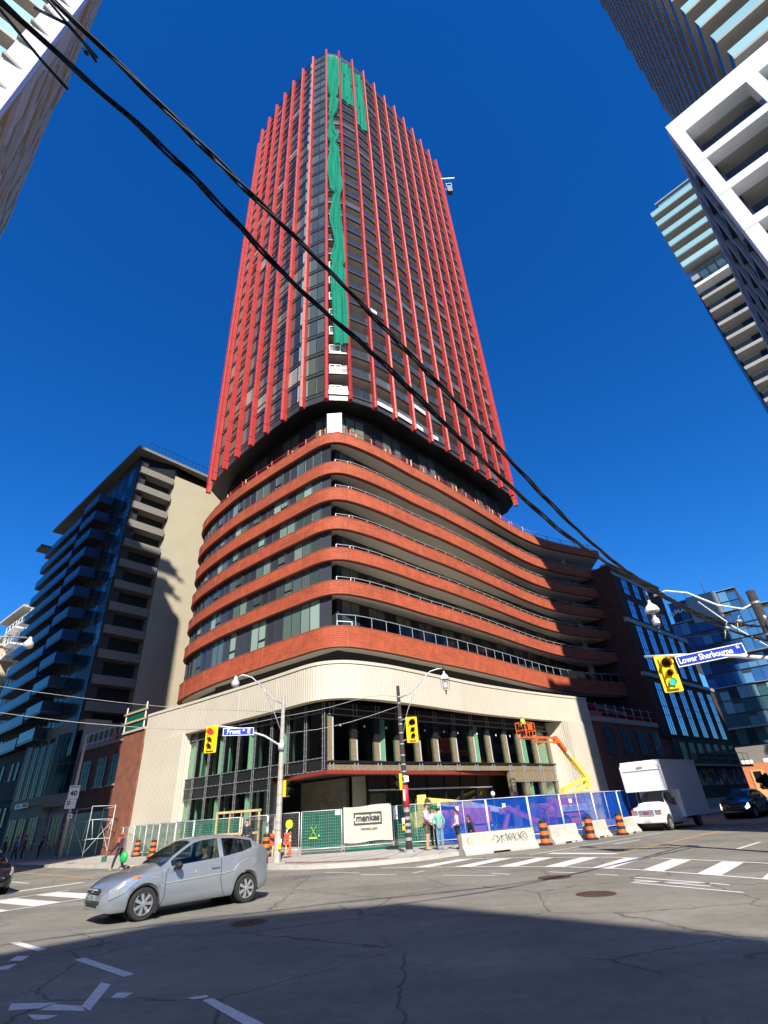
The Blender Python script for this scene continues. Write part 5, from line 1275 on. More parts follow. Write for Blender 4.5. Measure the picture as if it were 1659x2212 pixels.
mb = MB(); mb.box(2.03, 2.075, -.36, .36, .54, .63); mb.build('grille', 'plastic_black', c)
mb = MB(); mb.box(1.95, 2.062, -.36, .36, .30, .38); mb.build('lower_grille', 'plastic_black', c)
mb = MB(); mb.box(2.045, 2.09, -.36, .36, .60, .63); mb.sphere((2.075, 0, .59), (.02, .075, .045)); mb.build('grille_trim', 'chrome', c)
mb = MB(); mb.box(2.05, 2.08, -.16, .16, .42, .52); o = mb.build('number_plate', 'car_silver', c); lettering('T', .09, 'ink', o, (2.083, 0, .47), rz=pi/2)
mb = MB(); mb.sphere((-1.13, .835, .635), (.07, .012, .02)); mb.build('rust_patch', 'rust', c, kind='stuff')
mb = MB(); mb.tube([(-1.1, .25, 1.47), (-1.35, .25, 1.60)], .006, 5); mb.build('aerial', 'plastic_black', c)

SUVS = dict(w=1.86, rear=-2.25, front=2.35, wheels=(-1.38, 1.42), r=.36, seat=1.15, tw=.23,
          top=[(-2.25, .95), (-2.2, 1.1), (-2.0, 1.35), (-1.7, 1.56), (-1.2, 1.66), (-.4, 1.70), (.2, 1.66), (.55, 1.55), (1.05, 1.22), (1.25, 1.12), (1.7, 1.06), (2.05, .99), (2.25, .88), (2.33, .75), (2.35, .62)],
          bot=[(-2.25, .5), (-2.0, .3), (1.9, .27), (2.35, .34)], belt=[(-2.25, 1.15), (-1, 1.12), (.3, 1.06), (1.2, 1.03), (1.9, .94), (2.35, .62)],
          taper=[(-2.25, .8), (-2.1, .93), (-1.7, .99), (1.5, 1), (2.0, .96), (2.22, .86), (2.35, .7)], ws=(.50, 1.18), rw=(-2.2, -1.85), sw=(-1.7, .95), pillars=[(-.42, -.3), (-1.35, -1.25)])
def fronted(c, surf, x0, lit, grille, name='x'):
    for s_ in (1, -1):
        mb = MB(); mb.grid([[Vector(surf(x, i, s_))+Vector((.014, s_*.012, .006)) for i in (4, 5, 6, 7)] for x in (x0-.35, x0-.22, x0-.12, x0-.05)]); mb.build('headlight', 'headlamp_lit' if lit else 'headlamp', c)
        mb = MB(); mb.sphere((.9, s_*1.03, 1.06), (.09, .13, .09)); mb.build('door_mirror', 'plastic_black', c, smooth=True)
        seam(c, surf, [(.95, 1), (.95, 3), (.9, 5), (.88, 6)], s_, name='door_seam'); seam(c, surf, [(-.35, 6), (-.35, 4), (-.36, 2)], s_, name='door_seam')
        seam(c, surf, [(1.0-.2*k, 6) for k in range(13)], s_, .014, 'chrome', name='chrome_strip')
    mb = MB(); mb.box(x0-.03, x0+.02, -.42, .42, .62, .86); mb.build('grille', 'plastic_black', c)
    mb = MB(); mb.box(x0-.04, x0+.03, -.5, .5, .36, .50); mb.build('lower_grille', 'plastic_black', c); mb = MB(); mb.bar((x0+.03, -.6, .42), (x0+.03, .6, .42), .03); [mb.bar((x0+.03, s_*.1, .70), (x0+.02, s_*.42, .76), .02) for s_ in (1, -1)]; mb.build('chrome_strip', 'chrome', c)
c, surf, *_r = car(SUVS, 'dark_suv', 'black sport utility vehicle with lit headlights driving in the shade behind the truck', 'car', (23.3, 40.6), 228, 'car_dark'); fronted(c, surf, 2.33, True, 1)
c, surf, *_r = car(dict(HB), 'black_car', 'black car with only its front wing and headlight showing at the left edge', 'car', (-16.35, 22.75), 133, 'car_black')
for s_ in (1, -1): mb = MB(); mb.grid([[Vector(surf(x, i, s_))+Vector((.012, s_*.012, .006)) for i in (4, 5, 6, 7, 8)] for x in (1.45, 1.68, 1.80, 1.88, 1.95)]); mb.build('headlight', 'headlamp', c, smooth=True)
mb = MB(); mb.box(2.0, 2.08, -.50, .50, .26, .38); mb.build('lower_grille', 'plastic_black', c)

# box truck ----------------------------------------------------------
tk = root('box_truck', 'white cube van with a box body over its cab, parked at the kerb', 'truck', (15.15, 34.35, 0), az2(228))
VAN = dict(w=1.86, rear=-.2, front=2.55, wheels=(1.95,), r=.34, top=[(-.2, 1.86), (.7, 1.86), (1.10, 1.84), (1.38, 1.62), (1.66, 1.32), (1.76, 1.25), (2.1, 1.19), (2.42, 1.13), (2.53, 1.05), (2.56, .80)], bot=[(-.2, .3), (2.3, .3), (2.55, .36)],
          belt=[(-.2, 1.14), (1.6, 1.16), (2.2, 1.08), (2.55, .8)], taper=[(-.2, 1), (1.5, 1), (2.2, .99), (2.45, .96), (2.55, .90)], ws=(1.0, 1.64), rw=(-9, -8), sw=(.35, 1.45), pillars=[], seat=1.15, tw=.2)
c2, surf, *_r = car(VAN, 'cab', None, None, (0, 0), 0, 'white_paint')
c2.parent = tk; c2.location = (0, 0, 0); c2.rotation_euler = (0, 0, 0)
for ch in list(c2.children): ch.parent = tk
D.objects.remove(c2)
for ch in tk.children:
    if ch.name.startswith('body'): ch.name = 'cab'
bx_ = MB(); Lb, Wb = 3.55, 1.17
prof = [(-3.1, .55), (.35, .55), (.35, 1.88), (1.80, 1.88), (1.84, 3.24), (1.70, 3.42), (-3.1, 3.42)]
for s_ in (-1, 1): bx_.face([(x, s_*Wb, z) for x, z in (prof if s_ < 0 else reversed(prof))])
for i in range(len(prof)):
    a, b = prof[i], prof[(i+1) % len(prof)]; bx_.face([(a[0], -Wb, a[1]), (b[0], -Wb, b[1]), (b[0], Wb, b[1]), (a[0], Wb, a[1])][::-1])
bx_.build('box_body', 'white_paint', tk, weld=True)
mb = MB()
for y in (-Wb-.01, Wb+.01):
    mb.bar((-3.1, y, .60), (.35, y, .60), .05, .1); mb.bar((-3.1, y, 3.36), (1.7, y, 3.36), .05, .08); mb.bar((1.80, y, 1.9), (1.86, y, 3.2), .07)
mb.bar((1.84, -Wb, 1.90), (1.84, Wb, 1.90), .05); mb.bar((1.85, -Wb, 2.95), (1.85, Wb, 2.95), .03); mb.build('box_trim', 'white_panel', tk)
for k in range(3): mb = MB(); mb.box(1.86, 1.90, -.14+k*.12, -.08+k*.12, 3.08, 3.13); mb.build('marker_light', 'tail_red', tk)
for s_ in (-1, 1):
    mb = MB(); mb.box(2.50, 2.57, s_*.62-.13, s_*.62+.13, .76, .98); o = mb.build('headlight', 'headlamp', tk); mb = MB(); mb.box(2.49, 2.56, s_*.80-.04, s_*.78+.04, .76, 1.0); mb.build('turn_signal', 'amber', tk)
    mb = MB(); mb.box(1.30, 1.38, s_*1.12-.09, s_*1.12+.09, 1.15, 1.48); mb.bar((1.3, s_*.9, 1.3), (1.34, s_*1.05, 1.3), .04); mb.build('door_mirror', 'plastic_black', tk)
    seam(tk, surf, [(1.45, 1), (1.45, 4), (1.45, 6)], s_, .008, name='door_seam'); seam(tk, surf, [(.42, 1), (.42, 4), (.42, 6)], s_, .008, name='door_seam')
    mb = MB(); mb.box(-.1, .4, s_*.84-.03, s_*.84+.03, .30, .56); mb.build('step_skirt', 'white_paint', tk)
mb = MB(); mb.box(2.52, 2.575, -.42, .42, .70, .98); o = mb.build('grille', 'grey_paint', tk); [MB() for _ in range(0)]
mb = MB(); [mb.bar((2.58, -.42, z), (2.58, .42, z), .015) for z in (.72, .80, .88, .96)]; mb.build('grille_bar', 'chrome', o)
lettering('GMC', .15, 'red_rail', o, (2.592, 0, .84), rz=pi/2, bold=.006)
mb = MB(); mb.box(2.45, 2.66, -.92, .92, .40, .60); mb.build('bumper', 'white_paint', tk)
mb = MB(); mb.box(2.665, 2.68, -.17, .17, .42, .55); mb.build('number_plate', 'galv_light', tk)
mb = MB(); mb.box(1.35, 1.75, -.7, .7, .98, 1.09); mb.build('dashboard', 'car_interior', tk)
for (y, m_, w_) in ((-.45, 'lift_orange', .35), (-.05, 'hi_vis', .3), (.3, 'glass_teal', .35), (.55, 'cloth_orange', .25)): mb = MB(); mb.box(1.30, 1.52, y-w_/2, y+w_/2, 1.09, 1.20); mb.build('dashboard_load', m_, tk)
ty, rim = wheel_mesh(.36, .24, 6)
for s_ in (-1, 1): o = root_child('wheel', tk, (-1.55, s_*.92, .36), 0 if s_ < 0 else pi); put(ty, 'tyre', o); put(rim, 'rim', o)
mb = MB(); mb.box(-3.0, .3, -.5, .5, .42, .56); mb.build('chassis', 'plastic_black', tk)

# ================================================================== people
def skin(verts, edges, name, mats, par, sub=1, **k):
    me = D.meshes.new(name); me.from_pydata([v[0] for v in verts], edges, []); o = D.objects.new(name, me); COL.objects.link(o)
    sk = o.modifiers.new('s', 'SKIN'); sk.use_smooth_shade = True
    ss = o.modifiers.new('u', 'SUBSURF'); ss.levels = sub; ss.render_levels = sub
    sv = me.skin_vertices[0].data
    for i, v in enumerate(verts):
        r = v[1]; sv[i].radius = r if isinstance(r, tuple) else (r, r); sv[i].use_root = (i == 0)
    PENDING.append((o, name, mats, par, k))
    return o
PENDING = []
def flush():
    dg = bpy.context.evaluated_depsgraph_get()
    for o, name, mats, par, k in PENDING:
        me = D.meshes.new_from_object(o.evaluated_get(dg)); me.materials.clear(); me.materials.append(M[mats]); D.objects.remove(o); put(me, name, par, **k)
    PENDING.clear()
def hand(par, w, e, mat_):
    """palm, four unequal curled fingers and a thumb beyond wrist w (elbow e)"""
    w = Vector(w); d = (w-Vector(e)).normalized(); s_ = d.orthogonal().normalized(); u_ = d.cross(s_); mb = MB()
    mb.tube([w-d*.01, w+d*.04, w+d*.085], [.026, .036, .030], 7)
    for i, (off, ln) in enumerate(((-.028, .060), (-.009, .072), (.010, .067), (.027, .052))):
        b = w+d*.08+s_*off; mb.tube([b, b+d*ln*.5+u_*.008, b+d*ln*.85+u_*.028], [.010, .009, .006], 5)
    b = w+d*.03+s_*-.03; mb.tube([b, b+d*.03-s_*.022, b+d*.055-s_*.026+u_*.01], [.012, .010, .007], 5)
    mb.build('hand', mat_, par, smooth='all')
def person(label, loc, face, h=1.75, top='cloth_pink', legs='cloth_black', short=False, skinm='skin_light', hair='hair_dark', armL=None, armR=None, stride=0., lean=0., hood=False, longhair=False, shoe='shoe_tan', cat='person', group=None, top_short=False, z0=0., glasses=False, seat=False, jacket_open=False):
    p = root('person', label, cat, (loc[0], loc[1], z0), az2(face)-pi/2, group); s = h/1.75     # local +y = facing
    L_ = lambda x, y, z: (x*s, (y+lean*(z-.9 if z > .9 else 0))*s, z*s)
    aL = armL or [(-.26, -.02, 1.14), (-.27, .06, .90)]; aR = armR or [(.26, -.02, 1.14), (.27, .06, .90)]
    legsP = {}
    for sg, nm in ((-1, 'L'), (1, 'R')):
        st = stride*sg
        if seat: legsP[nm] = [(sg*.09, 0, .93), (sg*.11, .40, .92), (sg*.11, .45, .76), (sg*.11, .56, .72)]
        else: legsP[nm] = [(sg*.09, 0, .93), (sg*.10, st*.55+.02, .50), (sg*.10, st*1.0-.03, .09), (sg*.11, st*1.0+.12, .04)]
    core = [(L_(0, 0, .96), .12*s), (L_(0, 0, 1.12), .125*s), (L_(0, 0, 1.30), (.155*s, .11*s)), (L_(0, 0, 1.42), (.12*s, .085*s)), (L_(0, .01, 1.50), .052*s), (L_(0, .02, 1.56), .055*s), (L_(0, .035, 1.64), (.078*s, .092*s)), (L_(0, .025, 1.72), (.066*s, .078*s))]
    V = list(core); E_ = [(i, i+1) for i in range(7)]
    for sg, arm in ((-1, aL), (1, aR)):
        b = len(V); V += [(L_(sg*.17, 0, 1.41), .056*s), (L_(*arm[0]), .040*s), (L_(*arm[1]), .028*s)]; E_ += [(3, b), (b, b+1), (b+1, b+2)]
    for nm in 'LR':
        q = legsP[nm]; b = len(V); V += [(L_(*q[0]), .085*s), (L_(*q[1]), .055*s), (L_(*q[2]), .036*s), (L_(*q[3]), (.036*s, .028*s))]; E_ += [(0, b), (b, b+1), (b+1, b+2), (b+2, b+3)]
    skin(V, E_, 'body', skinm, p)
    V = [(L_(0, 0, .90), (.155*s, .125*s)), (L_(0, 0, 1.10), (.150*s, .135*s)), (L_(0, 0, 1.30), (.175*s, .130*s)), (L_(0, 0, 1.42), (.135*s, .10*s)), (L_(0, -.005, 1.475), .072*s)]; E_ = [(0, 1), (1, 2), (2, 3), (3, 4)]
    if hood: V.append((L_(0, -.08, 1.46), (.10*s, .07*s))); E_.append((3, len(V)-1))
    for sg, arm in ((-1, aL), (1, aR)):
        b = len(V); V += [(L_(sg*.175, 0, 1.41), .078*s), (L_(*arm[0]), .060*s)]; E_ += [(3, b), (b, b+1)]
        if not top_short: V.append((L_(*lerp(arm[0], arm[1], .93)), .047*s)); E_.append((b+1, b+2))
    skin(V, E_, 'top', top, p)
    V = [(L_(0, 0, .98), (.130*s, .115*s))]; E_ = []
    for nm in 'LR':
        q = legsP[nm]; b = len(V); V.append((L_(*q[0]), .098*s)); E_.append((0, b))
        if short: V.append((L_(*lerp(q[0], q[1], .85)), .088*s)); E_.append((b, b+1))
        else: V += [(L_(*q[1]), .074*s), (L_(*lerp(q[1], q[2], .9)), .062*s)]; E_ += [(b, b+1), (b+1, b+2)]
    skin(V, E_, 'trousers' if not short else 'shorts', legs, p)
    mb = MB()
    for nm in 'LR':
        q = legsP[nm]; a = Vector(L_(*q[2])); mb.sphere((a.x, a.y+.06*s, a.z-.035*s), (.045*s, .13*s, .045*s))
    mb.build('shoe', shoe, p, smooth='all')
    hd = Vector(L_(0, .03, 1.665)); mb = MB(); mb.sphere((hd.x, hd.y-.028*s, hd.z+.016*s), (.086*s, .094*s, .088*s), n=12, k=8)
    if longhair: mb.tube([(hd.x, hd.y-.06*s, hd.z+.03*s), (hd.x, hd.y-.10*s, hd.z-.10*s), (hd.x, hd.y-.10*s, hd.z-.24*s)], [.08*s, .085*s, .05*s], 8)
    mb.build('hair', hair, p, smooth='all')
    mb = MB(); mb.sphere((hd.x, hd.y+.088*s, hd.z-.025*s), (.013*s, .022*s, .022*s)); [mb.sphere((hd.x+q*.086*s, hd.y-.0, hd.z-.02*s), (.012*s, .02*s, .03*s)) for q in (-1, 1)]; mb.build('nose_and_ears', skinm, p, smooth='all')
    mb = MB()
    for q in (-1, 1): mb.sphere((hd.x+q*.032*s, hd.y+.078*s, hd.z+.002), (.024*s, .012*s, .016*s) if glasses else (.011*s, .008*s, .008*s))
    mb.bar((hd.x-.02*s, hd.y+.080*s, hd.z-.062*s), (hd.x+.02*s, hd.y+.080*s, hd.z-.062*s), .007*s); mb.build('eyes_and_mouth', 'ink', p)
    for arm in (aL, aR): hand(p, L_(*arm[1]), L_(*arm[0]), skinm)
    return p
K = .146
person('man in a pink hoodie, olive shorts and sunglasses facing right by the black pole', (.95, 27.35), 110, 1.82, 'cloth_pink', 'cloth_olive', True, armR=[(.25, .06, 1.16), (.12, .34, 1.14)], armL=[(-.24, .05, 1.16), (-.08, .33, 1.16)], hood=True, z0=K, glasses=True, hair='hair_brown', lean=.05)
person('woman in a white top and sunglasses half hidden behind the green sweater', (1.28, 28.0), 175, 1.64, 'cloth_white', 'cloth_black', z0=K, glasses=True, longhair=True, hair='hair_dark', armR=[(.25, .08, 1.12), (.1, .3, 1.1)])
person('person in a green sweater and light blue jeans seen from behind', (1.50, 27.1), 350, 1.62, 'cloth_green', 'cloth_jeans', z0=K, armL=[(-.30, 0, 1.15), (-.24, .08, .95)], armR=[(.30, 0, 1.15), (.24, .08, .95)], hair='hair_dark', shoe='cloth_jeans')
person('boy in a pale pink hoodie and black shorts facing left beside the graffiti barrier', (2.28, 26.55), 265, 1.52, 'cloth_pink', 'cloth_black', True, z0=K, skinm='skin_tan', hood=True, armR=[(.23, .02, 1.12), (.10, .18, 1.02)], armL=[(-.23, .02, 1.12), (-.10, .18, 1.02)], shoe='cloth_black')
person('girl in black sitting behind the graffiti barrier with long dark hair', (3.0, 27.4), 250, 1.50, 'cloth_black', 'cloth_black', z0=-.12, skinm='skin_tan', longhair=True, lean=.15)
w_ = person('woman in dark clothes and orange scarf striding across the road carrying bags', (-15.0, 31.0), 222, 1.66, 'cloth_navy', 'cloth_navy', z0=0, skinm='skin_brown', hair='cloth_orange', stride=.26, armR=[(.34, .10, 1.12), (.52, .26, .84)], armL=[(-.26, .02, 1.13), (-.25, .10, .92)])
mb = MB(); mb.sphere((0, 0, 0), (.22, .12, .26), n=10, k=7); mb.tube([(-.08, 0, .22), (0, 0, .36), (.08, 0, .22)], .012, 5); b_ = mb.build('shopping_bag', 'bag_green', loc=(-14.72, 31.0, .55), label='bulging bright green shopping bag hanging from the crossing woman', cat='bag', smooth='all')
mb = MB(); mb.box(-.13, .13, -.02, .02, 0, .24); mb.build('shopping_bag', 'screen_green', loc=(-15.62, 30.75, .42), label='small pale green bag held low in the outstretched hand of the crossing woman', cat='bag')
mb = MB(); mb.box(-.04, .04, -.1, .1, 0, .22); mb.build('scarf', 'cloth_orange', w_, loc=(0, .10, 1.22))
person('worker in a navy cap whose head shows above the silver car roof', (-8.0, 29.6), 200, 1.70, 'cloth_navy', 'cloth_navy', z0=K, hair='cloth_navy')
person('pedestrian in a black jacket walking at the far left in the shade', (-34.6, 50.6), 225, 1.74, 'cloth_black', 'cloth_black', z0=K, stride=.15)
person('pedestrian in a light blue top with a backpack in the shade of the stone building', (-33.2, 50.0), 225, 1.74, 'cloth_blue', 'cloth_navy', z0=K, stride=.18)
person('pedestrian all in dark brown standing beside the scaffolding in the shade', (-31.7, 48.7), 235, 1.8, 'cloth_olive', 'cloth_black', z0=K)
person('pedestrian in black crouching towards the shop wall behind the scaffolding', (-31.4, 50.4), 60, 1.6, 'cloth_black', 'cloth_black', z0=K, lean=.3)
# driver: seated inside, left arm resting out of the window
ca = az2(225); def_ = lambda x, y: (CC[0]+cos(ca)*x-sin(ca)*y, CC[1]+sin(ca)*x+cos(ca)*y)
person('driver in a dark tee shirt resting an arm on the silver car window', def_(-.30, .38), 225, 1.62, 'cloth_black', 'cloth_black', z0=-.36, skinm='skin_light', hair='hair_dark', seat=True, top_short=True, armL=[(-.36, .12, 1.26), (-.44, .40, 1.24)], armR=[(.24, .18, 1.18), (.16, .42, 1.2)])
lifter = person('worker in a lime vest in the raised orange basket', (9.45, 41.3), 320, 1.5, 'hi_vis', 'cloth_black', z0=6.0, skinm='skin_light', hair='hi_vis')
flush()

# ================================================================== poles, signals, signs
def ring_clamp(mb, x, y, z, r): mb.lathe([(r, z-.03), (r+.012, z-.03), (r+.012, z+.03), (r, z+.03)], (x, y, 0), 12)
def signal(label, loc, rz, lit, tilt=(0, 0, 0), scale=1.):
    s_ = root('traffic_light', label, 'traffic light', loc, rz, 'yellow traffic lights at the junction'); s_.scale = (scale,)*3        # faces local -y
    mb = MB(); ou = [(-.25, -.56), (.25, -.56), (.28, -.53), (.28, .57), (.25, .60), (-.25, .60), (-.28, .57), (-.28, -.53)]
    i0 = len(mb.v); mb.face([(x, -.02, z) for x, z in ou]); mb.face([(x, .015, z) for x, z in reversed(ou)])
    for a, b in zip(ou, ou[1:]+ou[:1]): mb.face([(a[0], -.02, a[1]), (a[0], .015, a[1]), (b[0], .015, b[1]), (b[0], -.02, b[1])])
    mb.build('backboard', 'signal_yellow', s_)
    mb = MB(); mb.box(-.17, .17, -.10, .22, -.47, .52); mb.build('housing', 'signal_yellow', s_)
    for i, (z, r) in enumerate(((.33, .15), (.01, .10), (-.27, .10))):
        on = (lit == 'red' and i == 0) or (lit == 'green' and i == 2)
        mb = MB(); mb.lathe([(r*.96, -.104), (r*.9, -.118), (r*.5, -.135), (.001, -.142)], (0, 0, z), 20, axis='Y')
        mb.build('lens', 'lens_red' if (on and i == 0) else ('lens_green' if on else ('lens_green_dim' if i == 2 else 'lens_dark')), s_, smooth='all')
        mb = MB(); P = []
        for q in range(15):
            a = -pi*.22+pi*1.44*q/14; dpt = .10+.17*max(0, sin(a)*.5+.5)
            P.append([(r*1.06*cos(a), -.10, z+r*1.06*sin(a)), (r*1.06*cos(a), -.10-dpt, z+r*1.06*sin(a)-.02)])
        mb.grid(P); mb.build('visor', 'signal_yellow' if not on else 'signal_yellow', s_, smooth='all')
    return s_
def pair_head(label, loc, rz):
    s_ = root('pedestrian_signal', label, 'traffic light', loc, rz, 'side signal heads on the poles')
    mb = MB(); mb.box(-.13, .13, 0, .2, -.34, .34); mb.build('housing', 'signal_yellow', s_)
    for z in (.17, -.17):
        mb = MB(); mb.box(-.11, .11, -.015, 0, z-.13, z+.13); mb.build('lens', 'lens_dark', s_)
        mb = MB(); mb.hexa([(-.14, -.02, z+.145), (.14, -.02, z+.145), (.14, 0, z+.145), (-.14, 0, z+.145), (-.14, -.02, z+.165), (.14, -.02, z+.165), (.14, 0, z+.165), (-.14, 0, z+.165)])
        mb.face([(-.14, 0, z+.15), (-.14, -.26, z+.11), (.14, -.26, z+.11), (.14, 0, z+.15)]); mb.face([(-.14, 0, z+.15), (-.14, -.26, z+.11), (-.14, 0, z-.16)]); mb.face([(.14, 0, z+.15), (.14, -.26, z+.11), (.14, 0, z-.16)]); mb.build('visor', 'plastic_black', s_)
    return s_
def heritage_lamp(par, loc, m_='white_paint'):
    o = root_child('lantern', par, loc)
    mb = MB(); mb.lathe([(.03, .42), (.05, .30), (.09, .24), (.19, .14), (.235, .02), (.24, -.02), (.16, -.03)], n=18); mb.build('hood', m_, o, smooth=True)
    mb = MB(); mb.lathe([(.155, -.03), (.165, -.20), (.14, -.42), (.11, -.50)], n=18); mb.build('glass', 'glass_lamp', o, smooth='all')
    mb = MB(); mb.lathe([(.03, -.08), (.06, -.14), (.05, -.22), (.12, -.30), (.12, -.45), (.03, -.47)], n=14); mb.build('bulb', 'white_paint', o, smooth=True)
    mb = MB(); [mb.tube([(q*.24, 0, 0), (q*.20, 0, -.50), (0, 0, -.60)], .010, 5) for q in (-1, 1)]; mb.lathe([(.02, .74), (.035, .6), (.05, .55), (.02, .50), (.06, .44), (.05, .40)], n=10); mb.lathe([(.03, -.56), (.05, -.62), (.02, -.68), (.04, -.74), (.001, -.80)], n=10); mb.build('finial', 'black_metal', o, smooth=True)
    return o
# pole 1, pale concrete
p1 = root('street_pole', 'pale octagonal concrete pole with a curved lamp arm left of the green fence', 'pole', (-5.72, 26.35, .14))
mb = MB(); mb.tube([(0, 0, -.1), (0, 0, 6.95)], .155, 8, r1=.085); mb.build('shaft', 'pole_concrete', p1)
mb = MB(); [ring_clamp(mb, 0, 0, z, .15-.01*z) for z in (1.2, 1.5, 2.2, 2.6, 3.2, 3.7, 4.45, 5.0, 5.6, 6.1, 6.5)]; mb.build('strap', 'galv', p1)
mb = MB(); e = (-2.33, -.65, 7.85); mb.tube([(0, 0, 6.55), (-.45, -.12, 6.75), (-1.0, -.3, 7.35), (-1.55, -.45, 7.85), (-2.0, -.57, 8.0), e], .035, 7); mb.tube([(0, 0, 5.15), (-.35, -.1, 6.0), (-.85, -.25, 7.1), (-1.1, -.32, 7.42)], .02, 6); mb.build('lamp_arm', 'galv', p1, smooth='all')
mb = MB(); mb.lathe([(.03, .10), (.07, .05), (.10, -.08), (.19, -.22), (.20, -.32), (.15, -.42), (.05, -.46), (.001, -.47)], e, 16); mb.build('lamp_head', 'galv_light', p1, smooth='all')
mb = MB(); mb.tube([(0, 0, 4.6), (-.8, -.24, 5.1), (-1.9, -.55, 5.45), (-3.1, -.92, 5.62)], .05, 7, r1=.035); mb.box(-.12, .12, -.2, .12, 4.45, 4.75); mb.build('mast_arm', 'galv_light', p1, smooth='all')
signal('yellow traffic light showing red at the end of the pale pole mast arm', (-8.82, 25.28, 5.12), R(-2), 'red')
def street_sign(label, txt, small, loc, rz, wd, ht, tilt=0.):
    s_ = root('street_sign', label, 'street sign', loc, rz, 'blue street name signs'); s_.rotation_euler = (0, tilt, rz)
    mb = MB(); mb.box(-wd/2, wd/2, 0, .04, -ht/2, ht/2); mb.build('frame', 'sign_white', s_)
    mb = MB(); mb.box(-wd/2+.03, wd/2-.03, -.006, 0, -ht/2+.03, ht/2-.03); mb.build('panel', 'sign_blue', s_)
    return s_
ss = street_sign('blue Front St E name sign hanging beside the red traffic light', '', '', (-7.66, 25.6, 5.44), R(16), 1.42, .34, R(0))
lettering('Front', .29, 'sign_white', ss, (-.22, -.012, 0), bold=.006, width=.62); lettering('St', .13, 'sign_white', ss, (.24, -.012, .06), bold=.003); lettering('E', .29, 'sign_white', ss, (.48, -.012, 0), bold=.006)
pair_head('yellow side signal head low on the right of the pale pole', (-5.33, 26.3, 2.95), R(60))
mb = MB(); mb.box(-.01, .01, -.01, .01, 0, .01)
s_ = root('push_button_box', 'small yellow push button box under a white notice on the pale pole', 'push button', (-5.60, 26.19, 0))
mb = MB(); mb.box(-.05, .09, -.03, .0, .85, 1.0); mb.build('notice', 'sign_white', s_); mb = MB(); mb.box(-.05, .08, -.05, 0, .62, .84); mb.lathe([(.02, -.07), (.001, -.075)], (.015, 0, .72), 10, axis='Y'); mb.build('button_box', 'signal_yellow', s_)
# pole 2, dark
p2 = root('street_pole', 'dark painted pole with a heritage lantern arm beside the people', 'pole', (.08, 26.85, .14))
mb = MB(); mb.tube([(0, 0, -.05), (0, 0, .3), (0, 0, 7.15)], [.17, .145, .085], 12); mb.build('shaft', 'wood_pole', p2, smooth='all')
mb = MB(); mb.lathe([(.24, 0), (.24, .08), (.17, .12)], n=12); mb.build('base_plate', 'galv', p2)
mb = MB(); [ring_clamp(mb, 0, 0, z, .15-.009*z) for z in (1.7, 2.75, 3.0, 3.2, 3.5, 3.9, 4.4, 4.9, 5.3, 5.6, 6.3, 6.6)]; mb.build('strap', 'galv', p2)
mb = MB(); [mb.lathe([(.153-.009*z, z-.06), (.155-.009*z, z+.06)], n=12) for z in (.5, .8, 1.05, 1.3, 1.6)]; mb.build('poster_remains', 'grey_paint', p2, kind='stuff')
mb = MB(); mb.lathe([(.150, 1.72), (.146, 2.62)], n=14); o = mb.build('red_poster', 'red_rail', p2, smooth='all'); mb = MB(); mb.box(-.1, -.02, -.152, -.146, 2.0, 2.45); mb.build('white_print', 'sign_white', o)
mb = MB(); e = (2.32, .05, 7.72); mb.tube([(0, 0, 6.55), (.5, 0, 6.70), (.95, .02, 7.0), (1.3, .03, 7.4), (1.75, .04, 7.78), (2.15, .05, 7.88), (2.42, .05, 7.88)], .032, 7); mb.tube([(.05, 0, 4.75), (.4, .01, 5.9), (.8, .02, 6.7), (1.05, .03, 7.12)], .02, 6); mb.build('lamp_arm', 'galv', p2, smooth='all')
heritage_lamp(p2, (2.46, .05, 7.35))
signal('yellow traffic light with a faint green lens on the dark pole', (.62, 26.55, 5.10), R(8), 'none')
pair_head('yellow side signal head low on the left of the dark pole', (-.24, 26.8, 2.92), R(-55))
mb = MB(); mb.bar((.08, 26.8, 5.6), (.5, 26.65, 5.7), .04); mb.bar((.08, 26.8, 4.65), (.5, 26.65, 4.75), .04); o = mb.build('signal_bracket', 'galv', p2); o.location = (-.08, -26.85, -.14)
s_ = root('push_button_box', 'small yellow push button box with blue symbol on the dark pole', 'push button', (-.10, 26.68, .14)); mb = MB(); mb.box(-.06, .06, -.04, .0, .85, 1.15); mb.build('button_box', 'signal_yellow', s_); mb = MB(); mb.box(-.04, .04, -.045, -.04, 1.0, 1.1); mb.build('symbol', 'sign_blue', s_); mb = MB(); mb.box(-.06, .06, -.04, 0, 1.16, 1.32); mb.build('notice', 'sign_white', s_)
mb = MB(); mb.box(-.02, .2, -.18, -.10, 2.75, 3.0); mb.build('junction_box', 'white_paint', p2)
# right wooden pole
p3 = root('utility_pole', 'leaning dark wooden utility pole with a lantern arm at the right edge', 'pole', (11.38, 15.28, 0))
mb = MB(); mb.tube([(0, 0, 0), (0, 0, 7.0)], .17, 12, r1=.125); mb.build('shaft', 'wood_pole', p3, smooth='all')
mb = MB(); [ring_clamp(mb, 0, 0, z, .165-.006*z) for z in (4.7, 5.0, 5.6, 6.6)]; mb.build('strap', 'galv', p3)
mb = MB(); mb.tube([(0, 0, 6.62), (-.35, .15, 6.48), (-.9, .42, 6.75), (-1.5, .75, 7.35), (-2.0, 1.05, 7.58), (-2.35, 1.25, 7.5)], .035, 7); mb.tube([(0, 0, 5.25), (-.1, .05, 5.2), (-.7, .38, 6.0), (-1.3, .68, 7.0)], .022, 6); mb.build('lamp_arm', 'galv_light', p3, smooth='all')
heritage_lamp(p3, (-2.50, 1.38, 7.02))
mb = MB(); mb.tube([(0, 0, 4.85), (-.9, .5, 5.15), (-2.2, 1.2, 5.45), (-3.1, 1.72, 5.60)], .075, 8, r1=.04); mb.build('mast_arm', 'galv_light', p3, smooth='all')
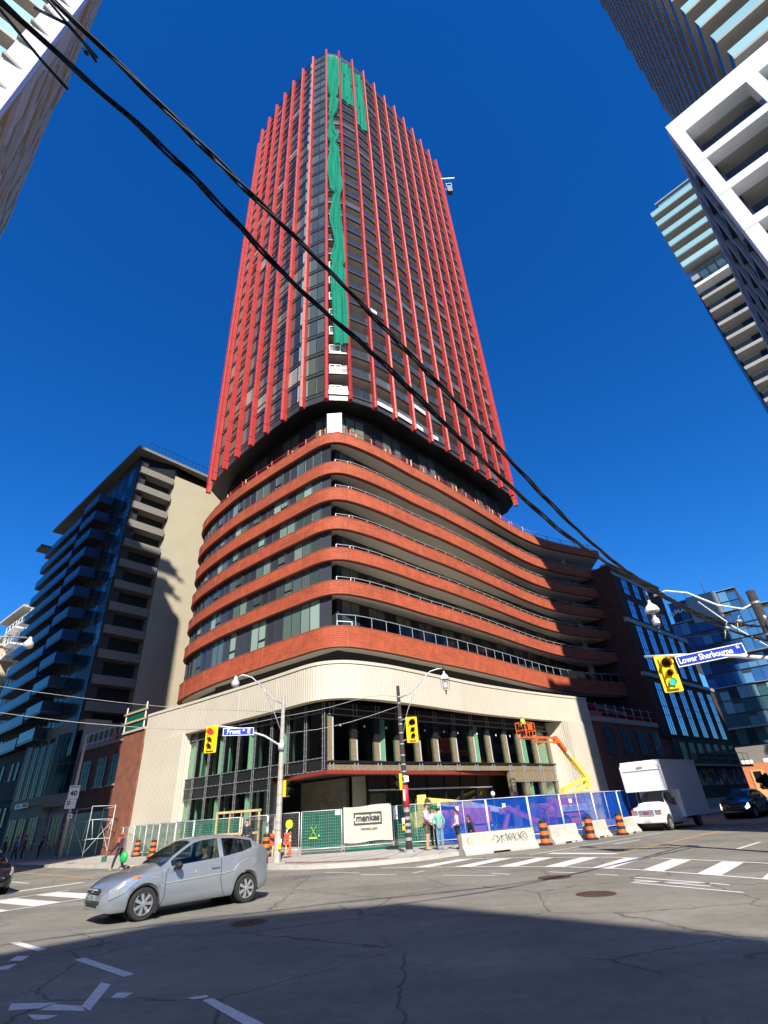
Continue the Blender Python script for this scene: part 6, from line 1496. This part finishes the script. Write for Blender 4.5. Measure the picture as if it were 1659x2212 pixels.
sg = signal('large yellow traffic light showing green at the end of the right mast arm', (8.72, 16.72, 4.94), R(-13), 'green', scale=.98)
ss = street_sign('large blue Lower Sherbourne St name sign on the right mast arm', '', '', (9.84, 16.05, 5.29), R(-25), 1.92, .34, R(-3))
lettering('Lower Sherbourne', .25, 'sign_white', ss, (-.13, -.012, 0), bold=.006, width=1.52); lettering('St', .12, 'sign_white', ss, (.80, -.012, .07), bold=.003)
mb = MB(); mb.box(-.2, .2, -.2, .2, 0, .3); [mb.lathe([(.03, 0), (.07, .05), (.03, .12)], (q, 0, .35), 8) for q in (-.15, .15)]
mb.build('insulator', 'galv', p3, loc=(.15, -.1, 5.7))
# far-left lamp arm reaching into the picture
p4 = root('street_lamp', 'street lamp with long curved arm reaching in from the left edge', 'street lamp', (-24.6, 24.0, 0))
mb = MB(); mb.tube([(0, 0, 0), (0, 0, 10.2)], .14, 10, r1=.08); mb.build('shaft', 'pole_concrete', p4, smooth='all')
mb = MB(); mb.tube([(0, 0, 9.8), (1.2, .6, 10.5), (3.0, 1.4, 11.0), (4.7, 2.2, 11.05)], .04, 7); mb.build('lamp_arm', 'galv', p4, smooth='all')
mb = MB(); mb.lathe([(.05, .10), (.08, .05), (.12, -.08), (.24, -.25), (.25, -.38), (.18, -.5), (.05, -.56), (.001, -.57)], (4.85, 2.27, 11.0), 16); mb.build('lamp_head', 'galv_light', p4, smooth='all')
# pole with the speed sign
p5 = root('street_pole', 'slim shaded concrete pole carrying the maximum 40 speed sign', 'pole', (-27.3, 46.6, .14))
mb = MB(); mb.tube([(0, 0, 0), (0, 0, 9.0)], .17, 10, r1=.11); mb.build('shaft', 'pole_concrete', p5, smooth='all')
def plate(name, label, loc, rz, wd, ht, m_='sign_white', cat='road sign', group=None):
    s_ = root(name, label, cat, loc, rz, group); mb = MB(); mb.box(-wd/2, wd/2, 0, .02, -ht/2, ht/2); mb.build('plate', m_, s_); return s_
s_ = plate('speed_sign', 'white maximum 40 speed sign on the shaded concrete pole', (-27.15, 46.38, 4.75), R(25), .76, .98); s_.scale = (1, 1, 1)
lettering('MAXIMUM', .13, 'ink', s_, (0, -.006, .36), bold=.004); lettering('40', .53, 'ink', s_, (0, -.006, -.10), bold=.016)
s_ = plate('bicycle_route_sign', 'white sign with black square symbol below the 40 sign', (-27.22, 46.38, 3.90), R(25), .76, .66)
mb = MB(); mb.box(-.27, -.04, -.005, 0, -.05, .22); mb.bar((-.24, -.004, -.22), (-.12, -.004, -.10), .03); mb.build('symbol', 'ink', s_); mb = MB(); mb.lathe([(.06, -.012), (.04, -.014)], (-.155, 0, .09), 12, axis='Y'); mb.build('ring', 'sign_white', s_); lettering('No', .09, 'ink', s_, (.12, -.006, .12)); lettering('turn', .08, 'ink', s_, (.12, -.006, .0))
s_ = plate('small_sign', 'small white sign with dark square facing the road on the shaded pole', (-27.05, 46.38, 3.05), R(25), .34, .32); mb = MB(); mb.box(-.06, .06, -.006, 0, -.06, .06); mb.build('symbol', 'ink', s_)
# wires -------------------------------------------------------------
def wire(label, pts, r, n=1, twist=0, m_='cable', group='overhead wires', name='overhead_cable', sub=2):
    Pp = [Vector(p) for p in pts]; Q = smooth_path([tuple(p) for p in Pp], sub); o = None
    Q = [Vector(q) for q in Q]
    # even spacing
    L_ = [0]
    for a, b in zip(Q, Q[1:]): L_.append(L_[-1]+(b-a).length)
    st = .12 if n > 1 else .8; N = max(3, int(L_[-1]/st)); R_ = []; k = 0
    for i in range(N+1):
        s = L_[-1]*i/N
        while k < len(L_)-2 and L_[k+1] < s: k += 1
        R_.append(Q[k].lerp(Q[k+1], (s-L_[k])/max(1e-6, L_[k+1]-L_[k])))
    o = root(name, label, 'cable', tuple(R_[0]), 0, group) if n > 1 else None
    for j in range(n):
        if n > 1:
            P_ = []
            for i, p in enumerate(R_):
                t = (R_[min(i+1, N)]-R_[max(i-1, 0)]).normalized(); x = t.cross(Vector((0, 0, 1))).normalized(); y = x.cross(t); a = 2*pi*j/n+i*st*twist+.8*sin(i*st*.7)
                P_.append(p-R_[0]+(x*cos(a)+y*sin(a))*r*1.25*(1+.35*sin(i*st*1.9+j)))
            mb = MB(); mb.tube(P_, r, 6); mb.build('strand', m_, o, smooth='all')
        else:
            mb = MB(); mb.tube(R_, r, 5); o = mb.build(name, m_, label=label, cat='cable', group=group, smooth='all')
    return o
upw = [(-6.5, -1.6, 10.6), (-4.6, .25, 9.9), (-3.1, 1.7, 9.3), (-2.3, 2.5, 9.0), (-1.3, 3.4, 8.42), (-.6, 4.1, 8.15), (.2, 4.9, 7.75), (1.4, 6.0, 7.0), (2.2, 6.8, 6.5), (3.5, 8.1, 5.8), (5.2, 9.7, 5.3), (8.3, 12.7, 5.3), (11.2, 15.1, 5.8)]
low = [(-6.6, -1.7, 9.4), (-4.8, 0, 8.95), (-3.3, 1.5, 8.55), (-2.8, 2.0, 8.35), (-2.2, 2.5, 8.1), (-1.5, 3.2, 7.7), (-.9, 3.8, 7.25), (0, 4.6, 6.9), (.9, 5.5, 6.45), (2.0, 6.6, 5.95), (3.2, 7.8, 5.5), (5.3, 9.8, 5.3), (7.1, 11.6, 5.25), (9.0, 13.3, 5.2), (11.2, 15.1, 5.35)]
wire('upper thick twisted black cable running from the top left corner to the wooden pole', upw, .017, 3, 3.2)
wire('lower thick twisted black cable running from the left edge to the wooden pole', low, .017, 3, 3.0)
mb = MB()
for dx, dy, dz in ((.25, -.18, -.95),):
    mb.tube([(-3.2, 1.6, 8.9), (-3.0+dx, 1.8+dy, 8.9+dz*.5), (-2.75+dx*.4, 2.1+dy, 8.75+dz*.2)], .016, 5)
mb.tube([(-3.4, 1.4, 8.5), (-3.0, 1.8, 8.1), (-2.8, 1.95, 7.9)], .016, 5); mb.tube([(-3.3, 1.5, 9.35), (-2.9, 1.9, 9.0), (-2.75, 2.0, 8.75)], .016, 5)
mb.build('cable_tail', 'cable', label='loose black cable ends hanging below the junction at the top left corner', cat='cable', group='overhead wires', smooth='all')
for pc, lb in (((8.6, 12.9, 5.22), 'knotted clamp on the lower black cable near the wooden pole'), ((9.4, 13.5, 5.55), 'knotted clamp on the upper black cable near the wooden pole')):
    mb = MB(); mb.sphere((0, 0, 0), (.09, .07, .05), n=8, k=5); mb.tube([(-.05, 0, 0), (-.10, 0, -.16), (-.14, .02, -.26)], .014, 5); mb.tube([(0, 0, 0), (.03, 0, .12), (.09, 0, .16)], .012, 5); mb.tube([(.05, 0, 0), (.02, .03, -.12)], .012, 5); mb.build('cable_clamp', 'cable_grey', loc=pc, label=lb, cat='cable clamp', smooth='all')
wire('thin pale wire crossing high over the left side street', [(-26, 22, 9.4), (-20, 26.2, 8.35), (-13.8, 30, 7.7), (-9, 30.6, 7.3), (-5.75, 26.4, 6.3)], .014, m_='cable_grey')
wire('pale wire sagging lower across the left side street towards the red signal', [(-27, 21.5, 8.2), (-20.1, 26.2, 7.2), (-17.1, 28.2, 6.8), (-11.3, 29.5, 6.2), (-8.0, 27.4, 6.0), (-5.75, 26.4, 6.1)], .016, m_='cable_grey')
wire('thin wire between the pale pole and the dark pole', [(-5.72, 26.35, 6.1), (-3.6, 26.5, 6.35), (-1.2, 26.8, 6.95), (.08, 26.85, 6.75)], .012, m_='cable_grey')
wire('second thin wire sloping between the pale pole and the dark pole', [(-5.72, 26.35, 5.3), (-3.0, 26.6, 5.5), (.08, 26.85, 6.3)], .012, m_='cable_grey')
for a_, lb in (((13, 24, 8.0), 'thin wire leaving the wooden pole towards the office block'), ((16, 13.5, 6.6), 'thin wire leaving the wooden pole past the right edge')): wire(lb, [(11.3, 15.3, 5.9), lerp((11.3, 15.3, 5.7), a_, .5), a_], .012)
for px, py, h_ in ((46.5, 70, 7.2), (33, 47.5, 6.2)):
    s_ = root('utility_pole', 'distant thin dark pole with a transformer in front of the orange house' if px > 40 else 'thin dark pole farther up the right-hand street kerb', 'pole', (px+3, py, 0)); mb = MB(); mb.tube([(0, 0, 0), (0, 0, h_)], .16, 8, r1=.1); mb.build('shaft', 'wood_pole', s_)
    if px > 40: mb = MB(); mb.lathe([(.2, h_-.3), (.2, h_+.8)], (.35, 0, 0), 10); mb.build('transformer', 'galv_light', s_)

# ================================================================== fences
def fence_panel(a, b, z0, z1, mesh_, label, kind='site fence', group='temporary fence panels', grid_=True, drop=0.):
    L_ = hypot(b[0]-a[0], b[1]-a[1]); o = root('fence_panel', label, 'fence', (a[0], a[1], K), atan2(b[1]-a[1], b[0]-a[0]), group)
    mb = MB(); zb, zt = .12, 1.86
    for x in (.03, L_-.03): mb.tube([(x, 0, -.02), (x, 0, zt)], .024, 6)
    for z in (zb+.1, zt): mb.tube([(.03, 0, z), (L_-.03, 0, z)], .020, 6)
    if L_ > 2.2: mb.tube([(L_/2, 0, zb+.1), (L_/2, 0, zt)], .015, 6)
    mb.build('frame', 'galv_light', o, smooth='all')
    if grid_:
        mb = MB(); n = int(L_/.12)
        for i in range(1, n): mb.bar((i*L_/n, 0, zb+.1), (i*L_/n, 0, zt), .006)
        for i in range(1, 13): mb.bar((.03, 0, zb+.1+i*.13), (L_-.03, 0, zb+.1+i*.13), .006)
        mb.build('wire_mesh', 'galv', o, kind='stuff')
    if mesh_:
        mb = MB(); n = 18; P_ = [[(.02+(L_-.04)*i/n, .03+.02*sin(i*1.9+j)+.02*sin(i*.7), z0+(z1-z0)*j/5-drop*(j == 0)*.06*sin(i)) for j in range(6)] for i in range(n+1)]
        mb.grid(P_); mb.build('screen', mesh_, o, smooth='all')
    return o
def run(pts, mesh_, lbl, per=2.9, **k):
    i = 0
    for a, b in zip(pts, pts[1:]):
        n = max(1, round(hypot(b[0]-a[0], b[1]-a[1])/per))
        for q in range(n): fence_panel(lerp(a, b, q/n), lerp(a, b, (q+1)/n), .0, 1.9, mesh_, lbl[min(i, len(lbl)-1)], **k); i += 1
fence_panel((-5.42, 30.35), (-3.25, 30.2), .12, 1.9, 'screen_green', 'green screened fence panel with the painted lime X')
fence_panel((-3.2, 30.2), (-.72, 30.6), 0, 1.9, 'screen_green', 'fence panel carrying the beige developer banner')
fence_panel((-.65, 30.6), (1.75, 30.1), 0, 1.9, 'screen_green', 'green screened fence panel behind the dark pole and the pink hoodie')
blue = [(1.8, 30.1), (4.2, 30.15), (6.25, 29.7), (8.1, 30.5), (10.3, 32.0), (12.4, 34.0), (14.4, 36.2)]
bl = ['blue screened fence panel directly behind the people', 'blue screened fence panel behind the graffiti barrier', 'blue screened fence panel behind the first barrel', 'blue screened fence panel between the second and third barrels', 'shaded blue screened fence panel beside the truck', 'blue screened fence panel mostly hidden by the truck']
for a, b, l in zip(blue, blue[1:], bl): fence_panel(a, b, .05, 1.9, 'screen_blue', l, grid_=False)
fence_panel((-7.75, 33.0), (-5.5, 30.4), 0, 0, None, 'bare wire fence panel behind the pale pole', )
fence_panel((-9.6, 34.3), (-7.8, 33.1), 0, 0, None, 'bare wire fence panel in front of the timber gate')
left = [(-24.6, 49.0), (-20.7, 44.6), (-16.6, 39.4), (-12.9, 35.6), (-9.7, 34.3)]
ll = ['bare wire fence panel beside the brick pier', 'second bare wire fence panel beside the brick pier', 'green screened fence panel at the left pier foot', 'green screened fence panel behind the left barrels', 'green screened fence panel above the car windscreen', 'green screened fence panel above the front of the car roof', 'green screened fence panel above the middle of the car roof', 'green screened fence panel next to the timber gate']
i = 0
for a, b in zip(left, left[1:]):
    n = max(1, round(hypot(b[0]-a[0], b[1]-a[1])/2.9))
    for q in range(n): fence_panel(lerp(a, b, q/n), lerp(a, b, (q+1)/n), .0, 1.9, 'screen_green' if i > 1 else None, ll[min(i, 7)]); i += 1
# lime X, papers, banner
X = root('painted_mark', 'lime green X logo sign fixed on the green fence screen', 'sign', (-4.75, 30.26, K+.75), R(-4))
mb = MB(); [mb.bar((q*.14, 0, 0), (-q*.14, 0, .44), .07, .01) for q in (1,)]; mb.bar((-.14, .012, 0), (.16, .012, .46), .07, .01); mb.box(-.22, .20, -.01, .0, -.09, -.03); mb.box(.26, .33, -.01, 0, .0, .06); mb.build('stroke', 'lime', X)
mb = MB(); mb.box(0, .27, -.02, 0, 0, .2); mb.build('notice', 'sign_white', loc=(-3.62, 30.2, K+1.62), label='small white notice on the upper corner of the lime X fence panel', cat='notice')
bn = root('banner', 'beige developer banner with framed lettering hanging on the green fence', 'banner', (-3.18, 30.12, K), atan2(.4, 2.48))
mb = MB(); mb.grid([[(2.5*i/14, -.02-.02*sin(i*1.3)*sin(j*.9), .38+1.56*j/8-.03*sin(i*.5)) for j in range(9)] for i in range(15)]); mb.build('cloth', 'banner', bn, smooth='all')
mb = MB(); z0, z1, x0, x1 = 1.12, 1.66, .52, 1.98
mb.box(x0, x1, -.06, -.045, z0, z0+.07); mb.box(x0, x1, -.06, -.045, z1-.07, z1); mb.box(x1-.07, x1, -.06, -.045, z0+.07, z1-.07); mb.box(x0, x0+.07, -.06, -.045, z0+.07, z0+.2); mb.box(x0, x0+.07, -.06, -.045, z1-.24, z1-.07); mb.build('logo_frame', 'ink', bn)
lettering('menkes', .40, 'ink', bn, (1.25, -.062, 1.41), bold=.014, width=1.22); lettering('menkes.com', .17, 'ink', bn, (1.3, -.062, .94), bold=.003, width=.85)
mb = MB(); mb.box(0, .22, -.03, -.02, 1.25, 1.85); mb.build('notice', 'sign_white', loc=(-.62, 30.56, K), label='stack of white notices on the fence beside the beige banner', cat='notice')
for q, lb in ((5.0, 'white notice card on the blue fence above the barrier end'), (2.6, 'white notice card on the blue fence near the boy'), (8.6, 'white notice card on the blue fence by the second barrel')):
    mb = MB(); mb.box(0, .16, -.05, -.04, 1.45, 1.62); mb.build('notice', 'sign_white', loc=(q, 30.0 if q < 6 else 30.65, K), label=lb, cat='notice')
gt = root('timber_gate', 'pale timber gate frame in the fence left of the pale pole', 'gate', (-11.3, 34.8, K), R(-18))
mb = MB(); [mb.box(x, x+.09, -.05, .05, 0, 2.2) for x in (0, 2.9)]; mb.box(-.05, 3.05, -.05, .05, 2.1, 2.22); mb.box(0, 2.9, -.04, .04, 1.0, 1.1); [mb.box(x, x+.06, -.03, .03, .1, 2.1) for x in (.9, 1.7, 2.3)]; mb.build('frame', 'wood', gt)
# barriers
def jersey(a, b, label, h=.74, graffiti=False):
    L_ = hypot(b[0]-a[0], b[1]-a[1]); o = root('concrete_barrier', label, 'barrier', (a[0], a[1], 0), atan2(b[1]-a[1], b[0]-a[0]), 'concrete barriers along the blue fence')
    pr_ = [(-.30, 0), (.30, 0), (.30, .08), (.14, .28), (.09, h-.03), (.06, h), (-.06, h), (-.09, h-.03), (-.14, .28), (-.30, .08)]
    mb = MB(); n = len(pr_)
    cuts = [(0, 0), (L_*.36, 0), (L_*.36, 1), (L_*.60, 1), (L_*.60, 0), (L_, 0)]
    rows_ = []
    for x, lift in ((0, 0), (L_*.36, 0), (L_*.37, .07), (L_*.59, .07), (L_*.60, 0), (L_, 0)):
        rows_.append([(x, y+.30, max(z, lift)) for y, z in pr_]+[(x, pr_[0][0]+.30, max(pr_[0][1], lift))])
    mb.grid(rows_); mb.face([rows_[0][i] for i in range(n)]); mb.face([rows_[-1][i] for i in reversed(range(n))]); mb.build('body', 'barrier_concrete', o, weld=True)
    mb = MB(); [mb.box(L_*t-.05, L_*t+.05, -.006, .012, .02, .07) for t in (.45, .75)] if L_ < 3 else None
    if L_ < 3: mb.build('slot', 'ink', o)
    return o
o = jersey((2.35, 24.75), (5.72, 26.35), 'long concrete barrier with black graffiti behind the crosswalk', .76)
rg = random.Random(4); mb = MB()
def stroke(pts, w): 
    for a, b in zip(pts, pts[1:]): mb.bar((a[0], .1+.15*(.3-(a[1]-.3))*.0, a[1]), (b[0], .1, b[1]), w, .004)
def arc(cx_, cz, rx_, rz_, a0, a1, n_=8): return [(cx_+rx_*cos(R(a0+(a1-a0)*i/n_)), cz+rz_*sin(R(a0+(a1-a0)*i/n_))) for i in range(n_+1)]
mb = MB(); G_ = []
for pts in ([(1.02, .50), (1.05, .44), (1.12, .47), (1.10, .54), (1.16, .60), (1.3, .52)], [(1.22, .66), (1.34, .44), (1.2, .34)], [(1.22, .38), (1.45, .58), (1.40, .30)], [(1.45, .62), (1.52, .35)], [(1.38, .56), (1.66, .60)], [(1.62, .65), (1.66, .36)], arc(1.78, .50, .08, .12, 0, 380), arc(1.76, .48, .04, .05, 0, 360, 6), [(1.90, .62), (1.96, .34)], [(1.9, .60), (2.04, .58), (1.94, .48), (2.08, .36)], [(2.12, .64), (2.16, .38)], [(2.30, .66), (2.14, .50), (2.32, .32)], arc(2.34, .48, .13, .17, -60, 200), arc(2.36, .50, .06, .08, 0, 300, 6)):
    for a, b in zip(pts, pts[1:]):
        f_ = lambda z: .30-(.14+(z-.28)*-.11) - .004
        mb.bar((a[0]*1.28+.15, f_(a[1]), a[1]), (b[0]*1.28+.15, f_(b[1]), b[1]), .036, .004)
for pts in (arc(.34, .50, .09, .10, 60, 300),): 
    for a, b in zip(pts, pts[1:]): mb.bar((a[0], .30-(.14+(a[1]-.28)*-.11)-.004, a[1]), (b[0], .30-(.14+(b[1]-.28)*-.11)-.004, b[1]), .018, .004)
mb.build('graffiti', 'ink', o)
lettering('S A T', .16, 'white_paint', o, (2.75, .05, .18), bold=.003, rx=R(60))
jersey((6.75, 27.6), (8.35, 28.75), 'concrete barrier between the first and second barrels')
jersey((9.1, 29.7), (10.55, 30.95), 'concrete barrier between the second and third barrels')
jersey((11.5, 31.4), (12.9, 33.0), 'last concrete barrier, turned end-on beside the truck')
# barrels and small construction signs
pr1 = [(.26, 0), (.26, .06), (.21, .07), (.20, .10)]; barrel_parts = []
q = MB(); q.lathe([(.31, 0), (.31, .07), (.22, .10), (.001, .10)], n=20); bb = q.mesh('rubber_base', 'rubber', smooth=True)
q = MB(); zz = [.1, .25, .26, .40, .41, .55, .56, .70, .71, .85, .95]; rr_ = [.215, .21, .205, .20, .198, .192, .190, .182, .180, .172, .165]
q.lathe(list(zip(rr_, zz))+[(.13, .97), (.06, .98), (.001, .98)], n=20, m=[0, 1, 1, 0, 0, 1, 1, 0, 0, 1, 1, 1, 1]); bd = q.mesh('drum', ['orange', 'rubber'], smooth=True)
q = MB(); q.tube([(-.06, 0, .97), (-.05, 0, 1.04), (.05, 0, 1.04), (.06, 0, .97)], .012, 5); bh = q.mesh('handle', 'rubber')
for x, y, l in ((6.35, 27.75, 'first orange and black barrel, right of the graffiti barrier'), (8.95, 29.3, 'second orange and black barrel, between two concrete barriers'), (11.2, 31.3, 'third orange and black barrel, nearest the truck'), (-7.35, 31.1, 'orange and black barrel just left of the pale pole'), (-19.2, 42.2, 'orange and black barrel farthest left beside the stone pier'), (-16.3, 38.1, 'orange and black barrel seen just above the car bonnet'), (-7.9, 33.4, 'striped barrel half hidden behind the rear of the silver car')):
    o = root('traffic_barrel', l, 'traffic barrel', (x, y, K if x < 0 else .0), 0, 'orange and black traffic barrels'); put(bb, 'rubber_base', o); put(bd, 'drum', o); put(bh, 'handle', o)
for x, y, l, sc in ((-7.05, 31.3, 'orange notice board on a wooden stake left of the pale pole', 1), (-6.28, 31.0, 'orange notice board on a wooden stake right of the pale pole', 1)):
    o = root('construction_notice', l, 'construction sign', (x, y, K), R(5)); mb = MB(); mb.box(-.03, .03, .0, .04, 0, 1.15); mb.build('stake', 'wood', o); mb = MB(); mb.box(-.16, .16, -.02, 0, .45, .98); mb.build('board', 'orange_sign', o)
    lettering('SIDEWALK\nCLOSED\nUSE\nOTHER\nSIDE', .075, 'ink', o, (0, -.025, .72), bold=.003)
o = root('slow_paddle', 'yellow diamond slow paddle on a stick behind the pale pole', 'road sign', (-6.2, 31.0, K), R(0)); mb = MB(); mb.bar((-.1, 0, .95), (.03, 0, 1.2), .03); mb.build('stick', 'white_paint', o)
mb = MB(); mb.face([(.05+.2*cos(R(a)), 0, 1.36+.21*sin(R(a))) for a in range(0, 360, 45)]); mb.face([(.05+.2*cos(R(a)), .01, 1.36+.21*sin(R(a))) for a in range(360, 0, -45)]); mb.build('paddle', 'paddle_yellow', o)
o = root('bollard', 'slim orange bollard with white bands in front of the bare wire fence', 'bollard', (-5.95, 30.35, K)); mb = MB(); mb.lathe([(.07, 0), (.06, .3), (.05, .62), (.05, .7), (.05, .78), (.05, .86), (.05, 1.02), (.001, 1.05)], n=12, m=[0, 0, 1, 0, 1, 0, 0]); mb.build('post', ['orange_sign', 'sign_white'], o, smooth=True)

# scaffold frames, left
def scaffold(a, b, h, label, lift=2):
    L_ = hypot(b[0]-a[0], b[1]-a[1]); o = root('scaffold_frame', label, 'scaffold', (a[0], a[1], K), atan2(b[1]-a[1], b[0]-a[0]), 'scaffold frames in front of the left annex')
    mb = MB()
    for x in (0, L_): mb.tube([(x, 0, 0), (x, 0, h)], .028, 6)
    for z in (h-.05, h*.72, h*.35): mb.tube([(0, 0, z), (L_, 0, z)], .022, 6)
    mb.tube([(L_*.25, 0, h*.35), (L_*.12, 0, h*.72)], .02, 5); mb.tube([(0, 0, .3), (L_, 0, h*.7)], .015, 5); mb.build('tube', 'galv_light', o, smooth='all')
    mb = MB(); [mb.box(x-.09, x+.09, -.09, .09, 0, .02) for x in (0, L_)]; mb.build('foot_plate', 'iron', o)
SP = [((-24.9, 45.6), (-23.6, 46.7), 3.5, 'nearest bright scaffold frame in front of the brick annex'), ((-24.9, 45.6), (-26.9, 47.0), 3.4, 'scaffold frame running back along the kerb behind the nearest one'), ((-23.6, 46.7), (-25.7, 48.9), 3.4, 'scaffold frame standing close to the brick wall'), ((-26.9, 47.0), (-29.3, 49.2), 3.3, 'third scaffold frame along the kerb in the shade'), ((-29.3, 49.2), (-31.8, 51.5), 3.3, 'fourth scaffold frame along the kerb in the shade'), ((-31.8, 51.5), (-35.0, 54.5), 3.2, 'farthest scaffold frame along the kerb beside the pedestrians')]
for a, b, h_, l in SP: scaffold(a, b, h_, l)

# ================================================================== boom lifts
def boomlift_base(o, x, y, rz, body_, sc=1.):
    c = root_child('turntable', o, (x, y, 0), rz)
    mb = MB(); mb.box(-1.2, 1.2, -.8, .8, .35, .65); mb.build('chassis', body_, c)
    mb = MB(); mb.box(-1.5, .9, -.85, -.25, .75, 1.5); mb.box(-1.5, .9, .25, .85, .75, 1.5); mb.sphere((-1.35, 0, 1.1), (.45, .8, .42)); mb.build('engine_cover', body_, c, smooth=True)
    t_, r_ = wheel_mesh(.42, .3, 6)
    for qx in (-.95, .95):
        for qy in (-1, 1): w = root_child('wheel', c, (qx, qy*.85, .42), 0 if qy < 0 else pi); put(t_, 'tyre', w); put(r_, 'rim', w)
    return c
def basket(o, p, rz, m_):
    c = root_child('basket', o, p, rz); mb = MB(); mb.box(-.75, .75, -.38, .38, -.05, .04)
    for z in (.5, 1.05):
        for a, b in (((-.75, -.38), (.75, -.38)), ((.75, -.38), (.75, .38)), ((.75, .38), (-.75, .38)), ((-.75, .38), (-.75, -.38))): mb.bar((*a, z), (*b, z), .045)
    for x in (-.75, -.25, .25, .75):
        for y in (-.38, .38): mb.bar((x, y, 0), (x, y, 1.05), .04)
    mb.box(-.3, .3, -.45, -.38, .5, .95); mb.build('rail', m_, c); return c
l1 = root('boom_lift', 'raised boom lift with yellow lower arm and orange upper arm and basket', 'boom lift', (12.1, 44.1, K), R(43), 'boom lifts on the building site')
c_, s_c = cos(R(43)), sin(R(43))
def l1p(x, y, z): dx, dy = x-12.1, y-44.1; return (dx*c_+dy*s_c, -dx*s_c+dy*c_, z-K)
boomlift_base(l1, .2, .2, R(10), 'lift_orange')
A_, B_, C_, D_, E2, F_ = l1p(12.1, 44.1, 1.1), l1p(12.15, 44.15, 2.45), l1p(14.85, 46.65, 3.2), l1p(13.3, 45.2, 5.15), l1p(12.5, 44.5, 6.1), l1p(10.5, 42.6, 6.05)
mb = MB(); mb.bar(A_, B_, .42); mb.bar(B_, C_, .30, .22); mb.bar((B_[0]+.1, B_[1], B_[2]-.55), (C_[0], C_[1], C_[2]-.5), .26, .22); mb.build('lower_arm', 'lift_yellow', l1)
mb = MB(); mb.box(C_[0]-.2, C_[0]+.25, C_[1]-.2, C_[1]+.2, C_[2]-.75, C_[2]+.35); mb.bar((C_[0]+.05, C_[1], C_[2]+.1), D_, .34); mb.bar((C_[0]-.25, C_[1], C_[2]), (lerp(C_, D_, .6)[0]-.3, D_[1], lerp(C_, D_, .6)[2]), .07); mb.build('upper_arm', 'lift_yellow', l1)
mb = MB(); mb.bar(D_, E2, .30); mb.bar(E2, F_, .16, .14); mb.bar((E2[0], E2[1], E2[2]-.32), (F_[0], F_[1], F_[2]-.32), .12, .1); mb.box(E2[0]-.15, E2[0]+.15, E2[1]-.15, E2[1]+.15, E2[2]-.4, E2[2]+.12); mb.bar(F_, (F_[0], F_[1], F_[2]-.4), .2); mb.build('fly_arm', 'lift_orange', l1)
mb = MB(); mb.bar(lerp(C_, D_, .80), lerp(C_, D_, 1.0), .355, .30); mb.build('decal', 'white_paint', l1)
basket(l1, l1p(9.65, 41.75, 5.95), R(5), 'lift_orange')
l2 = root('boom_lift', 'folded yellow boom lift lying low behind the fence with JLG lettering', 'boom lift', (.95, 33.7, K), R(8), 'boom lifts on the building site')
boomlift_base(l2, .9, .6, R(5), 'lift_yellow')
mb = MB(); mb.box(-.25, .35, -.3, .3, .6, 2.15); mb.bar((0, 0, 2.05), (3.0, .1, 1.68), .36); mb.box(-.2, .3, -.2, .2, 2.05, 2.35); mb.build('main_boom', 'lift_yellow', l2)
mb = MB(); mb.bar((3.0, .1, 1.68), (4.9, .2, 1.28), .28); mb.build('boom_extension', 'white_paint', l2)
mb = MB(); mb.box(4.6, 5.1, .0, .4, 1.1, 1.4); mb.build('boom_tip', 'lift_orange', l2)
lettering('JLG LIFT', .22, 'ink', l2, (2.0, -.125, 1.81), bold=.006).rotation_euler = (pi/2, R(7), 0)
l3 = root('boom_lift', 'orange boom lift with round counterweight seen through the blue fence', 'boom lift', (3.6, 33.2, K), R(14), 'boom lifts on the building site')
boomlift_base(l3, .3, .5, 0, 'lift_orange')
mb = MB(); mb.sphere((-.4, 0, 1.05), (.95, .6, .55)); mb.build('counterweight', 'lift_orange', l3, smooth='all')
mb = MB(); mb.bar((2.2, 0, 1.45), (4.6, 0, .45), .24); mb.bar((2.0, .1, .3), (2.6, .1, 1.5), .2); mb.build('main_boom', 'lift_pink', l3)
basket(l3, (5.6, .6, .35), R(5), 'lift_orange')
l4 = root('boom_lift', 'orange boom lift body behind the blue fence near the barriers', 'boom lift', (9.6, 36.0, K), R(36), 'boom lifts on the building site')
boomlift_base(l4, 0, 0, 0, 'lift_orange'); mb = MB(); mb.box(-1.2, 1.3, -.95, -.87, 1.0, 1.35); mb.build('decal', 'white_paint', l4); mb = MB(); mb.bar((-1, 0, 1.6), (1.6, 0, 1.5), .3); mb.build('main_boom', 'lift_orange', l4)
mb = MB(); mb.sphere((0, 0, 0), (.14, .14, .15)); mb.build('work_light', 'white_paint', loc=(5.6, 36.4, 2.35), label='round white balloon light showing above the blue fence', cat='lamp', smooth='all'); mb = MB(); mb.tube([(5.6, 36.4, K), (5.6, 36.4, 2.3)], .02, 6); mb.build('light_stand', 'galv', label='thin stand carrying the round white light behind the blue fence', cat='stand')
